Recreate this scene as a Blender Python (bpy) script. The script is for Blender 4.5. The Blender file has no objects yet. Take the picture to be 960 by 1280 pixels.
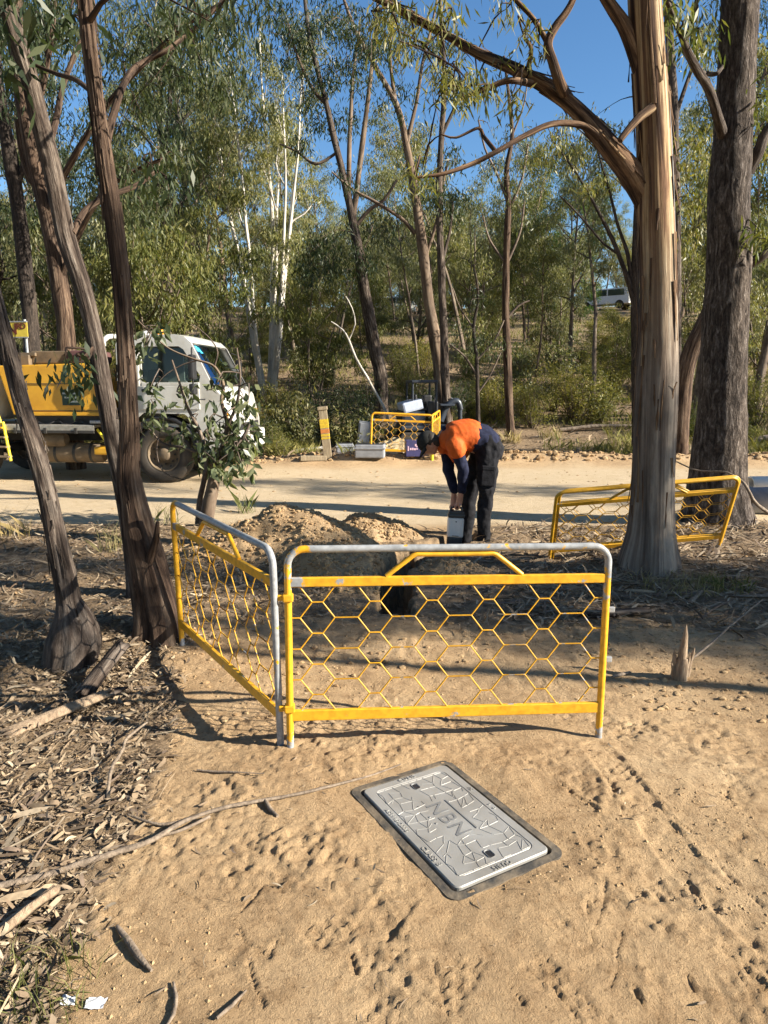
import bpy, bmesh, math, random
import numpy as np
from mathutils import Vector, Matrix
from math import sin, cos, tan, pi, radians, atan2, sqrt

scene = bpy.context.scene
C = scene.collection

# ------------------------------------------------------------------ camera, world, sun
EYE = 1.65
PITCH = radians(10.2)
FPX = 887.0
cam_d = bpy.data.cameras.new('camera')
cam_d.sensor_fit = 'VERTICAL'
cam_d.sensor_height = 24.0
cam_d.lens = 24.0 * FPX / 1280.0
cam_d.clip_start = 0.05
cam_d.clip_end = 3000.0
cam = bpy.data.objects.new('camera', cam_d)
C.objects.link(cam)
cam.location = (0, 0, EYE)
cam.rotation_euler = (radians(90) - PITCH, 0, 0)
scene.camera = cam

SUN_EL = radians(26.0)
SUN_AZ = (0.965, -0.262)              # horizontal direction towards the sun
world = bpy.data.worlds.new('World')
scene.world = world
world.use_nodes = True
wn = world.node_tree
bg = wn.nodes['Background']
sky = wn.nodes.new('ShaderNodeTexSky')
sky.sky_type = 'NISHITA'
sky.sun_disc = False
sky.sun_elevation = SUN_EL
sky.sun_rotation = atan2(SUN_AZ[0], SUN_AZ[1])
sky.altitude = 200.0
sky.air_density = 1.0
sky.dust_density = 0.2
sky.ozone_density = 3.0
hs = wn.nodes.new('ShaderNodeHueSaturation')
hs.inputs['Saturation'].default_value = 1.16
wn.links.new(sky.outputs['Color'], hs.inputs['Color'])
wn.links.new(hs.outputs['Color'], bg.inputs['Color'])
bg.inputs['Strength'].default_value = 0.068

sun_d = bpy.data.lights.new('sun', 'SUN')
sun_d.energy = 5.0
sun_d.angle = radians(0.53)
sun_d.color = (1.0, 0.92, 0.78)
sun = bpy.data.objects.new('sun', sun_d)
C.objects.link(sun)
sdir = Vector((SUN_AZ[0] * cos(SUN_EL), SUN_AZ[1] * cos(SUN_EL), sin(SUN_EL)))
sun.rotation_euler = sdir.to_track_quat('Z', 'Y').to_euler()

scene.view_settings.view_transform = 'Standard'
scene.view_settings.look = 'None'
scene.view_settings.gamma = 1.0
scene.view_settings.exposure = 1.50
scene.render.engine = 'CYCLES'
scene.cycles.max_bounces = 6
scene.cycles.diffuse_bounces = 3
scene.cycles.glossy_bounces = 3
scene.cycles.transmission_bounces = 4
scene.cycles.transparent_max_bounces = 8
scene.cycles.use_adaptive_sampling = True
scene.cycles.adaptive_threshold = 0.015
scene.cycles.use_denoising = True

# ------------------------------------------------------------------ small maths
RNG = np.random.default_rng(7)
PY = random.Random(11)


def _hash(ix, iy, seed):
    h = (ix.astype(np.int64) * 374761393 + iy.astype(np.int64) * 668265263 + seed * 974711) & 0x7fffffff
    h = ((h ^ (h >> 13)) * 1274126177) & 0x7fffffff
    h = h ^ (h >> 16)
    return (h & 0xffff) / 65535.0


def vnoise(x, y, seed=0, per=None):
    """value noise in 0..1; per = integer period along x"""
    x = np.asarray(x, float)
    y = np.asarray(y, float)
    x, y = np.broadcast_arrays(x, y)
    ix = np.floor(x)
    iy = np.floor(y)
    fx = x - ix
    fy = y - iy
    fx = fx * fx * fx * (fx * (fx * 6 - 15) + 10)
    fy = fy * fy * fy * (fy * (fy * 6 - 15) + 10)
    ix = ix.astype(np.int64)
    iy = iy.astype(np.int64)
    ix1 = ix + 1
    if per:
        ix = ix % per
        ix1 = ix1 % per
    a = _hash(ix, iy, seed)
    b = _hash(ix1, iy, seed)
    c = _hash(ix, iy + 1, seed)
    d = _hash(ix1, iy + 1, seed)
    return (a * (1 - fx) + b * fx) * (1 - fy) + (c * (1 - fx) + d * fx) * fy


def fbm(x, y, seed=0, octv=4, gain=0.5):
    s = 0.0
    amp = 1.0
    tot = 0.0
    for k in range(octv):
        s = s + amp * (vnoise(x * 2 ** k + 17.3 * k, y * 2 ** k - 9.1 * k, seed + k * 31) - 0.5)
        tot += amp
        amp *= gain
    return s / tot * 2.0          # about -1..1


def sstep(a, b, x):
    t = np.clip((np.asarray(x, float) - a) / (b - a), 0, 1)
    return t * t * (3 - 2 * t)


def seg_dist(x, y, pts):
    """distance from points to a polyline"""
    best = None
    for (ax, ay), (bx, by) in zip(pts[:-1], pts[1:]):
        dx, dy = bx - ax, by - ay
        t = np.clip(((x - ax) * dx + (y - ay) * dy) / (dx * dx + dy * dy), 0, 1)
        d = np.hypot(x - ax - t * dx, y - ay - t * dy)
        best = d if best is None else np.minimum(best, d)
    return best


# ------------------------------------------------------------------ terrain height
TRENCH = [(0.10, 5.05), (0.06, 5.9), (0.18, 6.7), (0.62, 7.3), (1.0, 7.75)]


def H(x, y):
    x = np.asarray(x, float)
    y = np.asarray(y, float)
    s = np.clip(y - 16.5, 0, None)
    s = 60.0 * (1 - np.exp(-s / 60.0))
    h = 0.29 * s * s / (s + 6.0)
    h = h + 0.30 * fbm(x / 6.0, y / 6.0, 3, 3) * sstep(16, 24, y)
    # thrown up dirt along the far edge of the road
    w = np.exp(-((y - 15.3 - 0.25 * fbm(x / 2.5, y * 0 + 3.0, 8, 2)) / 0.42) ** 2)
    h = h + w * (0.10 + 0.13 * vnoise(x * 1.7, y * 1.7, 9)) * sstep(-3.5, -1.0, x)
    # verge undulation
    v = sstep(0.5, 2.0, y) * (1 - sstep(7.6, 8.6, y))
    h = h + 0.035 * fbm(x / 1.3, y / 1.3, 5, 3) * v
    h = h - 0.05 * sstep(8.0, 8.8, y) * (1 - sstep(14.3, 15.2, y))
    # root swell round the front trees
    for tx, ty, tr, th in ((2.46, 6.45, .55, .12), (4.35, 9.2, .8, .12), (-1.96, 4.25, .4, .09), (-1.55, 4.6, .45, .08)):
        h = h + th * np.exp(-((x - tx) ** 2 + (y - ty) ** 2) / (tr * tr))
    h = h - 0.12 * np.exp(-((x - 1.7) / 0.6) ** 2 - ((y - 7.0) / 0.5) ** 2)
    d = seg_dist(x, y, TRENCH) + 0.10 * fbm(x * 3.6, y * 3.6, 12, 4) + 0.035 * fbm(x * 15, y * 15, 13, 3)
    h = h - 0.55 * (1 - sstep(0.07, 0.16, d))
    return h


def H1(x, y):
    return float(H(np.array([x]), np.array([y]))[0])


def litter(x, y):
    n = fbm(x * 1.6, y * 1.6, 40, 3) * 0.35
    left = sstep(0.0, 0.35, -0.62 - 0.12 * (y - 1.6) - x + n) * (1 - sstep(8.0, 8.8, y))
    right = sstep(0.6, 1.2, x + n) * sstep(4.3, 5.0, y + n) * (1 - sstep(7.9, 8.6, y))
    mid = 0.62 * sstep(4.2, 5.0, y + n) * (1 - sstep(7.6, 8.4, y))
    far = sstep(15.0, 16.0, y + n)
    right = right * (1 - np.exp(-((x - 0.95) ** 2 + (y - 7.5) ** 2) / 0.30))
    return np.clip(np.maximum(np.maximum(left, right), np.maximum(mid, far)), 0, 1)


# treads pressed in the soft dirt: (x, y, angle, kind)
STAMPS = []
_r = random.Random(5)
for (sx, sy, a, k) in [(0.62, 2.02, 0.5, 'b'), (0.80, 1.83, 1.2, 'b'), (0.95, 2.1, 0.2, 'b'), (-0.12, 1.95, 0.6, 'b'),
                       (-0.05, 2.35, 1.9, 'b'), (0.22, 1.74, 0.9, 'b'), (1.28, 2.3, 0.35, 'b'), (1.05, 1.75, 1.4, 'b'),
                       (-0.28, 2.2, 0.9, 'b'), (0.5, 1.66, 2.0, 'b'), (0.75, 2.75, 0.3, 'b'), (1.1, 2.75, 2.4, 'b'),
                       (1.45, 2.65, 0.8, 'b'), (-0.35, 2.75, 0.4, 'b'), (0.0, 1.7, 1.5, 'b'), (1.2, 3.2, 0.5, 'b'),
                       (0.35, 3.35, 1.1, 'b'), (-0.15, 3.3, 2.2, 'b'), (0.9, 3.4, 1.7, 'b'), (1.65, 3.1, 1.9, 'b')]:
    STAMPS.append((sx, sy, a, k))
TRACKS = [([(0.55, 1.2), (0.62, 1.7), (0.72, 2.2), (0.86, 2.7)], 0.10), ([(-0.35, 1.3), (-0.12, 1.75), (0.08, 2.1)], 0.07),
          ([(1.3, 1.5), (1.05, 2.2), (0.98, 3.0)], 0.08)]


def flat(px, py):
    a = (px - 480.0) / FPX
    b = -(py - 640.0) / FPX
    t = -EYE / (-sin(PITCH) + b * cos(PITCH))
    return (a * t, (cos(PITCH) + b * sin(PITCH)) * t)


# scuffs and scrapes left in the dirt by boots and tools
SCRAPES = [([flat(*q) for q in pts], w * .55 + .002, d * .5) for pts, w, d in [
    ([(703, 984), (720, 997), (748, 1016)], .012, .016), ([(750, 1090), (757, 1108), (754, 1136), (745, 1160)], .008, .008), ([(778, 1168), (771, 1192), (774, 1212), (764, 1236)], .009, .009),
    ([(733, 1128), (736, 1150), (742, 1182)], .007, .010), ([(860, 1102), (872, 1120), (880, 1136)], .009, .014), ([(900, 1085), (925, 1108), (955, 1135)], .008, .010), ([(655, 1192), (675, 1200), (698, 1214)], .006, .008),
    ([(330, 1110), (305, 1138), (292, 1150)], .007, .010), ([(215, 1110), (245, 1130), (272, 1146)], .007, .009), ([(292, 1150), (306, 1180), (338, 1200)], .008, .010), ([(345, 1180), (338, 1195)], .006, .010),
    ([(436, 1160), (444, 1180)], .009, .014), ([(440, 1198), (446, 1220)], .009, .016), ([(310, 1205), (318, 1235), (330, 1262)], .010, .012), ([(830, 1010), (845, 1030), (868, 1045)], .010, .012),
    ([(905, 960), (912, 985), (908, 1000)], .010, .014), ([(793, 1240), (806, 1262)], .012, .018), ([(860, 1222), (868, 1240)], .010, .014), ([(540, 1205), (555, 1250), (562, 1275)], .012, .008),
    ([(690, 1235), (720, 1275)], .010, .009), ([(640, 1240), (655, 1262)], .008, .012), ([(480, 1120), (500, 1150), (508, 1180)], .008, .006), ([(600, 905), (612, 918)], .006, .008), ([(528, 920), (545, 935)], .007, .008)]]


def Hfine(x, y):
    h = H(x, y)
    near = (1 - sstep(7.0, 9.0, y)) * sstep(0.2, 1.0, y)
    road = sstep(8.2, 9.2, y) * (1 - sstep(14.0, 15.0, y))
    lit = litter(x, y)
    h = h + near * (0.011 * fbm(x * 2.6, y * 2.6, 21, 3) + 0.0045 * fbm(x * 11, y * 11, 22, 3))
    soft = near * (1 - sstep(3.5, 4.5, y))
    rough = fbm(x * 3.1, y * 3.1, 33, 2)
    rid = np.abs(fbm(x * 9, y * 9, 25, 2))
    cr = sstep(.50, .72, vnoise(x * 38, y * 38, 26)) + .7 * sstep(.5, .75, vnoise(x * 21 + 5, y * 21, 36)) - 0.8 * sstep(.62, .8, vnoise(x * 30, y * 30 + 9, 37))
    h = h + soft * np.clip(rough + 0.42, 0, 1) * (0.0075 * cr - 0.006 * sstep(0.10, 0.0, rid))
    h = h + near * sstep(3.2, 4.6, y) * 0.016 * vnoise(x * 22, y * 22, 27)
    h = h + near * lit * 0.012 * vnoise(x * 24, y * 24, 28)
    h = h + road * 0.02 * fbm(x * 0.9, y * 2.2, 29, 3)
    for sx, sy, a, k in STAMPS:
        ca, sa = cos(a), sin(a)
        u = (x - sx) * ca + (y - sy) * sa
        v = -(x - sx) * sa + (y - sy) * ca
        m = (1 - sstep(0.125, 0.150, np.abs(u))) * (1 - sstep(0.042, 0.056, np.abs(v - 0.012 * np.sin(u * 14))))
        lug = (np.abs(((u / 0.040) % 1.0) - 0.5) < 0.37) & (np.abs(((v / 0.052 + np.floor(u / 0.040) * 0.5) % 1.0) - 0.5) < 0.40)
        edge = sstep(0.125, 0.15, np.abs(u)) * (1 - sstep(0.16, 0.20, np.abs(u))) * (1 - sstep(0.06, 0.09, np.abs(v)))
        h = h + m * (-0.0065 + 0.0055 * (~lug)) * sstep(.2, .5, vnoise(x * 7, y * 7, 46)) + edge * 0.003
    for pts, wd in TRACKS:
        d = seg_dist(x, y, pts)
        m = (1 - sstep(wd * 0.85, wd, d))
        lug = np.sin((y * 1.0 + np.abs(d) * 0.9) / 0.021) > 0.1
        berm = sstep(wd * 0.85, wd, d) * (1 - sstep(wd, wd * 1.5, d))
        fade = vnoise(x * 4, y * 4, 44)
        h = h + m * sstep(.4, .75, fade) * (-0.005 + 0.004 * lug) + berm * 0.004 * sstep(.4, .75, fade)
    for pts, wd, dp in SCRAPES:
        d = seg_dist(x, y, pts) + 0.010 * fbm(x * 22, y * 22, 48, 3)
        h = h - dp * (1 - sstep(wd * .5, wd, d)) + dp * .45 * sstep(wd * .8, wd * 1.3, d) * (1 - sstep(wd * 1.3, wd * 2.4, d))
    # settle the dirt flat against the pit surround
    u, v = lid_uv(x, y)
    q = np.maximum(np.abs(u) - 0.246, np.abs(v) - 0.374)
    k = 1 - sstep(0.0, 0.14, q)
    h = h * (1 - k) + k * (0.0035 + 0.0075 * fbm(x * 11, y * 11, 51, 3))
    inside = (q < -0.026)
    return np.where(inside, -0.10, h)


LID_C = (0.252, 2.472)
LID_ANG = atan2(0.2, 0.352)          # direction of the short side


def lid_uv(x, y):
    ca, sa = cos(LID_ANG), sin(LID_ANG)
    return ((x - LID_C[0]) * ca + (y - LID_C[1]) * sa, -(x - LID_C[0]) * sa + (y - LID_C[1]) * ca)


# ------------------------------------------------------------------ photo rays -> points of the place
def ray(px, py):
    a = (px - 480.0) / FPX
    b = -(py - 640.0) / FPX
    return Vector((a, cos(PITCH) + b * sin(PITCH), -sin(PITCH) + b * cos(PITCH)))


def at(px, py, Y):
    d = ray(px, py)
    t = Y / d.y
    return Vector((d.x * t, Y, EYE + d.z * t))


def ground(px, py):
    d = ray(px, py)
    t = 0.5
    while t < 400:
        p = d * t
        if EYE + p.z < H1(p.x, p.y):
            break
        t *= 1.01
    lo, hi = t / 1.01, t
    for _ in range(20):
        m = (lo + hi) / 2
        p = d * m
        if EYE + p.z < H1(p.x, p.y):
            hi = m
        else:
            lo = m
    p = d * hi
    return Vector((p.x, p.y, H1(p.x, p.y)))


def on_ground(px, Y):
    """the ground point at distance Y along the photo column px"""
    x = (px - 480.0) / FPX * (Y * 1.0)
    for _ in range(3):
        z = H1(x, Y)
        zc = Y * cos(PITCH) + (EYE - z) * sin(PITCH)
        x = (px - 480.0) / FPX * zc
    return Vector((x, Y, H1(x, Y)))


def wid(w, Y):
    return w / FPX * Y * 0.5


# ------------------------------------------------------------------ meshes
class MB:
    def __init__(self):
        self.V = []
        self.F = []
        self.U = []
        self.A = []
        self.n = 0
        self.hasuv = False

    def add(self, V, F, mi=0, uv=None, at=0.0, smooth=True):
        V = np.asarray(V, float).reshape(-1, 3)
        if not isinstance(F, (list, tuple)):
            F = [F]
        for f in F:
            f = np.asarray(f, np.int64)
            if f.size:
                self.F.append((f + self.n, mi, smooth))
        self.V.append(V)
        if uv is not None:
            self.hasuv = True
            self.U.append(np.asarray(uv, float))
        else:
            self.U.append(np.zeros((len(V), 2)))
        self.A.append(np.broadcast_to(np.asarray(at, float), (len(V),)))
        self.n += len(V)
        return self

    def mesh(self, name, mats, attr=None):
        me = bpy.data.meshes.new(name)
        if self.n == 0:
            return me
        V = np.concatenate(self.V)
        cnt = []
        idx = []
        mi = []
        sm = []
        for f, m, s in self.F:
            cnt.append(np.full(len(f), f.shape[1], np.int32))
            idx.append(f.reshape(-1))
            mi.append(np.full(len(f), m, np.int32))
            sm.append(np.full(len(f), s, bool))
        cnt = np.concatenate(cnt)
        idx = np.concatenate(idx).astype(np.int32)
        mi = np.concatenate(mi)
        sm = np.concatenate(sm)
        st = np.concatenate(([0], np.cumsum(cnt)[:-1])).astype(np.int32)
        me.vertices.add(len(V))
        me.vertices.foreach_set('co', V.astype(np.float32).reshape(-1))
        me.loops.add(len(idx))
        me.loops.foreach_set('vertex_index', idx)
        me.polygons.add(len(cnt))
        me.polygons.foreach_set('loop_start', st)
        try:
            me.polygons.foreach_set('loop_total', cnt)
        except Exception:
            pass
        me.polygons.foreach_set('material_index', mi)
        me.polygons.foreach_set('use_smooth', sm)
        if self.hasuv:
            ul = me.uv_layers.new(name='UVMap')
            U = np.concatenate(self.U)[idx]
            ul.data.foreach_set('uv', U.astype(np.float32).reshape(-1))
        if attr:
            a = me.attributes.new(attr, 'FLOAT', 'POINT')
            a.data.foreach_set('value', np.concatenate(self.A).astype(np.float32))
        for m in (mats if isinstance(mats, (list, tuple)) else [mats]):
            me.materials.append(m)
        me.update(calc_edges=True)
        me.validate()
        return me

    def build(self, name, mats, parent=None, loc=(0, 0, 0), attr=None):
        o = bpy.data.objects.new(name, self.mesh(name, mats, attr))
        C.objects.link(o)
        o.location = loc
        if parent is not None:
            o.parent = parent
        return o


def tag(o, label=None, cat=None, group=None, kind=None):
    if label:
        o['label'] = label
    if cat:
        o['category'] = cat
    if group:
        o['group'] = group
    if kind:
        o['kind'] = kind
    return o


def empty(name, loc, label=None, cat=None, group=None, rotz=0.0):
    o = bpy.data.objects.new(name, None)
    C.objects.link(o)
    o.empty_display_size = 0.2
    o.location = loc
    o.rotation_euler = (0, 0, rotz)
    return tag(o, label, cat, group)


def copy_tree(o, parent=None):
    c = o.copy()
    C.objects.link(c)
    if parent is not None:
        c.parent = parent
    for ch in list(o.children):
        copy_tree(ch, c)
    return c


def inst(name, me, parent=None, loc=(0, 0, 0), rot=(0, 0, 0), scale=(1, 1, 1)):
    o = bpy.data.objects.new(name, me)
    C.objects.link(o)
    o.location = loc
    o.rotation_euler = rot
    o.scale = scale
    if parent is not None:
        o.parent = parent
    return o


def tube(mb, pts, rad, n=8, mi=0, cap=True, disp=None, ref=(0, 1, 0), att=0.0, vscale=1.0, closed=False):
    P = np.array([tuple(p) for p in pts], float)
    m = len(P)
    R = np.broadcast_to(np.asarray(rad, float), (m,)).copy()
    T = np.gradient(P, axis=0) if m > 2 else np.repeat((P[1:] - P[:1]), m, 0)
    T /= np.linalg.norm(T, axis=1)[:, None] + 1e-12
    r0 = np.array(ref, float)
    if abs(r0 @ T[0]) > 0.9:
        r0 = np.array((1.0, 0, 0)) if abs(T[0][0]) < 0.8 else np.array((0, 0, 1.0))
    E = np.zeros_like(P)
    e = r0 - (r0 @ T[0]) * T[0]
    e /= np.linalg.norm(e)
    for i in range(m):
        e = e - (e @ T[i]) * T[i]
        e /= np.linalg.norm(e) + 1e-12
        E[i] = e
    B = np.cross(T, E)
    th = np.linspace(0, 2 * pi, n + 1)
    L = np.concatenate(([0], np.cumsum(np.linalg.norm(np.diff(P, axis=0), axis=1))))
    RR = np.repeat(R[:, None], n + 1, 1)
    if disp is not None:
        RR = RR * disp(th[None, :] + 0 * RR, L[:, None] + 0 * RR)
    V = P[:, None, :] + RR[:, :, None] * (np.cos(th)[None, :, None] * E[:, None, :] + np.sin(th)[None, :, None] * B[:, None, :])
    i = np.arange(m - 1)[:, None]
    j = np.arange(n)[None, :]
    a = i * (n + 1) + j
    F = np.stack([a, a + 1, a + n + 2, a + n + 1], -1).reshape(-1, 4)
    uv = np.stack([np.repeat(th[None, :], m, 0) * R.mean(), np.repeat(L[:, None], n + 1, 1) * vscale], -1).reshape(-1, 2)
    A = att if np.isscalar(att) else np.repeat(np.asarray(att, float)[:, None], n + 1, 1).reshape(-1)
    mb.add(V.reshape(-1, 3), F, mi, uv, A)
    if cap:
        for k, (row, c) in enumerate(((0, P[0]), (m - 1, P[-1]))):
            ring = V[row, :n]
            Vc = np.vstack([ring, c[None]])
            q = np.arange(n)
            tri = np.stack([q, (q + 1) % n, np.full(n, n)], -1)
            if k == 0:
                tri = tri[:, ::-1]
            av = att if np.isscalar(att) else float(np.asarray(att)[row])
            mb.add(Vc, tri, mi, None, av, smooth=False)
    return mb


def resample(pts, rad, step):
    """Catmull-Rom smoothing of a polyline with radii"""
    P = np.array([tuple(p) for p in pts], float)
    R = np.asarray(rad, float)
    out = []
    ro = []
    m = len(P)
    for i in range(m - 1):
        p0 = P[max(i - 1, 0)]
        p1 = P[i]
        p2 = P[i + 1]
        p3 = P[min(i + 2, m - 1)]
        k = max(2, int(np.linalg.norm(p2 - p1) / step))
        for t in np.linspace(0, 1, k, endpoint=False):
            out.append(0.5 * ((2 * p1) + (-p0 + p2) * t + (2 * p0 - 5 * p1 + 4 * p2 - p3) * t * t + (-p0 + 3 * p1 - 3 * p2 + p3) * t ** 3))
            ro.append(R[i] * (1 - t) + R[i + 1] * t)
    out.append(P[-1])
    ro.append(R[-1])
    return np.array(out), np.array(ro)


def from_bm(mb, bm, mi=0, smooth=False, att=0.0, M=None):
    bm.verts.index_update()
    V = np.array([v.co[:] for v in bm.verts])
    if M is not None:
        V = V @ np.array(M.to_3x3()).T + np.array(M.translation)
    by = {}
    for f in bm.faces:
        by.setdefault(len(f.verts), []).append([v.index for v in f.verts])
    mb.add(V, [np.array(x) for x in by.values()], mi, None, att, smooth)
    bm.free()


def box(mb, c, s, bev=0.0, rot=None, mi=0, seg=2, att=0.0):
    bm = bmesh.new()
    bmesh.ops.create_cube(bm, size=1.0)
    for v in bm.verts:
        v.co = Vector((v.co.x * s[0], v.co.y * s[1], v.co.z * s[2]))
    if bev > 0:
        bmesh.ops.bevel(bm, geom=list(bm.edges), offset=min(bev, min(s) * 0.45), segments=seg, profile=0.6, affect='EDGES')
    M = Matrix.Translation(c)
    if rot is not None:
        from mathutils import Euler
        M = M @ Euler(rot).to_matrix().to_4x4()
    from_bm(mb, bm, mi, False, att, M)
    return mb


def prism(mb, prof, y0, y1, bev=0.0, mi=0, seg=2, taper=1.0):
    """profile in x,z extruded along y"""
    bm = bmesh.new()
    a = [bm.verts.new((x, y0, z)) for x, z in prof]
    b = [bm.verts.new((x, y1, z)) for x, z in prof]
    n = len(prof)
    bm.faces.new(a)
    bm.faces.new(b[::-1])
    for i in range(n):
        bm.faces.new([a[(i + 1) % n], a[i], b[i], b[(i + 1) % n]])
    bmesh.ops.recalc_face_normals(bm, faces=list(bm.faces))
    if bev > 0:
        bmesh.ops.bevel(bm, geom=list(bm.edges), offset=bev, segments=seg, profile=0.6, affect='EDGES')
    from_bm(mb, bm, mi)
    return mb


def lathe(mb, prof, n=24, mi=0, M=None, smooth=True):
    """profile of (radius, height) turned about z"""
    th = np.linspace(0, 2 * pi, n, endpoint=False)
    V = []
    for r, z in prof:
        V.append(np.stack([r * np.cos(th), r * np.sin(th), np.full(n, z)], -1))
    V = np.concatenate(V)
    if M is not None:
        V = V @ np.array(M.to_3x3()).T + np.array(M.translation)
    m = len(prof)
    i = np.arange(m - 1)[:, None]
    j = np.arange(n)[None, :]
    F = np.stack([i * n + j, i * n + (j + 1) % n, (i + 1) * n + (j + 1) % n, (i + 1) * n + j], -1).reshape(-1, 4)
    mb.add(V, F, mi, None, 0.0, smooth)
    return mb


def capsule(mb, p0, p1, r0, r1, n=16):
    p0 = Vector(p0)
    p1 = Vector(p1)
    d = p1 - p0
    L = d.length
    if L < 1e-5:
        d = Vector((0, 0, 1))
        L = 1e-4
    q = Vector((0, 0, 1)).rotation_difference(d.normalized()).to_matrix()
    rows = []
    for a in np.linspace(-pi / 2, 0, 5):
        rows.append((max(r0 * cos(a), 1e-4), r0 * sin(a)))
    for a in np.linspace(0, pi / 2, 5):
        rows.append((max(r1 * cos(a), 1e-4), L + r1 * sin(a)))
    M = Matrix.Translation(p0) @ q.to_4x4()
    lathe(mb, rows, n, 0, M)
    # close the ends
    m = len(rows)
    nV = mb.n
    mb.F.append((np.arange(n)[::-1][None, :] + (nV - m * n), 0, True))
    mb.F.append((np.arange(n)[None, :] + (nV - n), 0, True))
    return mb


def blob(name, caps, voxel, mats, parent=None, smooth=6, wrinkle=0.0, wscale=30.0, post=None):
    """one continuous skin grown over tapered limbs"""
    mb = MB()
    for c in caps:
        capsule(mb, *c)
    me = mb.mesh('tmp', [])
    o = bpy.data.objects.new('tmp', me)
    C.objects.link(o)
    m = o.modifiers.new('r', 'REMESH')
    m.mode = 'VOXEL'
    m.voxel_size = voxel
    s = o.modifiers.new('s', 'SMOOTH')
    s.iterations = smooth
    s.factor = 0.5
    dg = bpy.context.evaluated_depsgraph_get()
    dg.update()
    out = bpy.data.meshes.new_from_object(o.evaluated_get(dg), depsgraph=dg)
    bpy.data.objects.remove(o)
    out.name = name
    n = len(out.vertices)
    co = np.zeros(n * 3, np.float32)
    out.vertices.foreach_get('co', co)
    co = co.reshape(-1, 3)
    if wrinkle > 0:
        no = np.zeros(n * 3, np.float32)
        out.vertices.foreach_get('normal', no)
        no = no.reshape(-1, 3)
        w = fbm(co[:, 0] * wscale + co[:, 1] * wscale * .6, co[:, 2] * wscale * 0.7 - co[:, 1] * wscale * .5, 77, 3)
        co = co + no * (wrinkle * w)[:, None]
    if post is not None:
        co = post(co)
    out.vertices.foreach_set('co', co.astype(np.float32).reshape(-1))
    out.polygons.foreach_set('use_smooth', np.ones(len(out.polygons), bool))
    out.materials.clear()
    for mt in (mats if isinstance(mats, (list, tuple)) else [mats]):
        out.materials.append(mt)
    out.update()
    ob = bpy.data.objects.new(name, out)
    C.objects.link(ob)
    if parent is not None:
        ob.parent = parent
    return ob


def text_mesh(body, size, depth, bold=0.0, spacing=1.0):
    cu = bpy.data.curves.new('t', 'FONT')
    cu.body = body
    cu.size = size
    cu.extrude = depth
    cu.offset = bold
    cu.align_x = 'CENTER'
    cu.align_y = 'CENTER'
    cu.space_character = spacing
    cu.resolution_u = 3
    o = bpy.data.objects.new('t', cu)
    C.objects.link(o)
    dg = bpy.context.evaluated_depsgraph_get()
    dg.update()
    me = bpy.data.meshes.new_from_object(o.evaluated_get(dg), depsgraph=dg)
    bpy.data.objects.remove(o)
    return me


def put_text(name, body, size, depth, mat, parent, M, bold=0.0, spacing=1.0):
    me = text_mesh(body, size, depth, bold, spacing)
    me.transform(M)
    me.materials.clear()
    me.materials.append(mat)
    me.name = name
    o = bpy.data.objects.new(name, me)
    C.objects.link(o)
    if parent is not None:
        o.parent = parent
    return o


# ------------------------------------------------------------------ materials
def newmat(name):
    m = bpy.data.materials.new(name)
    m.use_nodes = True
    nt = m.node_tree
    b = nt.nodes['Principled BSDF']
    return m, nt, b


def nd(nt, t, **kw):
    n = nt.nodes.new(t)
    for k, v in kw.items():
        if k.startswith('i_'):
            n.inputs[k[2:].replace('_', ' ')].default_value = v
        else:
            setattr(n, k, v)
    return n


def ramp(nt, src, stops, interp='LINEAR'):
    r = nt.nodes.new('ShaderNodeValToRGB')
    r.color_ramp.interpolation = interp
    e = r.color_ramp.elements
    while len(e) < len(stops):
        e.new(0.5)
    for k, (p, c) in enumerate(stops):
        e[k].position = p
        e[k].color = (c[0], c[1], c[2], 1) if not np.isscalar(c) else (c, c, c, 1)
    nt.links.new(src, r.inputs['Fac'])
    return r


def mixc(nt, fac, a, b, mode='MIX'):
    m = nt.nodes.new('ShaderNodeMix')
    m.data_type = 'RGBA'
    m.blend_type = mode
    if hasattr(fac, 'is_linked') or not np.isscalar(fac):
        nt.links.new(fac, m.inputs['Factor'])
    else:
        m.inputs['Factor'].default_value = fac
    for s, v in ((m.inputs[6], a), (m.inputs[7], b)):
        if isinstance(v, tuple):
            s.default_value = (v[0], v[1], v[2], 1)
        else:
            nt.links.new(v, s)
    return m.outputs[2]


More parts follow.
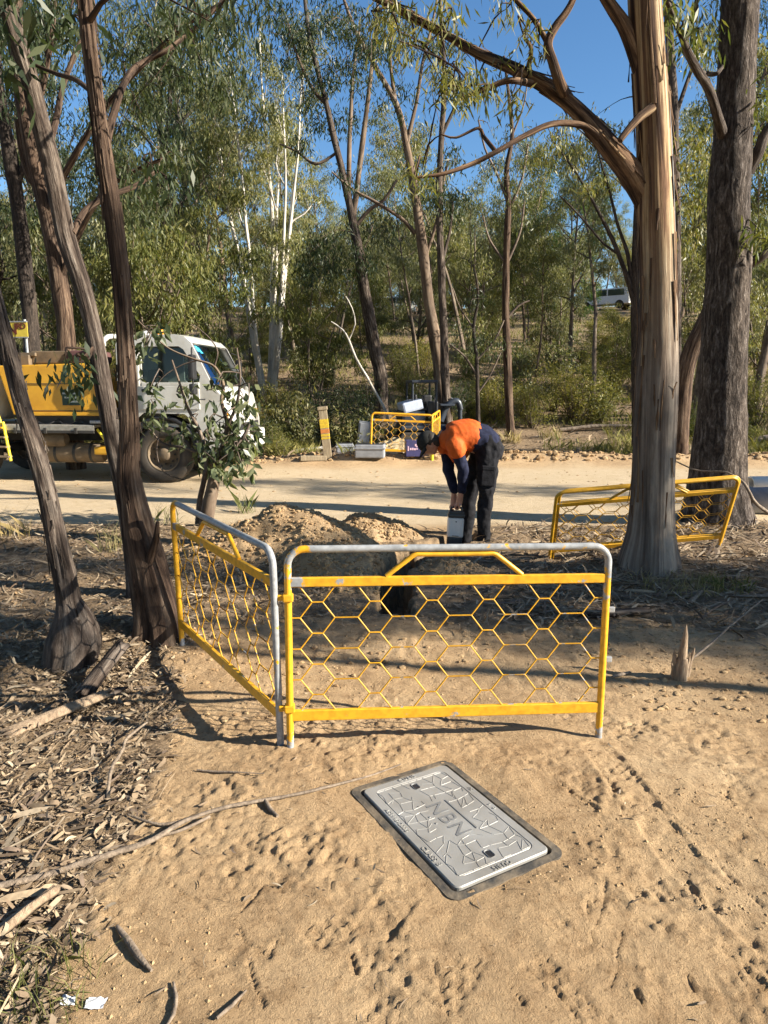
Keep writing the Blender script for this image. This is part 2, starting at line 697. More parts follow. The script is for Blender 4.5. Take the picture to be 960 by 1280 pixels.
def pmat(name, c1, c2=None, scale=8.0, rough=0.6, bump=0.0, bscale=None, metal=0.0, stretch=(1, 1, 1), spec=0.5, detail=6.0, coat=0.0, rvar=0.1, lo=0.35, hi=0.65):
    m, nt, b = newmat(name)
    c2 = c2 or tuple(x * 0.75 for x in c1)
    tc = nd(nt, 'ShaderNodeTexCoord')
    mp = nd(nt, 'ShaderNodeMapping')
    mp.inputs['Scale'].default_value = stretch
    nt.links.new(tc.outputs['Object'], mp.inputs['Vector'])
    n = nd(nt, 'ShaderNodeTexNoise', i_Scale=scale, i_Detail=detail, i_Roughness=0.6)
    nt.links.new(mp.outputs['Vector'], n.inputs['Vector'])
    r = ramp(nt, n.outputs['Fac'], [(lo, c2), (hi, c1)])
    nt.links.new(r.outputs['Color'], b.inputs['Base Color'])
    b.inputs['Metallic'].default_value = metal
    b.inputs['Specular IOR Level'].default_value = spec
    if coat:
        b.inputs['Coat Weight'].default_value = coat
    rr = ramp(nt, n.outputs['Fac'], [(0.3, min(1, rough + rvar)), (0.7, max(0.03, rough - rvar))])
    nt.links.new(rr.outputs['Color'], b.inputs['Roughness'])
    if bump > 0:
        n2 = nd(nt, 'ShaderNodeTexNoise', i_Scale=bscale or scale * 4, i_Detail=5.0)
        nt.links.new(mp.outputs['Vector'], n2.inputs['Vector'])
        bp = nd(nt, 'ShaderNodeBump', i_Strength=min(1.0, bump), i_Distance=0.01)
        nt.links.new(n2.outputs['Fac'], bp.inputs['Height'])
        nt.links.new(bp.outputs['Normal'], b.inputs['Normal'])
    return m


def bark(name, cols, su=14.0, sv=1.1, bump=0.8, dist=0.02, rough=0.9, warp=0.5, patch=None, lo=0.36, hi=0.66, lower_cols=None, fine=0.85):
    """bark from the UV of a trunk: u runs round it in metres, v along it"""
    m, nt, b = newmat(name)
    uv = nd(nt, 'ShaderNodeUVMap')
    mp = nd(nt, 'ShaderNodeMapping')
    mp.inputs['Scale'].default_value = (su, sv, 1)
    nt.links.new(uv.outputs['UV'], mp.inputs['Vector'])
    n = nd(nt, 'ShaderNodeTexNoise', i_Scale=1.0, i_Detail=7.0, i_Roughness=0.62, i_Distortion=warp)
    nt.links.new(mp.outputs['Vector'], n.inputs['Vector'])
    k = len(cols)
    r = ramp(nt, n.outputs['Fac'], [(lo + (hi - lo) * i / (k - 1), c) for i, c in enumerate(cols)])
    mp2 = nd(nt, 'ShaderNodeMapping')
    mp2.inputs['Scale'].default_value = (3.0, 0.8, 1)
    mp2.inputs['Location'].default_value = (7, 3, 0)
    nt.links.new(uv.outputs['UV'], mp2.inputs['Vector'])
    n2 = nd(nt, 'ShaderNodeTexNoise', i_Scale=1.0, i_Detail=3.0)
    nt.links.new(mp2.outputs['Vector'], n2.inputs['Vector'])
    r2 = ramp(nt, n2.outputs['Fac'], [(0.3, (0.72, 0.72, 0.74)), (0.7, (1.2, 1.15, 1.08))])
    col = mixc(nt, 1.0, r.outputs['Color'], r2.outputs['Color'], 'MULTIPLY')
    if patch:
        pu0, pu1, pc, pv = patch
        sx = nd(nt, 'ShaderNodeSeparateXYZ')
        nt.links.new(uv.outputs['UV'], sx.inputs['Vector'])
        ad = nd(nt, 'ShaderNodeMath', operation='MULTIPLY_ADD')
        nt.links.new(n2.outputs['Fac'], ad.inputs[0])
        ad.inputs[1].default_value = 0.30
        nt.links.new(sx.outputs['X'], ad.inputs[2])
        r3 = ramp(nt, ad.outputs[0], [(pu0, 0.0), (pu0 + 0.01, 1.0), (pu1, 1.0), (pu1 + 0.02, 0.0)])
        pn = nd(nt, 'ShaderNodeTexNoise', i_Scale=9.0, i_Detail=4.0)
        nt.links.new(uv.outputs['UV'], pn.inputs['Vector'])
        pr = ramp(nt, pn.outputs['Fac'], [(0.35, tuple(x * 0.7 for x in pc)), (0.65, pc)])
        col = mixc(nt, r3.outputs['Color'], col, pr.outputs['Color'])
    nf = nd(nt, 'ShaderNodeTexNoise', i_Scale=1.0, i_Detail=6.0, i_Roughness=0.7)
    mpf = nd(nt, 'ShaderNodeMapping')
    mpf.inputs['Scale'].default_value = (su * 2.5, max(sv * 5, 5.0), 1)
    nt.links.new(uv.outputs['UV'], mpf.inputs['Vector'])
    nt.links.new(mpf.outputs['Vector'], nf.inputs['Vector'])
    rf = ramp(nt, nf.outputs['Fac'], [(0.34, (0.45, 0.43, 0.42)), (0.5, (0.95, 0.95, 0.95)), (0.68, (1.5, 1.47, 1.42))])
    if lower_cols:
        v0, v1, scol = lower_cols
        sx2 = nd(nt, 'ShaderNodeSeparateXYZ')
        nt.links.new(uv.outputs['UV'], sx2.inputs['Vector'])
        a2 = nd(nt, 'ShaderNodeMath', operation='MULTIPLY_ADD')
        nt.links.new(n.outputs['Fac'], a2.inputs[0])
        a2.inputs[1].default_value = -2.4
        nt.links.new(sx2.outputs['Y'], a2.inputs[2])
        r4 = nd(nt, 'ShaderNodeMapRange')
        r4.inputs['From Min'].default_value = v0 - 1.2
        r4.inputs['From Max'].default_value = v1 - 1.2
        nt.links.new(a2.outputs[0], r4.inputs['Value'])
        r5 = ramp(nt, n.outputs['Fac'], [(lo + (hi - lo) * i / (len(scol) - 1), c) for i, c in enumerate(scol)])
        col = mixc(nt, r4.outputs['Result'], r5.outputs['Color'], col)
    col = mixc(nt, fine, col, mixc(nt, 1.0, col, rf.outputs['Color'], 'MULTIPLY'))
    nt.links.new(col, b.inputs['Base Color'])
    b.inputs['Roughness'].default_value = rough
    b.inputs['Specular IOR Level'].default_value = 0.2
    mp3 = nd(nt, 'ShaderNodeMapping')
    mp3.inputs['Scale'].default_value = (su * 3, sv * 4, 1)
    nt.links.new(uv.outputs['UV'], mp3.inputs['Vector'])
    n3 = nd(nt, 'ShaderNodeTexNoise', i_Scale=1.0, i_Detail=5.0, i_Roughness=0.65)
    nt.links.new(mp3.outputs['Vector'], n3.inputs['Vector'])
    ad2 = nd(nt, 'ShaderNodeMath', operation='MULTIPLY_ADD')
    nt.links.new(n3.outputs['Fac'], ad2.inputs[0])
    ad2.inputs[1].default_value = 0.5
    nt.links.new(n.outputs['Fac'], ad2.inputs[2])
    bp = nd(nt, 'ShaderNodeBump', i_Strength=bump, i_Distance=dist)
    nt.links.new(ad2.outputs[0], bp.inputs['Height'])
    nt.links.new(bp.outputs['Normal'], b.inputs['Normal'])
    return m


def leafmat(name, cols, rough=0.45, trans=0.3):
    """leaf colour varies from leaf to leaf and from plant to plant"""
    m, nt, b = newmat(name)
    g = nd(nt, 'ShaderNodeNewGeometry')
    k = len(cols)
    r = ramp(nt, g.outputs['Random Per Island'], [(i / max(1, k - 1), c) for i, c in enumerate(cols)])
    oi = nd(nt, 'ShaderNodeObjectInfo')
    r2 = ramp(nt, oi.outputs['Random'], [(0.0, (0.8, 0.85, 0.8)), (0.5, (1, 1, 1)), (1.0, (1.22, 1.12, 0.95))])
    col = mixc(nt, 1.0, r.outputs['Color'], r2.outputs['Color'], 'MULTIPLY')
    nt.links.new(col, b.inputs['Base Color'])
    b.inputs['Roughness'].default_value = rough
    b.inputs['Specular IOR Level'].default_value = 0.28
    if trans > 0:
        t = nd(nt, 'ShaderNodeBsdfTranslucent')
        c2 = mixc(nt, 1.0, col, (1.5, 1.6, 0.7), 'MULTIPLY')
        nt.links.new(c2, t.inputs['Color'])
        mx = nd(nt, 'ShaderNodeMixShader')
        mx.inputs['Fac'].default_value = trans
        nt.links.new(b.outputs['BSDF'], mx.inputs[1])
        nt.links.new(t.outputs['BSDF'], mx.inputs[2])
        nt.links.new(mx.outputs['Shader'], nt.nodes['Material Output'].inputs['Surface'])
    return m


def islandmat(name, cols, rough=0.85, bump=0.0):
    m, nt, b = newmat(name)
    g = nd(nt, 'ShaderNodeNewGeometry')
    k = len(cols)
    r = ramp(nt, g.outputs['Random Per Island'], [(i / max(1, k - 1), c) for i, c in enumerate(cols)])
    tc = nd(nt, 'ShaderNodeTexCoord')
    n = nd(nt, 'ShaderNodeTexNoise', i_Scale=60.0, i_Detail=3.0)
    nt.links.new(tc.outputs['Object'], n.inputs['Vector'])
    r2 = ramp(nt, n.outputs['Fac'], [(0.3, (0.75, 0.75, 0.75)), (0.7, (1.1, 1.1, 1.1))])
    nt.links.new(mixc(nt, 1.0, r.outputs['Color'], r2.outputs['Color'], 'MULTIPLY'), b.inputs['Base Color'])
    b.inputs['Roughness'].default_value = rough
    b.inputs['Specular IOR Level'].default_value = 0.25
    if bump:
        bp = nd(nt, 'ShaderNodeBump', i_Strength=bump, i_Distance=0.004)
        nt.links.new(n.outputs['Fac'], bp.inputs['Height'])
        nt.links.new(bp.outputs['Normal'], b.inputs['Normal'])
    return m


def wearpaint(name, paint, metal=(0.34, 0.35, 0.36), rough=0.42, amount=0.0):
    """paint worn through to the zinc where the attribute 'wear' says so"""
    m, nt, b = newmat(name)
    a = nd(nt, 'ShaderNodeAttribute', attribute_name='wear')
    tc = nd(nt, 'ShaderNodeTexCoord')
    n = nd(nt, 'ShaderNodeTexNoise', i_Scale=11.0, i_Detail=8.0, i_Roughness=0.7)
    nt.links.new(tc.outputs['Object'], n.inputs['Vector'])
    ad = nd(nt, 'ShaderNodeMath', operation='ADD')
    nt.links.new(a.outputs['Fac'], ad.inputs[0])
    nt.links.new(n.outputs['Fac'], ad.inputs[1])
    f = ramp(nt, ad.outputs[0], [(0.665 - amount, 0.0), (0.69 - amount, 1.0)])
    n2 = nd(nt, 'ShaderNodeTexNoise', i_Scale=35.0, i_Detail=5.0)
    nt.links.new(tc.outputs['Object'], n2.inputs['Vector'])
    p = ramp(nt, n2.outputs['Fac'], [(0.3, tuple(x * 0.72 for x in paint)), (0.6, paint)])
    g = ramp(nt, n2.outputs['Fac'], [(0.3, tuple(x * 0.6 for x in metal)), (0.65, metal)])
    nt.links.new(mixc(nt, f.outputs['Color'], p.outputs['Color'], g.outputs['Color']), b.inputs['Base Color'])
    b.inputs['Roughness'].default_value = rough
    bp = nd(nt, 'ShaderNodeBump', i_Strength=0.15, i_Distance=0.002)
    nt.links.new(f.outputs['Color'], bp.inputs['Height'])
    nt.links.new(bp.outputs['Normal'], b.inputs['Normal'])
    return m


M = {}
M['yellow'] = wearpaint('yellow_barrier_paint', (0.72, 0.37, 0.018))
M['yellow_shaded'] = wearpaint('shaded_yellow_paint', (0.62, 0.33, 0.02), amount=-0.05)  # barrier yellow darkened, shade on the folded panels put into the colour
M['galv'] = pmat('galvanised_steel', (0.42, 0.43, 0.44), (0.25, 0.26, 0.27), 20, 0.45, 0.1, 60, metal=0.4)
M['lid'] = pmat('pit_lid_composite', (0.33, 0.325, 0.31), (0.235, 0.222, 0.20), 4, 0.46, 0.12, 220, metal=0.15, rvar=0.08)
M['lid_dark'] = pmat('pit_lid_letters', (0.235, 0.235, 0.23), (0.17, 0.17, 0.17), 20, 0.5, metal=0.2)
M['rim'] = pmat('dusty_black_plastic', (0.16, 0.125, 0.085), (0.035, 0.033, 0.03), 9, 0.8, 0.4, 60, lo=.4, hi=.62)
M['black'] = pmat('black_plastic', (0.022, 0.022, 0.025), (0.012, 0.012, 0.013), 10, 0.5)
M['rubber'] = pmat('dusty_tyre_rubber', (0.055, 0.042, 0.03), (0.025, 0.023, 0.021), 6, 0.85, 0.3, 50)
M['white'] = pmat('white_truck_paint', (0.60, 0.60, 0.585), (0.46, 0.44, 0.395), 2.2, 0.3, coat=0.3)
M['tank'] = pmat('yellow_tank_paint', (0.68, 0.36, 0.025), (0.56, 0.28, 0.02), 3.5, 0.38, coat=0.2)
M['ladder'] = pmat('bright_yellow_paint', (0.78, 0.62, 0.03), (0.66, 0.5, 0.03), 9, 0.4)
M['dusty_metal'] = pmat('dusty_tan_steel', (0.22, 0.155, 0.09), (0.09, 0.068, 0.047), 4, 0.75, 0.2, 30)
M['dark_steel'] = pmat('dark_chassis_steel', (0.05, 0.045, 0.04), (0.025, 0.024, 0.023), 6, 0.65)
M['aluminium'] = pmat('aluminium_deck', (0.45, 0.42, 0.37), (0.30, 0.28, 0.24), 14, 0.5, metal=0.5)
M['maroon'] = pmat('faded_maroon_cover', (0.11, 0.045, 0.04), (0.07, 0.03, 0.03), 9, 0.8)
M['grey_box'] = pmat('grey_plastic', (0.30, 0.31, 0.34), (0.22, 0.23, 0.25), 9, 0.55)
M['joint'] = pmat('pale_grey_plastic', (0.78, 0.78, 0.76), (0.70, 0.70, 0.68), 12, 0.45)
M['joint_black'] = pmat('charcoal_plastic', (0.055, 0.06, 0.06), (0.035, 0.036, 0.038), 12, 0.45)
M['navy'] = pmat('navy_drill_cloth', (0.018, 0.022, 0.05), (0.010, 0.012, 0.028), 25, 0.9, 0.3, 300, spec=0.2)
M['orange'] = pmat('orange_hi_vis_cloth', (0.62, 0.112, 0.012), (0.46, 0.08, 0.012), 14, 0.75, 0.35, 40, spec=0.3)
M['trouser'] = pmat('black_work_trousers', (0.020, 0.020, 0.024), (0.010, 0.010, 0.012), 18, 0.92, 0.4, 60, spec=0.15)
M['skin'] = pmat('skin', (0.50, 0.27, 0.19), (0.42, 0.21, 0.14), 22, 0.5)
M['cap'] = pmat('dark_cap_cloth', (0.028, 0.028, 0.026), (0.016, 0.016, 0.016), 25, 0.9, spec=0.2)
M['hair'] = pmat('dark_hair', (0.035, 0.028, 0.02), (0.02, 0.015, 0.01), 90, 0.7)
M['boot'] = pmat('dusty_brown_boots', (0.20, 0.14, 0.09), (0.10, 0.07, 0.05), 20, 0.85, 0.2)
M['sole'] = pmat('boot_sole', (0.05, 0.042, 0.035), None, 20, 0.9)
M['sign'] = pmat('yellow_sign_face', (0.62, 0.48, 0.06), (0.54, 0.41, 0.05), 9, 0.5)
M['sign_ink'] = pmat('dark_red_lettering', (0.11, 0.02, 0.012), None, 9, 0.6)
M['green_sticker'] = pmat('dark_green_sticker', (0.012, 0.045, 0.03), None, 9, 0.45)
M['sticker_white'] = pmat('white_print', (0.62, 0.66, 0.64), None, 9, 0.6)
M['cyan'] = pmat('cyan_sticker', (0.06, 0.5, 0.72), None, 9, 0.5)
M['blue'] = pmat('blue_sunshade', (0.03, 0.16, 0.62), (0.025, 0.13, 0.52), 9, 0.5)
M['indigo'] = pmat('indigo_carton', (0.042, 0.04, 0.13), (0.03, 0.03, 0.095), 9, 0.5)
M['pinkprint'] = pmat('pale_pink_print', (0.62, 0.42, 0.52), None, 9, 0.6)
M['timber'] = pmat('weathered_timber', (0.36, 0.29, 0.19), (0.2, 0.155, 0.10), 9, 0.85, 0.5, 30, stretch=(6, 6, .5))
M['tape_y'] = pmat('yellow_reflective_tape', (0.62, 0.44, 0.03), (0.45, 0.30, 0.03), 30, 0.5)
M['tape_o'] = pmat('orange_tape_band', (0.55, 0.20, 0.05), None, 30, 0.5)
M['amber'] = pmat('amber_lens', (0.75, 0.28, 0.02), None, 9, 0.25)
M['lamp'] = pmat('clear_lamp_lens', (0.6, 0.6, 0.6), None, 9, 0.15)
M['excav_white'] = pmat('white_blue_hood', (0.55, 0.60, 0.72), (0.45, 0.50, 0.62), 8, 0.4)
M['excav_dark'] = pmat('dark_blue_machine_paint', (0.03, 0.04, 0.06), (0.018, 0.022, 0.03), 8, 0.45)
M['bag'] = pmat('pale_sandbag', (0.50, 0.40, 0.24), (0.36, 0.27, 0.15), 12, 0.9, 0.5, 60)
M['plank'] = pmat('pale_plank', (0.55, 0.52, 0.48), (0.42, 0.4, 0.36), 9, 0.8)
M['carwhite'] = pmat('white_car_paint', (0.78, 0.79, 0.80), (0.7, 0.7, 0.7), 5, 0.3)
M['roof_grey'] = pmat('grey_blue_roof', (0.36, 0.40, 0.45), (0.28, 0.31, 0.36), 5, 0.5)
M['brick_wall'] = pmat('pale_wall', (0.55, 0.52, 0.48), (0.46, 0.43, 0.4), 6, 0.9)
M['rust'] = pmat('rust_red_roof', (0.30, 0.08, 0.05), (0.22, 0.06, 0.04), 5, 0.8)


def glassmat(name, tint, rough=0.03, alpha=0.35):
    m, nt, b = newmat(name)
    g = nd(nt, 'ShaderNodeBsdfGlossy', i_Roughness=rough)
    g.inputs['Color'].default_value = (0.9, 0.93, 0.95, 1)
    t = nd(nt, 'ShaderNodeBsdfTransparent')
    t.inputs['Color'].default_value = (*tint, 1)
    f = nd(nt, 'ShaderNodeFresnel', i_IOR=1.5)
    mx = nd(nt, 'ShaderNodeMixShader')
    nt.links.new(f.outputs['Fac'], mx.inputs['Fac'])
    nt.links.new(t.outputs['BSDF'], mx.inputs[1])
    nt.links.new(g.outputs['BSDF'], mx.inputs[2])
    nt.links.new(mx.outputs['Shader'], nt.nodes['Material Output'].inputs['Surface'])
    return m


M['glass'] = glassmat('tinted_glass', (0.30, 0.36, 0.34))

BK = {}
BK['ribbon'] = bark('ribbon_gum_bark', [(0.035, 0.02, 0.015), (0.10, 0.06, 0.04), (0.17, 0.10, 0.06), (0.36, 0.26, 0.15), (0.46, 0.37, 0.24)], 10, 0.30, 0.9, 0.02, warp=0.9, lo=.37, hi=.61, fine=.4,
                    patch=(0.80, 1.12, (0.25, 0.235, 0.228), 0), lower_cols=(1.6, 3.0, [(0.035, 0.027, 0.022), (0.085, 0.066, 0.053), (0.15, 0.12, 0.098), (0.28, 0.235, 0.19)]))  # lower trunk blends into darker brown-grey colours
BK['limb'] = bark('flaking_limb_bark', [(0.03, 0.018, 0.013), (0.09, 0.055, 0.036), (0.20, 0.125, 0.075), (0.36, 0.26, 0.155)], 22, 1.1, 1.0, 0.02, warp=0.5, lo=.38, hi=.64)
BK['rough'] = bark('rough_box_bark', [(0.022, 0.017, 0.014), (0.055, 0.043, 0.036), (0.095, 0.078, 0.067), (0.19, 0.165, 0.15)], 26, 6.0, 1.0, 0.03, warp=0.8)
BK['brown'] = bark('brown_stringy_bark', [(0.022, 0.014, 0.011), (0.065, 0.042, 0.030), (0.115, 0.078, 0.055), (0.18, 0.135, 0.10)], 34, 1.6, 0.9, 0.02, warp=0.4)
BK['greybrown'] = bark('grey_brown_bark', [(0.022, 0.016, 0.013), (0.065, 0.049, 0.040), (0.115, 0.093, 0.077), (0.20, 0.17, 0.145)], 30, 2.4, 0.9, 0.02, warp=0.5)
BK['dark'] = bark('dark_ironbark', [(0.022, 0.018, 0.016), (0.05, 0.04, 0.034), (0.085, 0.068, 0.058)], 20, 3.0, 1.0, 0.03)
BK['tan'] = bark('smooth_tan_bark', [(0.08, 0.055, 0.04), (0.17, 0.125, 0.09), (0.27, 0.21, 0.155)], 9, 1.2, 0.3, 0.006, fine=.4)
BK['white'] = bark('white_gum_bark', [(0.42, 0.38, 0.32), (0.62, 0.59, 0.54), (0.74, 0.72, 0.68)], 7, 1.0, 0.2, 0.005, fine=.3)
BK['far'] = bark('far_trunk_bark', [(0.08, 0.06, 0.048), (0.17, 0.135, 0.105), (0.30, 0.25, 0.2)], 8, 1.0, 0.4, 0.01)
BK['twig'] = bark('grey_twig_bark', [(0.08, 0.06, 0.05), (0.16, 0.125, 0.10), (0.24, 0.2, 0.165)], 14, 3.0, 0.4, 0.004)

LF = {}
LF['dark'] = leafmat('dark_gum_leaf', [(0.022, 0.034, 0.016), (0.034, 0.050, 0.022), (0.050, 0.066, 0.030), (0.075, 0.085, 0.042)])
LF['grey'] = leafmat('grey_gum_leaf', [(0.096, 0.110, 0.055), (0.134, 0.142, 0.068), (0.177, 0.174, 0.085), (0.220, 0.200, 0.094)])
LF['olive'] = leafmat('olive_gum_leaf', [(0.077, 0.090, 0.029), (0.113, 0.122, 0.038), (0.159, 0.156, 0.047), (0.199, 0.175, 0.056)])
LF['pale'] = leafmat('pale_gum_leaf', [(0.132, 0.142, 0.058), (0.178, 0.178, 0.070), (0.222, 0.214, 0.090), (0.272, 0.234, 0.100)])
LF['green'] = leafmat('bright_green_needle', [(0.042, 0.084, 0.019), (0.060, 0.114, 0.024), (0.090, 0.144, 0.031)])
LF['shrub'] = leafmat('shrub_leaf', [(0.087, 0.098, 0.028), (0.134, 0.137, 0.037), (0.194, 0.176, 0.047), (0.254, 0.215, 0.059)])
LF['gold'] = leafmat('golden_shrub_leaf', [(0.176, 0.149, 0.033), (0.242, 0.198, 0.040), (0.308, 0.242, 0.055)])
LF['big'] = leafmat('broad_sapling_leaf', [(0.031, 0.044, 0.022), (0.050, 0.064, 0.031), (0.11, 0.13, 0.07), (0.22, 0.23, 0.13)], 0.28)  # brightest stops put sunlit leaves into the colour
LF['dry'] = leafmat('dry_grass_blade', [(0.220, 0.176, 0.083), (0.308, 0.242, 0.121), (0.374, 0.308, 0.165)], 0.7, 0.2)
LF['grass'] = leafmat('green_grass_blade', [(0.112, 0.125, 0.037), (0.163, 0.163, 0.056), (0.250, 0.225, 0.088)], 0.6, 0.25)
M['litter'] = islandmat('bark_and_leaf_litter', [(0.09, 0.06, 0.038), (0.20, 0.145, 0.095), (0.30, 0.22, 0.14), (0.38, 0.29, 0.19), (0.14, 0.10, 0.075), (0.42, 0.34, 0.235)])
M['clod'] = islandmat('dirt_clod', [(0.27, 0.17, 0.085), (0.34, 0.225, 0.12), (0.40, 0.28, 0.155), (0.31, 0.20, 0.10)], 0.95)
M['stick'] = pmat('weathered_stick', (0.26, 0.20, 0.145), (0.12, 0.09, 0.065), 14, 0.85, 0.5, 40, stretch=(3, 3, 3))
M['splinter'] = pmat('splintered_wood', (0.36, 0.26, 0.17), (0.18, 0.125, 0.08), 14, 0.85, 0.6, 60, stretch=(5, 5, .6))
M['paper'] = pmat('white_paper', (0.72, 0.73, 0.76), None, 20, 0.8)
# ------------------------------------------------------------------ the ground
def ground_material():
    m, nt, b = newmat('bush_ground')
    tc = nd(nt, 'ShaderNodeTexCoord')
    al = nd(nt, 'ShaderNodeAttribute', attribute_name='litter')
    ar = nd(nt, 'ShaderNodeAttribute', attribute_name='road')

    def noise(s, d=6.0, r=0.6, w=0.0):
        n = nd(nt, 'ShaderNodeTexNoise', i_Scale=s, i_Detail=d, i_Roughness=r, i_Distortion=w)
        nt.links.new(tc.outputs['Object'], n.inputs['Vector'])
        return n
    n1 = noise(1.1, 5)
    n2 = noise(14, 8, 0.65)
    n3 = noise(70, 5, 0.6)
    n4 = noise(5.5, 8, 0.7, 1.0)
    dirt = ramp(nt, n1.outputs['Fac'], [(0.30, (0.335, 0.222, 0.122)), (0.5, (0.42, 0.288, 0.163)), (0.70, (0.475, 0.342, 0.205))])
    d2 = ramp(nt, n2.outputs['Fac'], [(0.28, (0.66, 0.62, 0.58)), (0.5, (1, 1, 1)), (0.75, (1.14, 1.14, 1.12))])
    dc = mixc(nt, 1.0, dirt.outputs['Color'], d2.outputs['Color'], 'MULTIPLY')
    road = ramp(nt, n4.outputs['Fac'], [(0.3, (0.45, 0.345, 0.215)), (0.7, (0.55, 0.44, 0.30))])
    c = mixc(nt, ar.outputs['Fac'], dc, road.outputs['Color'])
    lit = ramp(nt, n2.outputs['Fac'], [(0.25, (0.10, 0.07, 0.045)), (0.42, (0.19, 0.135, 0.085)), (0.58, (0.28, 0.20, 0.125)), (0.75, (0.37, 0.28, 0.175))])
    lm = nd(nt, 'ShaderNodeMath', operation='MULTIPLY_ADD')
    nt.links.new(n4.outputs['Fac'], lm.inputs[0])
    lm.inputs[1].default_value = 0.6
    ls = nd(nt, 'ShaderNodeMath', operation='SUBTRACT')
    nt.links.new(al.outputs['Fac'], ls.inputs[0])
    ls.inputs[1].default_value = 0.3
    nt.links.new(ls.outputs[0], lm.inputs[2])
    lf = ramp(nt, lm.outputs[0], [(0.25, 0.0), (0.6, 1.0)])
    c = mixc(nt, lf.outputs['Color'], c, lit.outputs['Color'])
    sp = ramp(nt, n3.outputs['Fac'], [(0.30, (0.55, 0.52, 0.49)), (0.43, (1, 1, 1)), (0.63, (1, 1, 1)), (0.74, (1.38, 1.35, 1.3))])
    c = mixc(nt, 1.0, c, sp.outputs['Color'], 'MULTIPLY')
    nt.links.new(c, b.inputs['Base Color'])
    b.inputs['Roughness'].default_value = 0.95
    b.inputs['Specular IOR Level'].default_value = 0.12
    n5 = noise(58, 8, 0.72)
    n6 = noise(210, 4, 0.65)
    ad = nd(nt, 'ShaderNodeMath', operation='MULTIPLY_ADD')
    nt.links.new(n6.outputs['Fac'], ad.inputs[0])
    ad.inputs[1].default_value = 0.5
    nt.links.new(n5.outputs['Fac'], ad.inputs[2])
    bp = nd(nt, 'ShaderNodeBump', i_Strength=1.0, i_Distance=0.015)
    nt.links.new(ad.outputs[0], bp.inputs['Height'])
    nt.links.new(bp.outputs['Normal'], b.inputs['Normal'])
    return m


M['ground'] = ground_material()


def axis(fine, step0, growth, end):
    out = [0.0]
    s = step0
    while out[-1] < end:
        out.append(out[-1] + s)
        if out[-1] > fine:
            s *= growth
    return out


xa = axis(1.3, 0.0082, 1.030, 420.0)
xs = np.array([-v for v in xa[:0:-1]] + xa)
ya = axis(2.0, 0.0082, 1.028, 3.1)
st_ = ya[-1] - ya[-2]
while ya[-1] < 6.7:
    ya.append(ya[-1] + st_)
while ya[-1] < 430:
    st_ *= 1.03
    ya.append(ya[-1] + st_)
ys = np.array([-40, -20, -10, -5, -2.5, -1, 0, .4, .8, 1.1] + [1.3 + v for v in ya])
GX, GY = np.meshgrid(xs, ys)
GZ = Hfine(GX, GY)
nx, ny = len(xs), len(ys)
ii = np.arange(ny - 1)[:, None] * nx + np.arange(nx - 1)[None, :]
GF = np.stack([ii, ii + 1, ii + nx + 1, ii + nx], -1).reshape(-1, 4)
gm = MB()
gm.add(np.stack([GX, GY, GZ], -1).reshape(-1, 3), GF, 0, None, litter(GX, GY).reshape(-1))
ground_o = gm.build('ground', M['ground'], attr='litter')
edge = 0.25 * fbm(GX * 0.8, GY * 0.8, 61, 3)
rd = sstep(8.0, 8.9, GY + edge) * (1 - sstep(14.1, 14.9, GY + edge))
ra = ground_o.data.attributes.new('road', 'FLOAT', 'POINT')
ra.data.foreach_set('value', rd.reshape(-1).astype(np.float32))
tag(ground_o, kind='structure')
del GX, GY, GZ, GF


# ------------------------------------------------------------------ dirt heaps beside the trench
def heap(label, cx, cy, rx, ry, h, ang, seed, nclod, group='dirt heaps beside the trench'):
    base = Vector((cx, cy, H1(cx, cy)))
    root = empty('dirt_heap', base, label, 'dirt heap', group)
    n = 120
    u = np.linspace(-1.25, 1.25, n)
    U, W = np.meshgrid(u, u)
    ca, sa = cos(ang), sin(ang)
    X = cx + U * rx * ca - W * ry * sa
    Y = cy + U * rx * sa + W * ry * ca
    r = np.sqrt(U * U + W * W) + 0.30 * fbm(U * 1.8, W * 1.8, seed, 4)
    prof = np.clip(1 - r, 0, None)
    pc = np.clip(prof, 0, 1)
    prof = h * 1.12 * (0.42 * pc + 0.58 * sstep(0, .95, pc))
    Z = Hg(X, Y) + prof - 0.07 * sstep(0.96, 1.12, r)
    Z = Z + (0.034 * fbm(X * 5.5, Y * 5.5, seed + 3, 5) + 0.012 * vnoise(X * 34, Y * 34, seed + 5)) * sstep(0.0, 0.05, prof)
    mb = MB()
    i = np.arange(n - 1)[:, None] * n + np.arange(n - 1)[None, :]
    F = np.stack([i, i + 1, i + n + 1, i + n], -1).reshape(-1, 4)
    mb.add(np.stack([X - cx, Y - cy, Z - base.z], -1).reshape(-1, 3), F, 0, None, 0.33)
    mb.build('soil', M['ground'], root, attr='litter')
    rng = np.random.default_rng(seed)
    k = rng.integers(0, n * n, nclod * 3)
    ok = (prof.reshape(-1)[k] > 0.02)
    k = k[ok][:nclod]
    cl = MB()
    clods(cl, np.stack([X.reshape(-1)[k] - cx, Y.reshape(-1)[k] - cy, Z.reshape(-1)[k] - base.z], -1), rng, 0.003, 0.030, 4.5, .7)
    tag(cl.build('clods', M['clod'], root), kind='stuff')
    return root


def Hg(x, y):
    return H(x, y)


ICO = None
OCT = (np.array([(1, 0, 0), (-1, 0, 0), (0, 1, 0), (0, -1, 0), (0, 0, 1), (0, 0, -1)], float), np.array([(0, 2, 4), (2, 1, 4), (1, 3, 4), (3, 0, 4), (2, 0, 5), (1, 2, 5), (3, 1, 5), (0, 3, 5)]))


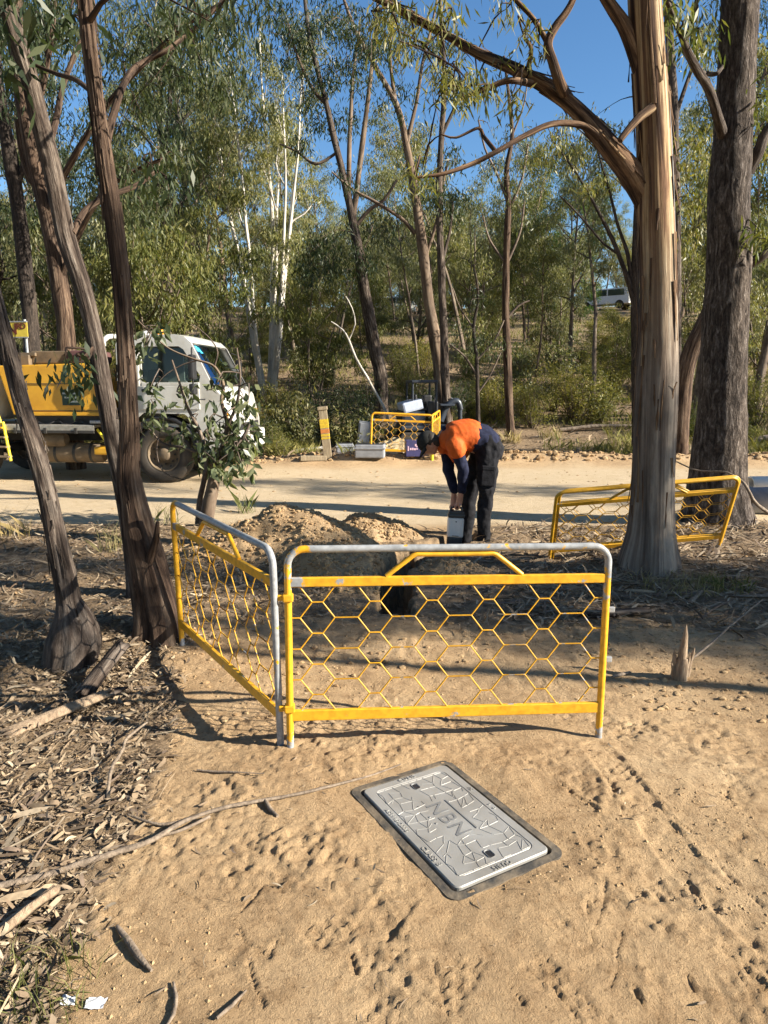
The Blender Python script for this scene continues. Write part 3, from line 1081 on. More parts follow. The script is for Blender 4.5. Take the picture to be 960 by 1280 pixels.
def clods(mb, P, rng, smin, smax, power=3.0, flat=0.7, small=False):
    global ICO
    if ICO is None:
        bm = bmesh.new()
        bmesh.ops.create_icosphere(bm, subdivisions=1, radius=1.0)
        bm.verts.index_update()
        ICO = (np.array([v.co[:] for v in bm.verts]), np.array([[v.index for v in f.verts] for f in bm.faces]))
        bm.free()
    V0, F0 = OCT if small else ICO
    n = len(P)
    s = smin + (smax - smin) * rng.random(n) ** power
    V = np.repeat(V0[None], n, 0) * (1 + 0.55 * (rng.random((n, len(V0), 1)) - 0.5))
    V = V * s[:, None, None] * (1 + 0.5 * (rng.random((n, 1, 3)) - 0.5))
    V[:, :, 2] *= flat
    V = V + P[:, None, :]
    V[:, :, 2] += s[:, None] * 0.05
    F = F0[None] + (np.arange(n) * len(V0))[:, None, None]
    mb.add(V.reshape(-1, 3), F.reshape(-1, 3), 0, None, 0.0, False)


heap('tall tan dirt heap crowned with loose lumps, behind the folded corner of the front barrier', -0.95, 6.85, 1.15, 0.74, 0.43, -0.28, 101, 5200)
heap('low dirt bank sloping down to the left edge of the open trench', -0.46, 6.15, 1.0, 0.52, 0.27, -0.9, 102, 3000)
heap('darker brown dirt heap at the back, beside the dirt road', -0.16, 7.72, 0.70, 0.42, 0.22, -0.25, 103, 1500)
heap('small crumbly dirt ridge on the right edge of the open trench', 0.62, 6.2, 0.40, 0.6, 0.08, 0.3, 104, 500)

# ------------------------------------------------------------------ loose clods and pebbles
rng = np.random.default_rng(21)
n = 42000
cy_ = 1.4 + 6.8 * rng.random(n) ** 1.1
cx_ = (rng.random(n) - 0.5) * 2 * (0.75 + 0.72 * cy_)
keep = vnoise(cx_ * 1.3, cy_ * 1.3, 71) + 0.35 * sstep(3.2, 4.4, cy_) > 0.62
lu, lv = lid_uv(cx_, cy_)
keep &= ~((np.abs(lu) < 0.26) & (np.abs(lv) < 0.385))
keep &= seg_dist(cx_, cy_, TRENCH) > 0.2
cx_, cy_ = cx_[keep], cy_[keep]
mb = MB()
clods(mb, np.stack([cx_, cy_, Hfine(cx_, cy_)], -1), rng, 0.0014, 0.0085, 4.0, .6, True)
n = 9000
cy_ = 3.3 + 4.6 * rng.random(n)
cx_ = (rng.random(n) - 0.45) * 6.5
keep = (vnoise(cx_ * 1.1, cy_ * 1.1, 74) > .38) & (seg_dist(cx_, cy_, TRENCH) > .2)
cx_, cy_ = cx_[keep], cy_[keep]
clods(mb, np.stack([cx_, cy_, Hfine(cx_, cy_)], -1), rng, .004, .022, 3.5, .6)
n = 900
cy_ = 8.6 + 5.6 * rng.random(n)
cx_ = -7 + 15 * rng.random(n)
clods(mb, np.stack([cx_, cy_, Hfine(cx_, cy_)], -1), rng, .006, .03, 4.0, .5)
n = 2600
cy_ = 14.9 + 1.5 * rng.random(n)
cx_ = -3 + 13 * rng.random(n)
clods(mb, np.stack([cx_, cy_, Hfine(cx_, cy_)], -1), rng, 0.015, 0.075, 3.0)
tag(mb.build('dirt_clods', M['clod']), kind='stuff')


# ------------------------------------------------------------------ bark and leaf litter
def strips(mb, P, rng, lmin, lmax, wmin, wmax, ang0=None, angs=pi, curl=0.5, tilt=0.25, seg=4, pw=2.0, lift=0.006):
    """curled flat strips lying about: P (n,3)"""
    n = len(P)
    L = lmin + (lmax - lmin) * rng.random(n) ** pw
    W = (wmin + (wmax - wmin) * rng.random(n) ** 1.5)
    W = np.minimum(W, L * 0.3)
    a = (0 if ang0 is None else ang0) + angs * (rng.random(n) * 2 - 1)
    el = np.abs(rng.normal(0, tilt, n))
    kb = rng.normal(0, curl, n)
    ks = rng.normal(0, curl * 0.8, n)
    t = np.linspace(0, 1, seg + 1)
    aa = a[:, None] + kb[:, None] * (t[None, :] - 0.5) * 2
    ee = el[:, None] + ks[:, None] * (t[None, :] - 0.5)
    dx = np.cos(aa) * np.cos(ee)
    dy = np.sin(aa) * np.cos(ee)
    dz = np.sin(ee)
    st = (L / seg)[:, None]
    X = np.concatenate([np.zeros((n, 1)), np.cumsum(dx[:, :-1] * st, 1)], 1)
    Y = np.concatenate([np.zeros((n, 1)), np.cumsum(dy[:, :-1] * st, 1)], 1)
    Z = np.concatenate([np.zeros((n, 1)), np.cumsum(dz[:, :-1] * st, 1)], 1)
    Z = Z - Z.min(1)[:, None]
    prof = np.array([0.35] + [1.0] * (seg - 1) + [0.15])
    roll = rng.normal(0, 0.5, n)[:, None]
    wx = -np.sin(aa) * np.cos(roll)
    wy = np.cos(aa) * np.cos(roll)
    wz = np.sin(roll) + 0 * aa
    hw = 0.5 * W[:, None] * prof[None, :]
    base = np.stack([X, Y, Z], -1) + P[:, None, :] + np.array([0, 0, lift])
    wv = np.stack([wx, wy, wz], -1) * hw[:, :, None]
    A = base + wv
    B = base - wv
    m = seg + 1
    V = np.stack([A, B], 2).reshape(n, m * 2, 3)
    V[:, :, 2] += (np.abs(wv[:, :, 2]).max(1))[:, None] * 0.8
    f = np.array([[2 * i, 2 * i + 1, 2 * i + 3, 2 * i + 2] for i in range(seg)])
    F = f[None] + (np.arange(n) * m * 2)[:, None, None]
    mb.add(V.reshape(-1, 3), F.reshape(-1, 4), 0, None, 0.0, True)


def scatter(n, x0, x1, y0, y1, rng, thr=0.35, bias=1.0):
    x = x0 + (x1 - x0) * rng.random(n)
    y = y0 + (y1 - y0) * rng.random(n) ** bias
    lt = litter(x, y)
    k = lt > thr + (1 - thr) * rng.random(n)
    lu, lv = lid_uv(x, y)
    k &= ~((np.abs(lu) < 0.26) & (np.abs(lv) < 0.385))
    k &= seg_dist(x, y, TRENCH) > 0.22
    x, y = x[k], y[k]
    return np.stack([x, y, Hfine(x, y)], -1)


rng = np.random.default_rng(31)
mb = MB()
strips(mb, scatter(34000, -3.4, 0.2, 1.45, 4.4, rng, 0.08, 1.3), rng, 0.010, 0.075, 0.003, 0.020, curl=0.7, tilt=0.35)
strips(mb, scatter(1000, -3.4, 0.1, 1.45, 4.6, rng, 0.2, 1.3), rng, 0.06, 0.30, 0.005, 0.026, 0.9, 0.9, curl=0.22, tilt=0.10, seg=5)
strips(mb, scatter(2200, -3.0, -0.3, 1.5, 3.4, rng, 0.2, 1.0), rng, 0.05, 0.18, 0.0015, 0.004, 0.8, 0.7, curl=0.18, tilt=0.2, seg=4)
strips(mb, scatter(9000, -6.0, -0.4, 4.2, 8.4, rng, 0.15), rng, 0.03, 0.22, 0.005, 0.022, curl=0.6, tilt=0.25)
strips(mb, scatter(11000, 0.4, 6.5, 4.0, 8.4, rng, 0.15), rng, 0.03, 0.20, 0.005, 0.022, curl=0.6, tilt=0.3)
strips(mb, scatter(1500, 0.8, 5.5, 4.4, 8.2, rng, 0.3), rng, 0.10, 0.45, 0.006, 0.03, 0.3, 0.9, curl=0.2, tilt=0.1, seg=6)
strips(mb, scatter(5000, -1.6, 2.2, 3.3, 7.5, rng, 0.03), rng, 0.02, 0.10, 0.004, 0.014, curl=0.6, tilt=0.3)
n = 420
x_ = -0.9 + 3.2 * rng.random(n)
y_ = 1.5 + 2.2 * rng.random(n)
lu, lv = lid_uv(x_, y_)
k_ = ~((np.abs(lu) < 0.26) & (np.abs(lv) < 0.385))
x_, y_ = x_[k_], y_[k_]
strips(mb, np.stack([x_, y_, Hfine(x_, y_)], -1), rng, 0.008, 0.055, 0.0015, 0.008, curl=0.5, tilt=0.15, lift=.002)
tag(mb.build('bark_litter', M['litter']), kind='stuff')
rng = np.random.default_rng(33)
mb = MB()
strips(mb, scatter(16000, -16, 16, 15.2, 30, rng, 0.2, 1.6), rng, 0.06, 0.5, 0.01, 0.05, 0.2, 1.2, curl=0.5, tilt=0.25)
tag(mb.build('forest_floor_litter', M['litter']), kind='stuff')


# ------------------------------------------------------------------ sticks, splinters and slabs
def stick(label, pts, radii, mat='stick', cat='stick', name='fallen_stick', side=(), n=9, group=None):
    P0 = Vector(pts[0])
    root = empty(name, P0, label, cat, group)
    p, r = resample([Vector(q) - P0 for q in pts], radii, 0.03)
    p[:, :2] += 0.006 * np.stack([fbm(np.arange(len(p)) * .35, 3, 5, 2), fbm(np.arange(len(p)) * .35, 9, 6, 2)], -1)
    mb = MB()
    tube(mb, p, r, n, disp=lambda a, l: (1 + 0.30 * fbm(a * 1.2, l * 22, 8, 3)) * (1 - .25 * np.abs(np.sin(a)) ))
    mb.build('wood', M[mat], root)
    for q, rr in side:
        p, r = resample([Vector(s) - P0 for s in q], rr, 0.03)
        mb = MB()
        tube(mb, p, r, 7)
        mb.build('twig', M[mat], root)
    return root


def gp(px, py, up=0.0):
    p = ground(px, py)
    p.z = float(Hfine(np.array([p.x]), np.array([p.y]))[0]) + up
    return p


stick('long grey fallen branch lying from the leaf litter to the pit lid',
      [gp(-12, 1122, .02), gp(60, 1102, .022), gp(130, 1078, .022), gp(190, 1058, .024), gp(236, 1030, .024), gp(290, 1014, .018), gp(345, 1002, .014), (gp(400, 990, .012)), gp(450, 974, .010), gp(500, 955, .006)],
      [.013, .0135, .013, .012, .0105, .009, .008, .007, .006, .003], cat='branch', name='fallen_branch',
      side=[([gp(236, 1030, .02), gp(200, 1035, .015), gp(160, 1026, .012)], [.007, .006, .004]),
            ([gp(262, 1025, .012), gp(225, 1044, .01), gp(182, 1050, .008)], [.007, .006, .003]),
            ([gp(332, 1005, .012), gp(338, 1014, .008), gp(347, 1022, .006)], [.008, .009, .006])])
stick('pale crooked stick standing out of the litter left of the long branch', [gp(136, 1006, .005), gp(138, 992, .03), gp(142, 975, .045), gp(152, 952, .05), gp(160, 935, .05), gp(184, 915, .05)], [.007, .008, .0075, .007, .007, .005])
stick('thin straight stick on sand above the long branch', [gp(247, 966, .008), gp(270, 968, .01), gp(300, 969, .01), gp(330, 971, .006)], [.004, .006, .004, .002])
stick('thick short stick lying in the litter near the bottom edge', [gp(148, 1164, .01), gp(160, 1178, .012), gp(174, 1199, .012), gp(192, 1216, .008)], [.006, .011, .012, .005])
stick('dark curved bark quill near the bottom left corner of the sand', [gp(218, 1232, .006), gp(222, 1250, .008), gp(218, 1272, .008), gp(205, 1290, .005)], [.004, .006, .006, .003])
stick('short dark stick lying flat left of the splintered stump', [gp(766, 850, .01), gp(778, 845, .012), gp(788, 842, .01)], [.008, .012, .007])
stick('thin pale stick propped up to the right of the splintered stump', [gp(858, 834, .02), gp(885, 820, .07), gp(912, 804, .12), gp(950, 782, .17)], [.010, .009, .007, .004])
stick('thin dead stick lying in shade near the bottom edge', [gp(272, 1280, .008), gp(292, 1262, .008), gp(309, 1240, .006)], [.005, .006, .003])

# broken stump
b0 = gp(848, 848)
root = empty('splintered_stump', b0, 'broken splintered wooden stump with a tall pointed shard on the right', 'stump')
mb = MB()
rng = np.random.default_rng(5)
tube(mb, [(0, 0, -.03), (.0, 0, .03), (.012, 0, .09), (.015, 0, .13)], [.048, .042, .036, .026], 14, disp=lambda a, l: 1 + .3 * fbm(a * 1.6, l * 6, 3, 3))
mb.build('wood', M['splinter'], root)
for (dx, dy, h, w, lean) in ((.012, .0, .33, .030, .01), (.045, .0, .19, .018, .035), (-.02, .01, .17, .022, -.01), (.03, -.015, .15, .016, .02), (-.03, -.01, .11, .014, -.02)):
    mb = MB()
    tube(mb, [(dx, dy, .02), (dx + lean * .3, dy, h * .45), (dx + lean * .8, dy, h * .8), (dx + lean, dy, h)], [w, w * .85, w * .5, .001], 7, disp=lambda a, l: 1 + .4 * fbm(a * 1.5, l * 10, 9, 2))
    mb.build('shard', M['splinter'], root)


def slab(label, px, py, L, W, ang, tilt, seed, name='bark_slab', mat='stick'):
    p = gp(px, py, 0.015)
    rng = np.random.default_rng(seed)
    n, k = 16, 7
    u = np.linspace(0, 1, n)
    v = np.linspace(-1, 1, k)
    U, Vv = np.meshgrid(u, v, indexing='ij')
    wj = W * (0.75 + 0.4 * vnoise(U * 5, Vv * 0 + seed, seed)) * (1 - 0.35 * U)
    X = (U - 0.5) * L + 0.03 * (vnoise(Vv * 3, U * 0 + 1, seed + 2) - .5) * (np.abs(U - .5) * 2) ** 4 * 8 * L
    Y = Vv * wj * 0.5
    Z = 0.16 * W * (1 - Vv ** 2) * 1.6 + U * L * sin(tilt) + 0.01 * fbm(U * 3, Vv * 5, seed, 2)
    top = np.stack([X, Y, Z], -1).reshape(-1, 3)
    bot = top - np.array([0, 0, 0.012])
    i = np.arange(n - 1)[:, None] * k + np.arange(k - 1)[None, :]
    F = np.stack([i, i + k, i + k + 1, i + 1], -1).reshape(-1, 4)
    V = np.vstack([top, bot])
    Fb = F[:, ::-1] + n * k
    rim = [j for j in range(k)] + [k * r + k - 1 for r in range(1, n)] + [k * (n - 1) + j for j in range(k - 2, -1, -1)] + [k * r for r in range(n - 2, 0, -1)]
    Fr = np.array([[rim[j], rim[(j + 1) % len(rim)], rim[(j + 1) % len(rim)] + n * k, rim[j] + n * k] for j in range(len(rim))])
    mb = MB()
    uv = np.stack([V[:, 1], V[:, 0]], -1)
    mb.add(V, [np.vstack([F, Fb, Fr])], 0, uv)
    o = mb.build(name, BK['greybrown'] if mat == 'stick' else M[mat], loc=p)
    o.rotation_euler = (0, 0, ang)
    tag(o, label, 'bark')
    return o


slab('grey cracked bark slab leaning at the foot of the leftmost front tree', 128, 862, 0.34, 0.13, 1.25, 0.5, 3)
slab('narrow bark slab lying beside the grey cracked slab', 108, 888, 0.36, 0.08, 0.75, 0.1, 4)
slab('long pale torn bark sheet pointing up toward the leftmost front tree', 72, 903, 0.48, 0.09, 0.72, 0.12, 5, mat='splinter')
slab('reddish bark sheet at the left photo edge below the long branch', 18, 1165, 0.26, 0.05, 1.0, 0.15, 6, mat='splinter')
slab('flat dark bark piece lying on litter under the right big tree', 770, 772, 0.48, 0.10, 0.1, 0.03, 7)
slab('pale bark strip lying on litter right of the big tree foot', 868, 752, 0.32, 0.04, 0.9, 0.06, 8, mat='splinter')
for (px, py, s, lab) in ((120, 1254, .026, 'crumpled white paper scrap in the bottom left litter'), (86, 1252, .022, 'grey white paper scrap left of the crumpled white scrap')):
    p = gp(px, py, .006)
    rng = np.random.default_rng(px)
    mb = MB()
    g = np.linspace(-1, 1, 6)
    X, Y = np.meshgrid(g, g)
    Z = .5 * fbm(X * 1.3, Y * 1.3, px, 2)
    i = np.arange(5)[:, None] * 6 + np.arange(5)[None, :]
    mb.add(np.stack([X * s, Y * s * .7, Z * s], -1).reshape(-1, 3), np.stack([i, i + 1, i + 7, i + 6], -1).reshape(-1, 4), smooth=False)
    o = mb.build('paper_scrap', M['paper'], loc=p)
    tag(o, lab, 'paper')
# ------------------------------------------------------------------ the communications pit
def rrect(w, h, r, n=6):
    out = []
    for cx, cy, a0 in ((w - r, h - r, 0), (-w + r, h - r, pi / 2), (-w + r, -h + r, pi), (w - r, -h + r, 1.5 * pi)):
        for k in range(n + 1):
            a = a0 + pi / 2 * k / n
            out.append((cx + r * cos(a), cy + r * sin(a)))
    return out


def ring(mb, loops, mi=0, smooth=False):
    n = len(loops[0])
    V = np.concatenate([np.array(l, float) for l in loops])
    j = np.arange(n)
    for k in range(len(loops) - 1):
        F = np.stack([j + k * n, (j + 1) % n + k * n, (j + 1) % n + (k + 1) * n, j + (k + 1) * n], -1)
        if k == 0:
            mb.add(V, F, mi, None, 0, smooth)
            b = mb.n - len(V)
        else:
            mb.F.append((F + b, mi, smooth))
    return b, n


pit = empty('pit_lid', (LID_C[0], LID_C[1], 0.004), 'grey metal pit lid reading NBN, set in sand in front of the barrier', 'pit lid', rotz=LID_ANG)
mb = MB()
lw, lh = 0.205, 0.333
L0 = [(x, y, -.05) for x, y in rrect(lw + .044, lh + .044, .045)]
L1 = [(x, y, .002) for x, y in rrect(lw + .042, lh + .042, .045)]
L2 = [(x, y, .004) for x, y in rrect(lw + .012, lh + .012, .028)]
L3 = [(x, y, -.02) for x, y in rrect(lw + .007, lh + .007, .026)]
L4 = [(x, y, -.03) for x, y in rrect(.01, .01, .005)]
ring(mb, [L0, L1, L2, L3, L4])
mb.build('surround', M['rim'], pit)
mb = MB()
A0 = [(x, y, -.018) for x, y in rrect(lw, lh, .024)]
A1 = [(x, y, .006) for x, y in rrect(lw, lh, .024)]
A2 = [(x, y, .0095) for x, y in rrect(lw - .0035, lh - .0035, .022)]
A3 = [(x, y, .0095) for x, y in rrect(lw - .036, lh - .036, .03)]
A4 = [(x, y, .0075) for x, y in rrect(lw - .0385, lh - .0385, .028)]
A5 = [(x, y, .0075) for x, y in rrect(lw - .041, lh - .041, .027)]
A6 = [(x, y, .0092) for x, y in rrect(lw - .0425, lh - .0425, .026)]
b, n = ring(mb, [A0, A1, A2, A3, A4, A5, A6])
mb.F.append((np.arange(n)[None, :] + b + 6 * n, 0, False))
mb.build('lid_plate', M['lid'], pit)
# raised ribs of the crazed tread
rng = np.random.default_rng(14)
gx, gy = 9, 15
px_ = np.linspace(-lw + .048, lw - .048, gx)
py_ = np.linspace(-lh + .048, lh - .048, gy)
node = {}
for i in range(gx):
    for j in range(gy):
        jx = 0 if i in (0, gx - 1) else rng.normal(0, .0085)
        jy = 0 if j in (0, gy - 1) else rng.normal(0, .009)
        node[i, j] = (px_[i] + jx + (0.006 if j % 2 else -.006), py_[j] + jy)
mb = MB()
# reading direction of the letters runs down the long side, their tops to the right
for i in range(gx):
    for j in range(gy):
        for di, dj in ((1, 0), (0, 1), (1, 1)):
            q = node.get((i + di, j + dj))
            if q is None or (di and dj and rng.random() < .80) or rng.random() < .30:
                continue
            p = node[i, j]
            mx, my = (p[0] + q[0]) / 2, (p[1] + q[1]) / 2
            if abs(mx) < .062 and abs(my) < .125:
                continue
            if (abs(mx) < .03) and abs(abs(my) - .245) < .03:
                continue
            if abs(mx) > lw - .047 or abs(my) > lh - .047:
                continue
            d = np.array((q[0] - p[0], q[1] - p[1]))
            L = np.hypot(*d)
            d /= L
            e = np.array((-d[1], d[0])) * .0017
            f = 0.06 * L
            a = np.array(p) + d * f
            c = np.array(q) - d * f
            V = [(*(a - e), .009), (*(c - e), .009), (*(c + e), .009), (*(a + e), .009),
                 (*(a - e * .5), .0106), (*(c - e * .5), .0106), (*(c + e * .5), .0106), (*(a + e * .5), .0106)]
            mb.add(V, np.array([[4, 5, 6, 7], [0, 1, 5, 4], [1, 2, 6, 5], [2, 3, 7, 6], [3, 0, 4, 7]]), smooth=False)
tag(mb.build('tread_ribs', M['lid'], pit), kind='stuff')
RZ = Matrix.Rotation(-pi / 2, 4, 'Z')


def lid_text(name, body, size, x, y, rot, bold, sp=1.0, mat='lid', d=.0030):
    Mx = Matrix.Translation((x, y, .0093)) @ Matrix.Rotation(rot, 4, 'Z')
    return put_text(name, body, size, d, M[mat], pit, Mx, bold, sp)


lid_text('lettering', 'NBN', .100, -.010, 0, -pi / 2, .0002, 1.14, 'lid_dark', .0014)
mb = MB()
box(mb, (.052, 0, .0098), (.008, .21, .004), .0015)
mb.build('letter_bar', M['lid_dark'], pit)
for yy in (.118, -.005, .04):
    mb = MB()
    lathe(mb, [(.0001, .011), (.004, .011), (.005, .009)], 10, 0, Matrix.Translation((-.066, yy * 1.0, 0)))
    mb.build('stud', M['lid_dark'], pit)
lid_text('edge_lettering', 'AS3996-2006', .024, -lw + .0185, .085, -pi / 2, .0004, 1.25)
lid_text('edge_lettering', 'CLASS B', .028, -lw + .0185, -.155, -pi / 2, .0004, 1.15)
lid_text('edge_lettering', 'CUBIS', .026, 0, lh - .018, 0, .0005, 1.2)
lid_text('edge_lettering', 'CUBIS', .026, 0, -lh + .018, pi, .0005, 1.2)
lid_text('edge_lettering', 'P5', .022, lw - .0185, .12, -pi / 2, .0004, 1.2)
lid_text('edge_lettering', '3  0', .02, lw - .0185, -.02, -pi / 2, .0004, 1.3)
for yy in (.245, -.245):
    mb = MB()
    o1 = [(x, y + yy, .0096) for x, y in rrect(.013, .021, .010)]
    o2 = [(x, y + yy, .0125) for x, y in rrect(.0135, .0215, .010)]
    i1 = [(x, y + yy, .0106) for x, y in rrect(.011, .019, .009)]
    i2 = [(x, y + yy, .0098) for x, y in rrect(.0105, .0185, .009)]
    ring(mb, [o1, o2, i1, i2])
    b = mb.n - 4 * 28
    mb.F.append((np.arange(28)[None, :] + b + 3 * 28, 1, False))
    mb.build('lift_slot', [M['lid_dark'], M['black']], pit)


# ------------------------------------------------------------------ yellow barrier panels
def wire_mesh(W, P, zt, zb, up, r, mat):
    """one zig-zag wire with flats; up: which corner carries the long flat"""
    fl, fs = 0.40 * P, 0.18 * P
    pts = []
    x = -P
    z_hi, z_lo = zt, zb
    a, c = (fl, fs) if up else (fs, fl)
    # centres: high flats at k*P (up) or (k+.5)*P
    off = 0.0 if up else 0.5 * P
    k = -1
    while k * P + off < W + P:
        cx = k * P + off
        pts += [(cx - a / 2, z_hi), (cx + a / 2, z_hi), (cx + P / 2 - c / 2, z_lo), (cx + P / 2 + c / 2, z_lo)]
        k += 1
    out = []
    for (x0, z0), (x1, z1) in zip(pts[:-1], pts[1:]):
        if x1 <= 0 or x0 >= W:
            continue
        q0, q1 = (x0, z0), (x1, z1)
        if x0 < 0:
            t = -x0 / (x1 - x0)
            q0 = (0, z0 + (z1 - z0) * t)
        if x1 > W:
            t = (W - x0) / (x1 - x0)
            q1 = (W, z0 + (z1 - z0) * t)
        if not out:
            out.append(q0)
        out.append(q1)
    P3 = []
    for i, (x, z) in enumerate(out):
        if 0 < i < len(out) - 1:
            for d in (-.006, 0, .006):
                s = 0 if d == 0 else d
                nx_, nz_ = out[i + (1 if d > 0 else -1)] if d else (x, z)
                L = sqrt((nx_ - x) ** 2 + (nz_ - z) ** 2) or 1
                P3.append((x + (nx_ - x) / L * abs(d), 0, z + (nz_ - z) / L * abs(d)))
        else:
            P3.append((x, 0, z))
    mb = MB()
    m = len(P3)
    att = 0.03 + 0.26 * (vnoise(np.arange(m) * .23, m * .1 + zt * 50, 6) - .5)
    tube(mb, P3, r, 6, att=att)
    return mb.mesh('wire', mat, 'wear')


def panel(label, p0, p1, up, Hh=0.955, P=None, wear=(0, 0, 0, 0), mat='yellow', clips=(), group='yellow mesh barrier panels', tw=1.0):
    """p0, p1: feet; up: direction of the posts"""
    p0 = Vector(p0)
    p1 = Vector(p1)
    W = (p1 - p0).length
    ex = (p1 - p0).normalized()
    ez = (Vector(up) - Vector(up).dot(ex) * ex).normalized()
    ey = ez.cross(ex)
    root = empty('barrier_panel', p0, label, 'barrier', group)
    root.rotation_mode = 'XYZ'
    R = Matrix((ex, ey, ez)).transposed()
    root.rotation_euler = R.to_euler()
    r = 0.0165 * tw
    c = 0.075
    pts = [(0, 0, 0), (0, 0, .2), (0, 0, .5), (0, 0, Hh - r - c)]
    for k in range(1, 9):
        a = pi / 2 * k / 8
        pts.append((c - c * cos(a), 0, Hh - r - c + c * sin(a)))
    n = 14
    for k in range(1, n):
        pts.append((c + (W - 2 * c) * k / n, 0, Hh - r))
    for k in range(0, 9):
        a = pi / 2 * k / 8
        pts.append((W - c + c * sin(a), 0, Hh - r - c + c * cos(a)))
    pts += [(W, 0, .5), (W, 0, .2), (W, 0, 0)]
    m = len(pts)
    lw_, tl, tr_, rw = wear
    att = np.zeros(m)
    for i, q in enumerate(pts):
        f = q[0] / W
        if q[2] < Hh - r - c - .01:
            att[i] = lw_ if q[0] < W / 2 else rw
        else:
            att[i] = tl if f < .1 else (tr_ if f > .9 else max(tl, tr_))
        if q[2] < 0.05:
            att[i] = 0.3
    att += 0.08 * (vnoise(np.arange(m) * .9, p0.x * 7, 3) - .5)
    mb = MB()
    tube(mb, pts, r, 12, att=att)
    mb.build('frame_tube', M[mat], root, attr='wear')
    for nm, z, h in (('upper_rail', .79 - (.955 - Hh), .042), ('lower_rail', .165, .050)):
        mb = MB()
        ns = 14
        for k in range(ns):
            x0, x1 = r * .6 + (W - 1.2 * r) * k / ns, r * .6 + (W - 1.2 * r) * (k + 1) / ns
        e = 0.003
        prof = [(-.011, -h / 2 + e), (-.011, h / 2 - e), (-.011 + e, h / 2), (.011 - e, h / 2), (.011, h / 2 - e), (.011, -h / 2 + e), (.011 - e, -h / 2), (-.011 + e, -h / 2)]
        xs_ = np.linspace(r * .5, W - r * .5, ns)
        V = np.array([[(x, y, z + zz) for y, zz in prof] for x in xs_]).reshape(-1, 3)
        q = len(prof)
        i = np.arange(ns - 1)[:, None] * q
        j = np.arange(q)[None, :]
        F = np.stack([i + j, i + (j + 1) % q, i + q + (j + 1) % q, i + q + j], -1).reshape(-1, 4)[:, ::-1]
        wv = np.repeat(0.03 + 0.10 * (vnoise(np.arange(ns) * .8, z * 9 + p0.y * 5, 4) - .5) + .12 * (np.abs(np.linspace(-1, 1, ns)) > .85), q)
        mb.add(V, F, 0, None, wv, False)
        mb.build(nm, M[mat], root, attr='wear')
    mb = MB()
    x0, x1, x2, x3 = W * .30, W * .385, W * .64, W * .725
    zl, zh = .811 - (.955 - Hh), Hh - r * 2 - .012
    hp, hr = resample([(x0, 0, zl), (x0 + (x1 - x0) * .8, 0, zh - .022), (x1 + .01, 0, zh), (x1 + .05, 0, zh), (x2 - .05, 0, zh), (x2 - .01, 0, zh), (x3 - (x3 - x2) * .8, 0, zh - .022), (x3, 0, zl)], [.0115] * 8, .02)
    tube(mb, hp, hr, 10, att=.04)
    mb.build('handle', M[mat], root, attr='wear')
    # woven wire
    zt, zb = .769 - (.955 - Hh), .190
    N = 8
    a = (zt - zb) / N
    Pm = P or .258
    for s in (0, 1):
        me = wire_mesh(W, Pm, a, 0.0, s == 0, .0034 * tw, M[mat])
        for k in range(s, N, 2):
            inst('wire', me, root, (0, 0, zt - (k + 1) * a))
    for z, side in clips:
        mb = MB()
        sx = -1 if side < 0 else 1
        xx = 0 if side < 0 else W
        if abs(side) == 1:
            box(mb, (xx, 0, z), (.046, .046, .034), .006)
        box(mb, (xx + sx * (.034 if abs(side) == 1 else .026), 0, z), (.030, .020, .026), .004)
        mb.build('hinge_clip', M['yellow'] if abs(side) == 1 else M['galv'], root)
    return root


def foot(px, py):
    p = ground(px, py)
    p.z -= 0.01
    return p


pL = foot(363, 934)
pR = foot(748, 922)
panel('yellow mesh barrier panel across the front, grey worn top tube, above the pit lid', pL, pR, (0, 0.02, 1),
      wear=(-.05, .17, .30, .02), clips=((.72, -1), (.20, -1), (.64, 2), (.40, 2)))
qN = foot(351, 931)
qF = foot(228, 808)
panel('yellow mesh barrier panel swung back on the left, hinged to the front panel', qF, qN, (0.0, -.04, 1),
      wear=(-.05, .10, .34, .28))

# the folded pair leaning on the trees
a0 = at(686, 704, 6.95)
a1 = at(897, 686, 7.0)


def up_from(foot_p, px, py, Lh):
    """where a post of length Lh standing at foot_p ends, seen on the ray through (px, py), leaning nearer"""
    d = ray(px, py)
    o = Vector((0, 0, EYE)) - foot_p
    A = d.dot(d)
    B = 2 * d.dot(o)
    Cc = o.dot(o) - Lh * Lh
    disc = max(0.0, B * B - 4 * A * Cc)
    t = (-B - sqrt(disc)) / (2 * A)
    return (Vector((0, 0, EYE)) + d * t - foot_p).normalized()


dU = (up_from(a0, 697, 615, .90) + up_from(a1, 926, 594, .90)).normalized()
panel('folded yellow barrier panel leaning against the big trees, nearer of the pair', a0, a1, dU, Hh=.90, P=.262, wear=(-.05, .0, .05, .0), mat='yellow_shaded', group='folded barrier panels leaning on the trees')
off = Vector((0.05, 0.075, 0.004))
panel('folded yellow barrier panel leaning against the big trees, behind the nearer one', a0 + off, a1 + off * 0.9, dU, Hh=.90, P=.262, wear=(.0, .0, .05, -.05), mat='yellow_shaded', group='folded barrier panels leaning on the trees')

# barrier round the pit across the road
bL = foot(463, 571)
bR = foot(536, 574)
panel('far yellow barrier panel across the road, facing the camera beside the excavator', bL, bL + (bR - bL).normalized() * 1.27, (0, 0, 1), wear=(0, .03, .0, 0), tw=1.35, group='barrier panels round the far pit')
e0 = bL + (bR - bL).normalized() * 1.30
panel('far yellow barrier panel seen almost edge on, right of the far front panel', e0, e0 + Vector((0.26, 1.40, 0.05)), (0, 0, 1), wear=(0, .0, .0, 0), tw=1.35, group='barrier panels round the far pit')
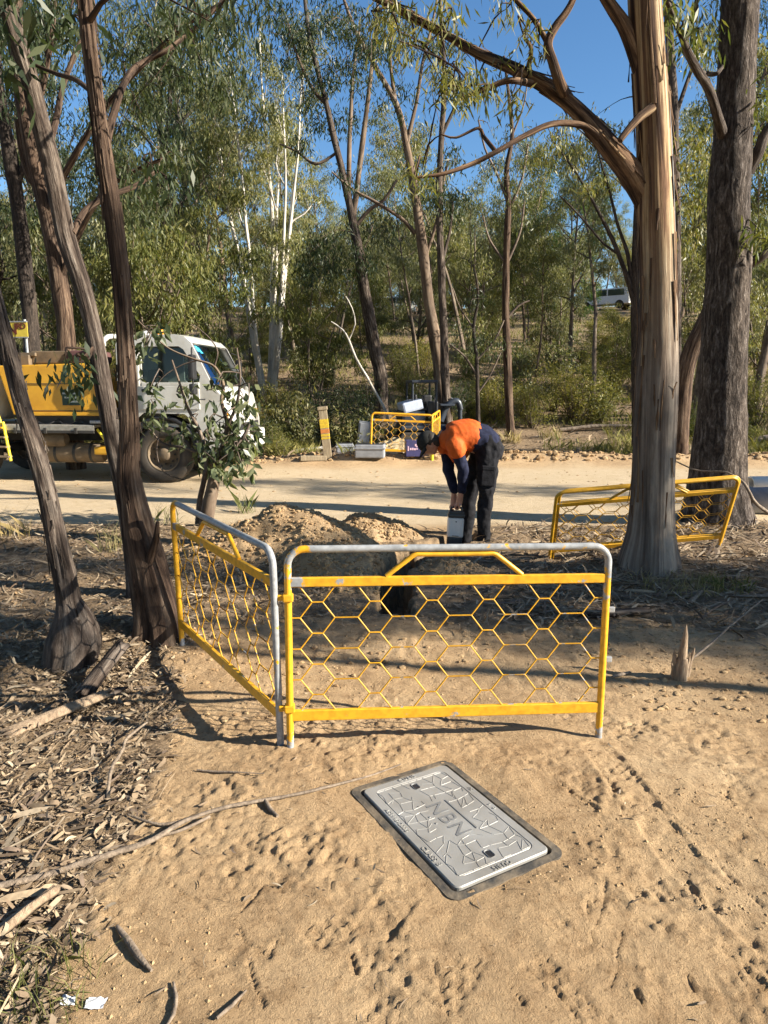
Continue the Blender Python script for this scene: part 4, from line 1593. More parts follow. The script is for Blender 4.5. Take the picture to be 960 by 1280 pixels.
# ------------------------------------------------------------------ leaves and trees
def leaves(mb, centers, sig, n, L, W, rng, droop=1.0, flat=0.7, bend=0.0):
    centers = np.asarray(centers, float).reshape(-1, 3)
    k = len(centers)
    sig = np.broadcast_to(np.asarray(sig, float), (k,))
    idx = np.repeat(np.arange(k), n)
    N = len(idx)
    g = rng.normal(0, 1, (N, 3))
    g *= (np.abs(rng.normal(0.75, 0.3, N)) / (np.linalg.norm(g, axis=1) + 1e-6))[:, None]
    g[:, 2] *= flat
    P = centers[idx] + g * (sig[idx] * 1.25)[:, None]
    d = rng.normal(0, 0.55, (N, 3))
    d[:, 2] = d[:, 2] * 0.6 - droop
    d /= np.linalg.norm(d, axis=1)[:, None]
    w = np.cross(d, rng.normal(0, 1, (N, 3)))
    w /= np.linalg.norm(w, axis=1)[:, None] + 1e-9
    nrm = np.cross(d, w)
    s = (0.65 + 0.7 * rng.random(N))[:, None]
    l = L * s
    ww = W * s * 0.5
    b = bend * l * rng.normal(0.5, 0.5, (N, 1))
    A = P
    B = P + d * l * 0.42 + w * ww + nrm * b * .5
    Cc = P + d * l + nrm * b * 0
    D = P + d * l * 0.42 - w * ww + nrm * b * .5
    V = np.stack([A, B, Cc, D], 1).reshape(-1, 3)
    F = np.arange(N * 4).reshape(-1, 4)
    mb.add(V, F, 0, None, 0.0, False)
    return mb


def grow(p0, d0, L, rng, n=6, up=0.25, wob=0.12, sag=0.0):
    p = np.array(p0, float)
    d = np.array(d0, float)
    d /= np.linalg.norm(d)
    out = [p.copy()]
    for i in range(n):
        d = d + rng.normal(0, wob, 3) + np.array((0, 0, up / n - sag * i / n / n))
        d /= np.linalg.norm(d)
        p = p + d * L / n
        out.append(p.copy())
    return np.array(out)


def limb_set(tm, main, mr, rng, nlimb, t0, spread, elev, centers, mi=0, sub=4, sublen=0.5, up=0.3, tside=5, az0=0.0, tmax=0.98):
    """limbs off a main stem; twig ends collect leaf centres"""
    m = len(main)
    az = az0 + rng.random() * 6.28
    for i in range(nlimb):
        t = t0 + (tmax - t0) * (i + rng.random() * .8) / nlimb
        f = t * (m - 1)
        k = min(int(f), m - 2)
        p = main[k] + (main[k + 1] - main[k]) * (f - k)
        r = mr[k] * .6
        az += 2.4 + rng.normal(0, .5)
        el = elev + rng.normal(0, .18)
        u = (t - t0) / max(1e-3, 1 - t0)
        L = spread * (0.55 + 0.75 * (u ** 0.7) * (1.35 - u)) * (0.8 + .4 * rng.random())
        d = (cos(az) * cos(el), sin(az) * cos(el), sin(el))
        pl = grow(p, d, L, rng, 6, up, .13)
        rr = np.linspace(min(r, .055 * L), .008 * L ** .5, len(pl))
        tube(tm, pl, rr, tside, mi, cap=False)
        for j in range(sub):
            q = 2 + (len(pl) - 3) * (j + rng.random()) / sub
            kk = min(int(q), len(pl) - 2)
            pp = pl[kk] + (pl[kk + 1] - pl[kk]) * (q - kk)
            dd = (pl[kk + 1] - pl[kk])
            dd = dd / np.linalg.norm(dd) + rng.normal(0, .65, 3)
            ps = grow(pp, dd, L * sublen * (.6 + .6 * rng.random()), rng, 4, .25, .2, .5)
            tube(tm, ps, np.linspace(rr[kk] * .55, .003, len(ps)), 4, mi, cap=False)
            centers.append(ps[-1])
            centers.append(ps[-2])
        centers.append(pl[-1])


def tree_meshes(seed, h, r, bk, lf, nlimb=16, t0=.35, spread=2.2, elev=.75, per=75, L=.15, W=.032, sig=.34, stems=1, lean=.0, droop=1.0, sub=4, up=.3, wob=.05, tmax=.98):
    rng = np.random.default_rng(seed)
    tm = MB()
    centers = []
    for s in range(stems):
        a = s * 2.1 + rng.random()
        ln = lean + (0.10 + .10 * rng.random() if stems > 1 else 0)
        d = (cos(a) * ln, sin(a) * ln, 1)
        hs = h * (1 if s == 0 else .75 + .25 * rng.random())
        b0 = (cos(a) * .18 * (stems > 1), sin(a) * .18 * (stems > 1), -.15)
        main = grow(b0, d, hs, rng, 14, .0, wob)
        rs = r * (1 if s == 0 else .75)
        mr = rs * (1 - .88 * np.linspace(0, 1, len(main)) ** 0.9)
        mr[0] *= 1.35
        tube(tm, main, mr, 9, 0, cap=False)
        limb_set(tm, main, mr, rng, max(3, nlimb // stems), t0, spread, elev, centers, 0, sub, up=up, tmax=tmax)
    cm = MB()
    c = np.array(centers)
    leaves(cm, c, sig * (0.7 + .6 * rng.random(len(c))), per, L, W, rng, droop)
    return tm.mesh('trunk', BK[bk]), cm.mesh('crown', LF[lf])


PROTO = {}


def proto(key, *a, **k):
    PROTO[key] = tree_meshes(*a, **k)


proto('tall_a', 1, 13, .17, 'far', 'grey', nlimb=20, t0=.28, spread=2.3, per=70)
proto('tall_b', 2, 12, .15, 'far', 'olive', nlimb=18, t0=.35, spread=2.2, per=75)
proto('tall_c', 3, 14, .19, 'dark', 'dark', nlimb=20, t0=.25, spread=2.5, per=80)
proto('tall_d', 4, 12, .13, 'tan', 'pale', nlimb=17, t0=.40, spread=2.0, per=75)
proto('white', 5, 12.3, .13, 'white', 'pale', nlimb=32, t0=.42, spread=1.6, per=66, stems=8, elev=.95, up=.5, wob=.035)
proto('slim_a', 6, 9, .085, 'far', 'grey', nlimb=12, t0=.45, spread=1.3, per=48, sig=.28)
proto('slim_b', 7, 8, .07, 'tan', 'olive', nlimb=11, t0=.4, spread=1.2, per=48, sig=.28)
proto('bushy_a', 8, 6.5, .11, 'far', 'pale', nlimb=22, t0=.10, spread=2.3, per=70, stems=3, elev=.55, sig=.36)
proto('bushy_b', 9, 5.0, .09, 'far', 'grey', nlimb=22, t0=.08, spread=1.9, per=75, stems=3, elev=.5, sig=.34)
proto('pine', 10, 8, .14, 'far', 'green', nlimb=34, t0=.10, spread=2.2, per=90, elev=.2, sig=.32, L=.13, W=.035, droop=.2)
proto('bushy_c', 16, 4.2, .07, 'far', 'olive', nlimb=18, t0=.10, spread=1.5, per=60, stems=3, elev=.6, sig=.30)


def shrub_mesh(seed, h, spread, n, lf, L, W, per, sig=.16, droop=-.3):
    rng = np.random.default_rng(seed)
    tm = MB()
    c = []
    for i in range(n):
        a = rng.random() * 6.28
        s = rng.random() ** .6
        d = (cos(a) * s * spread / h, sin(a) * s * spread / h, 1)
        hh = h * (.6 + .4 * rng.random()) * (1 - .25 * s)
        p = grow((rng.normal(0, .05), rng.normal(0, .05), -.05), d, hh, rng, 6, .1, .12)
        tube(tm, p, np.linspace(.016, .004, len(p)), 4, 0, cap=False)
        for k in range(2, len(p)):
            c.append(p[k] + rng.normal(0, sig * .8, 3))
    cm = MB()
    leaves(cm, c, sig, per, L, W, rng, droop)
    return tm.mesh('stems', BK['twig']), cm.mesh('foliage', LF[lf])


SHR = {
    'tea_a': shrub_mesh(31, 1.7, 1.0, 24, 'shrub', .075, .016, 34),
    'tea_b': shrub_mesh(32, 1.1, .9, 22, 'olive', .07, .015, 34),
    'gold': shrub_mesh(33, 2.0, 1.2, 26, 'gold', .085, .018, 30),
    'gum': shrub_mesh(34, 1.6, .7, 12, 'grey', .13, .04, 18, .2, .6),
    'low': shrub_mesh(35, .65, .8, 26, 'shrub', .06, .012, 26, .12),
    'darkt': shrub_mesh(36, 2.1, 1.1, 24, 'dark', .085, .02, 32),
}


def plant(key, name, label, cat, pos, group=None, s=1.0, rz=0.0, sz=1.0, tilt=(0, 0), kind='tree', tn='trunk', cn='crown'):
    tm, cm = (PROTO if kind == 'tree' else SHR)[key]
    root = empty(name, pos, label, cat, group)
    root.rotation_euler = (tilt[0], tilt[1], rz)
    root.scale = (s, s, s * sz)
    inst(tn if kind == 'tree' else 'stem', tm, root)
    inst(cn if kind == 'tree' else 'foliage', cm, root)
    return root


# ---- the trees one can point to: traced stems, each at its own distance
def px_path(pts, D, base=None):
    """(px, py, width px[, dY]) -> points and radii at distance D"""
    P = []
    R = []
    for q in pts:
        Y = D + (q[3] if len(q) > 3 else 0.0)
        p = at(q[0], q[1], Y)
        P.append(p)
        R.append(q[2] / FPX * 0.5 * (p.y * cos(PITCH) - (p.z - EYE) * sin(PITCH)))
    return P, R


def ridged(su, sv, amp, seed, flare=0.0):
    def f(a, l):
        per = max(3, int(su))
        v = vnoise(a / (2 * pi) * per, l * sv, seed, per)
        v2 = vnoise(a / (2 * pi) * per * 3, l * sv * 2.5, seed + 1, per * 3)
        lump = vnoise(a / (2 * pi) * 3, l * 1.3, seed + 2, 3)
        fl = 1 + flare * np.exp(-l / 0.22) * (0.6 + 0.8 * vnoise(a / (2 * pi) * 5, l * 2, seed + 3, 5))
        return (1 + amp * (v - .5) * 2 + amp * .5 * (v2 - .5) * 2 + .10 * (lump - .5) * 2) * fl
    return f


def loose_bark(skel, n, seed, L0, L1, w0, w1, zmax=99, zmin=.1, lift=.02):
    """thin strips of bark peeling off a trunk"""
    p, r = skel
    rng = np.random.default_rng(seed)
    mb = MB()
    m = len(p)
    k = 0
    while k < n:
        i = int(rng.integers(2, m - 3))
        if not (zmin < p[i][2] < zmax):
            k += 1
            continue
        k += 1
        L = L0 + (L1 - L0) * rng.random() ** 2
        w = w0 + (w1 - w0) * rng.random()
        th = rng.random() * 6.28
        t = p[i + 1] - p[i]
        t = t / np.linalg.norm(t)
        e = np.array((0, 1.0, 0)) - t[1] * t
        e /= np.linalg.norm(e)
        f = np.cross(t, e)
        out = e * cos(th) + f * sin(th)
        sid = np.cross(t, out)
        seg = 6
        curl = lift * (0.3 + rng.random())
        V = []
        dirn = -1 if rng.random() < .75 else 1
        sk = rng.normal(0, .06)
        for j in range(seg + 1):
            u = j / seg
            base = p[i] + t * dirn * L * u + out * (r[i] * 1.02 + .004 + curl * u ** 2.2) + sid * sk * L * u
            ww = w * (1 - .6 * u) * (.8 + .4 * rng.random())
            tw = .5 * u * rng.normal(0, .6)
            a = sid * cos(tw) + out * sin(tw)
            V += [base - a * ww / 2 - out * .004, base + out * .004 * (1 - u), base + a * ww / 2 - out * .004]
        F = []
        for j in range(seg):
            for q in range(2):
                F.append([3 * j + q, 3 * j + q + 1, 3 * j + q + 4, 3 * j + q + 3])
        V = np.array(V)
        mb.add(V, np.array(F), 0, np.stack([np.tile([0, .02, .04], seg + 1) + rng.random() * 3, np.repeat(np.linspace(0, L, seg + 1), 3) + rng.random() * 5], -1))
    return mb


def hero(name, label, D, stems, bk, n=28, step=.06, amp=.07, su=14, sv=2.0, base=None, limbs=(), clusters=(), lf='dark', seed=1,
         L=.13, W=.024, per=60, sig=.16, twigs=True, flare=0.0, crown_top=None, cat='tree', group=None, droop=1.0, lbk=None, spread_y=0.6, bend=0.0, peel=None):
    rng = np.random.default_rng(seed)
    first, r0 = px_path(stems[0], D)
    b = base if base is not None else first[0]
    foot_ = Vector((first[0].x + (first[0].x - first[1].x) * .1, first[0].y, min(first[0].z, H1(first[0].x, first[0].y)) - .15))
    root = empty(name, b, label, cat, group)
    skel = []
    for si, st in enumerate(stems):
        P, R = (px_path(st, D) if not isinstance(st, dict) else (st['P'], st['R']))
        if si == 0 and first[0].z - foot_.z > .16:
            P = [foot_] + P
            R = [R[0] * 1.12] + R
        p, r = resample([q - Vector(b) for q in P], R, step)
        skel.append((p, r))
        mb = MB()
        tube(mb, p, r, n, disp=ridged(su, sv, amp, seed + si, flare if si == 0 else 0))
        mb.build('trunk' if si == 0 else 'stem', BK[bk], root)
    if peel:
        tag(loose_bark(skel[0], *peel[1:]).build('loose_bark', BK[peel[0]], root), kind='stuff')
    for li, lb in enumerate(limbs):
        P, R = px_path(lb, D)
        p, r = resample([q - Vector(b) for q in P], R, step)
        skel.append((p, r))
        mb = MB()
        tube(mb, p, r, max(7, n // 2), disp=ridged(7, 2.5, amp * .8, seed + 20 + li))
        mb.build('limb', BK[lbk or bk], root)
        if peel and len(peel) > 8 and li == 0:
            pass
        if peel and li == 0 and bk == 'ribbon':
            tag(loose_bark((p, r), 70, seed + 50, .12, .5, .012, .035, 99, -9, .04).build('loose_bark', BK['limb'], root), kind='stuff')
    cs = []
    tw = MB()
    SP = np.concatenate([s[0] for s in skel])
    SR = np.concatenate([s[1] for s in skel])
    for (px, py, sp, cnt) in clusters:
        for k in range(cnt):
            qx = px + rng.normal(0, sp * .55)
            qy = py + rng.normal(0, sp * .5)
            c = np.array(at(qx, qy, D + rng.normal(0, spread_y))) - np.array(b)
            cs.append(c)
            if twigs:
                dd = np.linalg.norm((SP - c) * np.array((1, 1, .8)), axis=1) + np.where(SP[:, 2] > c[2] + .1, 0, .15)
                i = int(np.argmin(dd))
                a = SP[i]
                mid = (a + c) / 2 + np.array((0, 0, .18 * np.linalg.norm(c - a))) + rng.normal(0, .05, 3)
                p, r = resample([a, mid, c], [min(SR[i] * .6, .012 + .01 * dd[i]), .008, .003], .15)
                tube(tw, p, r, 5, cap=False)
                # later twigs may start from this one
                SP = np.vstack([SP, p[len(p) // 2:]])
                SR = np.concatenate([SR, r[len(r) // 2:]])
    if crown_top:
        # the part of the crown above the picture
        top = skel[crown_top.get('stem', 0)]
        main = grow(top[0][-1], top[0][-1] - top[0][-4], crown_top['h'], rng, 8, .3, .08)
        mr = np.linspace(top[1][-1], .03, len(main))
        tube(tw, main, mr, 10, cap=False)
        cc = []
        limb_set(tw, main, mr, rng, crown_top['n'], .1, crown_top['spread'], .6, cc, 0, 4)
        mbc = MB()
        leaves(mbc, cc, .38, crown_top.get('per', 70), .16, .036, rng, droop)
        mbc.build('high_crown', LF[lf], root)
    if tw.n:
        tag(tw.build('branchwork', BK[lbk or bk], root), kind='stuff')
    if cs:
        mb = MB()
        leaves(mb, cs, sig * (0.6 + .8 * rng.random(len(cs))), per, L, W, rng, droop, .9, bend)
        mb.build('crown', LF[lf], root)
    return root
# ------------------------------------------------------------------ the big trees on the right
def gb(px, py):
    p = ground(px, py)
    return p


R1 = gb(813, 706)
D1 = R1.y
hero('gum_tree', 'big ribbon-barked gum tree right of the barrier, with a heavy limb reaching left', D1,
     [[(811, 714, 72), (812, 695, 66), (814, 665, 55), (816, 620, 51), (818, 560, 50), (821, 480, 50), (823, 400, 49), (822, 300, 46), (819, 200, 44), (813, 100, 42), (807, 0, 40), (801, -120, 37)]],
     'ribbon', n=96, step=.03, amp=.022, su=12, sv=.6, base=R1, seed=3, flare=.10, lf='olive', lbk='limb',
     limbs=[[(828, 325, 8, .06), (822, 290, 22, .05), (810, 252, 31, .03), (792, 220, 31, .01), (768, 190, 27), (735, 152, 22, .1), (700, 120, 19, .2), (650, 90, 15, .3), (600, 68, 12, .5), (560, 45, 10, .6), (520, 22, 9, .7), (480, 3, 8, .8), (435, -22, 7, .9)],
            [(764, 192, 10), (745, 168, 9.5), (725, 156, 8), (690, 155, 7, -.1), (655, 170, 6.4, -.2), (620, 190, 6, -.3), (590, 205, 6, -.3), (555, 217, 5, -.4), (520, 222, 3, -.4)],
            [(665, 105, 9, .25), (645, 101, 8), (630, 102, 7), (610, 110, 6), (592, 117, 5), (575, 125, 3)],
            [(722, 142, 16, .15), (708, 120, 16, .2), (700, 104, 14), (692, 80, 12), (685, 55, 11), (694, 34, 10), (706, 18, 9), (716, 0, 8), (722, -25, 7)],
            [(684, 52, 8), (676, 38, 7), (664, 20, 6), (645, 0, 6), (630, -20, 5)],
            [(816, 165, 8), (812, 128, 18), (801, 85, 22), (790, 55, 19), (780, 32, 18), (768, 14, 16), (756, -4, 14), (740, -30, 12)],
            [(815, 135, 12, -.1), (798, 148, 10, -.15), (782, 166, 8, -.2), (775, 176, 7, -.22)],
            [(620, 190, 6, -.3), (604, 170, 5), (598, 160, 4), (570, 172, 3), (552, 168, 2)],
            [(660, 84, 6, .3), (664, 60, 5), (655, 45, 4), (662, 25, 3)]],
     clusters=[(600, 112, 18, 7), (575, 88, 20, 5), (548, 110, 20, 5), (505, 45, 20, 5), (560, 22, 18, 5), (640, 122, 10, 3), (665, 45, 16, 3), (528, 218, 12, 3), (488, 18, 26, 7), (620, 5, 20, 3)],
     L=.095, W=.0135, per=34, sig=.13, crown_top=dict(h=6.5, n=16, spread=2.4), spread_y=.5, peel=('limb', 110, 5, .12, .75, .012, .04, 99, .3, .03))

R2 = gb(893, 650)
D2 = R2.y
hero('gum_tree', 'thick rough grey-barked tree at the right edge behind the folded panels', D2,
     [[(895, 654, 84), (896, 630, 74), (898, 590, 64), (903, 500, 57), (907, 400, 54), (912, 280, 50), (918, 160, 47), (923, 60, 45), (928, -40, 43), (932, -160, 40)]],
     'rough', n=56, step=.05, amp=.04, su=22, sv=2.5, base=R2, seed=8, flare=.18, lf='olive', lbk='greybrown',
     limbs=[[(905, 175, 13), (898, 150, 12, -.3), (886, 112, 11, -.5), (872, 89, 11, -.6), (860, 66, 10, -.7), (852, 45, 8, -.8), (842, 22, 7, -.9), (832, -5, 6, -1)],
            [(872, 90, 7, -.6), (882, 92, 6), (896, 92, 5, -.4), (905, 80, 4)],
            [(857, 58, 6, -.7), (862, 35, 5), (869, 10, 5), (873, -10, 4)],
            [(935, 215, 16, .1), (948, 190, 14), (958, 165, 12), (985, 130, 10)],
            [(936, 330, 14, .1), (950, 322, 12), (965, 312, 10), (1000, 290, 8)]],
     clusters=[(870, 40, 18, 5), (845, 20, 14, 4), (945, 120, 12, 4), (952, 300, 12, 4)], L=.13, W=.024, per=46, sig=.2,
     crown_top=dict(h=7, n=16, spread=2.8))

# ------------------------------------------------------------------ the front trees on the left
T1 = gb(90, 822)
hero('gum_tree', 'leftmost front tree, slender grey trunk leaning left out of a swollen stump', T1.y,
     [[(92, 828, 58), (94, 800, 60), (92, 775, 46), (86, 752, 29), (80, 720, 27), (69, 670, 24), (59, 620, 23), (49, 580, 22), (37, 540, 22), (25, 500, 21, .05), (13, 450, 20, .1), (3, 412, 20, .15), (-9, 365, 19, .2), (-30, 280, 18, .3), (-55, 150, 16, .4)]],
     'greybrown', n=96, step=.016, amp=.085, su=16, sv=1.6, base=T1, seed=13, flare=.12, lf='dark', peel=('greybrown', 90, 6, .05, .22, .006, .016, 99, .05, .012), crown_top=dict(h=5, n=9, spread=1.7))
T2 = gb(193, 792)
hero('gum_tree', 'dark furrowed front tree with a reddish split, standing beside the left barrier panel', T2.y,
     [[(196, 798, 62), (196, 775, 56), (190, 740, 50), (183, 705, 44), (174, 670, 38), (166, 630, 31), (160, 590, 27), (161, 540, 25), (159, 480, 24), (156, 420, 22), (151, 350, 23), (144, 290, 23), (134, 220, 21), (125, 160, 19), (117, 100, 18), (111, 50, 19), (106, 0, 19), (98, -90, 18), (90, -200, 16)]],
     'brown', n=96, step=.016, amp=.10, su=15, sv=1.2, base=T2, seed=17, flare=.10, lf='dark', lbk='brown', peel=('brown', 120, 7, .06, .30, .006, .018, 99, .05, .012),
     limbs=[[(186, 735, 14, .03), (186, 712, 12, -.05), (190, 690, 11, -.1), (195, 672, 8, -.14), (197, 652, 4, -.17)],
            [(132, 180, 12), (140, 150, 10, .1), (152, 112, 9, .2), (166, 88, 8, .4), (185, 75, 7, .5), (210, 62, 6, .5), (235, 42, 5, .6), (262, 18, 5, .6), (290, -10, 4, .7)],
            [(118, 118, 7), (95, 100, 6, .3), (70, 92, 5, .4), (40, 80, 4, .5)]],
     clusters=[(255, 25, 14, 3), (290, -5, 16, 3)],
     L=.085, W=.014, per=40, sig=.14, crown_top=dict(h=5, n=12, spread=2.0), spread_y=.5)
T3b = on_ground(172, 5.35)
hero('gum_tree', 'long grey trunk leaning far left, crossing in front of the truck', 5.35,
     [[(176, 735, 34), (170, 690, 30), (161, 640, 26), (150, 590, 23), (140, 545, 21), (132, 500, 22), (123, 450, 22), (113, 400, 21), (100, 350, 22), (84, 300, 22), (72, 240, 22), (63, 200, 22), (50, 150, 22), (38, 100, 21), (22, 50, 20), (6, 0, 19), (-30, -100, 18)]],
     'greybrown', n=80, step=.02, amp=.065, su=14, sv=1.3, base=T3b, seed=19, lf='dark', lbk='brown',
     limbs=[[(120, 430, 6), (112, 440, 5, -.1), (104, 446, 4, -.15), (96, 442, 3, -.2)],
            [(60, 185, 9), (70, 150, 8, .2), (78, 110, 7, .3), (92, 72, 6, .4), (112, 30, 5, .5)],
            [(90, 292, 9), (108, 262, 8, .2), (140, 244, 7, .3), (170, 232, 6, .4), (196, 214, 5, .5)]],
     clusters=[(98, 462, 11, 2), (105, 485, 9, 1), (85, 455, 9, 2), (95, 30, 14, 2), (200, 215, 12, 2)],
     L=.10, W=.03, per=26, sig=.15, crown_top=dict(h=4, n=12, spread=2.0), spread_y=.3)

# broad-leaved sapling in front of the truck
S1 = on_ground(256, 8.3)
hero('sapling', 'broad-leaved sapling with two crooked stems in front of the white truck cab', 8.3,
     [[(258, 655, 17), (262, 630, 16), (267, 605, 14), (272, 580, 11), (280, 555, 8), (284, 530, 6), (277, 502, 4.5), (279, 480, 4), (271, 462, 3.4), (262, 455, 3), (240, 448, 2.4), (212, 436, 2), (190, 418, 1.7), (172, 400, 1.2)]],
     'tan', n=14, step=.03, amp=.05, base=S1, seed=23, lf='big', lbk='twig',
     limbs=[[(248, 655, 9, .1), (250, 625, 8, .1), (255, 600, 7), (258, 570, 6), (250, 540, 5), (235, 510, 4), (225, 480, 3), (215, 450, 2)],
            [(274, 575, 6), (292, 560, 5, -.1), (305, 545, 4, -.2), (312, 530, 3, -.2)],
            [(258, 570, 5), (232, 560, 4, .1), (205, 555, 3, .15), (190, 540, 2, .2)],
            [(283, 535, 5), (296, 505, 4, -.1), (300, 470, 3, -.2), (296, 435, 2, -.2)],
            [(268, 458, 2.4), (272, 440, 2), (264, 425, 1.6), (250, 412, 1.4), (238, 405, 1)],
            [(230, 600, 1.6), (205, 590, 1.4), (196, 565, 1.2), (200, 540, 1)],
            [(250, 450, 2), (228, 456, 1.6), (205, 470, 1.2), (192, 488, 1)]],
     clusters=[(287, 562, 20, 13), (264, 575, 16, 6), (300, 548, 14, 8), (280, 535, 18, 8), (246, 548, 18, 4), (290, 505, 18, 4), (265, 490, 16, 2), (300, 470, 13, 2), (275, 588, 12, 4), (305, 585, 10, 3),
               (195, 480, 16, 3), (183, 440, 12, 3), (192, 412, 12, 3), (240, 480, 16, 2), (310, 515, 10, 3), (190, 525, 14, 3), (215, 545, 14, 3), (320, 555, 7, 2)],
     L=.135, W=.058, per=9, sig=.11, spread_y=.28, droop=.7, bend=.25)

# ------------------------------------------------------------------ single trees of the middle distance
hero('gum_tree', 'dark bare trunk at the left edge behind the yellow road sign', 15.2, [[(42, 470, 19), (38, 400, 18), (31, 330, 17), (24, 270, 17), (15, 210, 17), (6, 160, 16), (-4, 100, 15), (-10, 20, 14), (-16, -60, 13)]],
     'dark', n=18, step=.12, base=on_ground(46, 15.2), seed=29, lf='dark', limbs=[[(20, 240, 8), (34, 190, 7), (48, 130, 6), (60, 60, 5), (66, 0, 4)]], clusters=[(15, 40, 24, 8), (50, 60, 22, 8), (10, 130, 18, 5), (30, 10, 24, 6), (60, 120, 16, 4)], L=.19, W=.03, per=60, sig=.34, spread_y=1.0)
hero('gum_tree', 'brown leaning trunk behind the yellow tank of the truck', 14.4, [[(86, 470, 22), (80, 400, 22), (72, 340, 21), (62, 285, 20), (52, 240, 20), (42, 200, 19), (33, 150, 18), (24, 95, 17), (20, 30, 15), (24, -40, 13)]],
     'brown', n=20, step=.12, base=on_ground(90, 14.4), seed=30, lf='dark', limbs=[[(52, 236, 12), (38, 224, 10), (28, 190, 9), (22, 150, 8)], [(35, 160, 10), (50, 120, 8), (62, 60, 7), (70, 0, 5)], [(60, 270, 10), (80, 220, 9, -.3), (105, 175, 8, -.6), (135, 130, 7, -.9), (170, 90, 6, -1.2), (205, 55, 5, -1.4), (250, 20, 4, -1.6), (300, -10, 3, -1.8)], [(75, 350, 8), (100, 290, 7, -.3), (130, 240, 6, -.6), (165, 215, 5, -.8), (200, 200, 4, -1)]],
     clusters=[(130, 60, 26, 8), (170, 40, 26, 10), (215, 30, 26, 11), (250, 55, 24, 9), (290, 30, 24, 7), (265, 100, 22, 7), (220, 95, 22, 6), (180, 120, 22, 7), (150, 170, 22, 8), (165, 225, 22, 9), (190, 265, 20, 7), (215, 195, 18, 5), (130, 215, 18, 5), (90, 30, 20, 5), (320, 10, 18, 3), (300, 75, 14, 3)], L=.19, W=.030, per=58, sig=.32, spread_y=1.0)
mA = on_ground(561, 19.6)
hero('gum_tree', 'slender pale-barked tree leaning left above the excavator, right of it', 19.6, [[(562, 560, 18), (556, 520, 17), (550, 470, 16), (543, 420, 15), (535, 370, 14), (528, 310, 13), (520, 250, 11), (508, 180, 9), (495, 130, 8), (470, 85, 6), (445, 40, 5), (430, 0, 4)]],
     'tan', n=16, step=.12, amp=.04, base=mA, seed=31, lf='dark',
     limbs=[[(519, 292, 6), (505, 276, 5), (488, 264, 4.5), (465, 250, 4), (440, 236, 3), (415, 215, 2)], [(508, 180, 6), (520, 130, 5), (528, 80, 4), (540, 30, 3), (548, -10, 3)],
            [(495, 130, 5), (488, 80, 4), (490, 30, 3), (496, -10, 3)], [(532, 320, 5), (545, 280, 4), (552, 240, 3), (560, 200, 3)]],
     clusters=[(440, 45, 22, 12), (470, 60, 22, 12), (500, 40, 24, 12), (535, 60, 20, 9), (420, 20, 22, 10), (480, 15, 26, 9), (450, 90, 18, 6), (560, 200, 14, 5), (540, 245, 14, 6), (425, 215, 14, 5), (500, 120, 18, 5), (455, 110, 20, 5)], L=.15, W=.028, per=44, sig=.26, spread_y=.9)
mB = on_ground(560, 18.6)
hero('gum_tree', 'thin dark upright stem just right of the slender pale tree', 18.6, [[(560, 545, 12), (557, 480, 11), (554, 400, 10), (551, 320, 9), (549, 240, 8), (552, 170, 7), (556, 100, 6), (552, 40, 5), (550, -10, 4)]],
     'greybrown', n=12, step=.14, base=mB, seed=32, lf='dark', limbs=[[(551, 330, 5), (562, 290, 4), (566, 250, 3)], [(552, 170, 5), (570, 130, 4), (584, 90, 3)]], clusters=[(550, 240, 22, 9), (565, 265, 18, 6), (575, 110, 20, 6), (555, 60, 20, 5)], L=.15, W=.03, per=50, sig=.28)
mC = on_ground(474, 22)
hero('gum_tree', 'dark forked tree standing behind the grey cases, left of the excavator', 22, [[(476, 470, 17), (469, 440, 16), (462, 400, 15), (455, 365, 14), (449, 320, 13), (443, 285, 12), (436, 250, 10), (428, 215, 9), (418, 175, 8), (408, 130, 7), (396, 85, 6), (386, 40, 5), (380, -10, 4)]],
     'greybrown', n=16, step=.14, base=mC, seed=33, lf='dark', lbk='tan',
     limbs=[[(441, 275, 8), (446, 235, 7), (452, 190, 7), (458, 140, 6), (464, 90, 5), (470, 40, 4), (472, -5, 3)], [(437, 255, 6), (436, 210, 6), (438, 150, 5), (442, 90, 4), (450, 30, 3)],
            [(443, 285, 5), (462, 262, 5), (480, 250, 4), (496, 225, 3)], [(408, 130, 5), (390, 110, 4), (372, 70, 3), (360, 30, 3)], [(422, 190, 4), (395, 205, 4), (372, 190, 3), (350, 180, 2)]],
     clusters=[(410, 95, 24, 12), (380, 50, 24, 14), (360, 90, 20, 9), (345, 20, 22, 10), (400, 20, 24, 10), (385, 125, 16, 6), (430, 150, 20, 6), (395, 150, 20, 7), (455, 70, 18, 5), (405, 300, 22, 12), (425, 325, 22, 12), (390, 335, 18, 7), (455, 330, 18, 7), (475, 285, 18, 6), (352, 30, 22, 6), (370, 180, 14, 4)],
     L=.16, W=.034, per=50, sig=.30, spread_y=.9)
mD = on_ground(482, 19)
hero('dead_sapling', 'leaning dead white stem left of the excavator canopy', 19, [[(484, 520, 3.6), (470, 492, 3.4), (458, 470, 3.2), (445, 448, 3), (436, 425, 2.6), (428, 412, 2), (414, 402, 1.4)]], 'white', n=8, step=.2, base=on_ground(485, 19), seed=34, limbs=[[(436, 425, 2), (444, 405, 1.6), (440, 385, 1.3), (432, 370, 1)]], cat='dead tree')
mE = on_ground(639, 19.5)
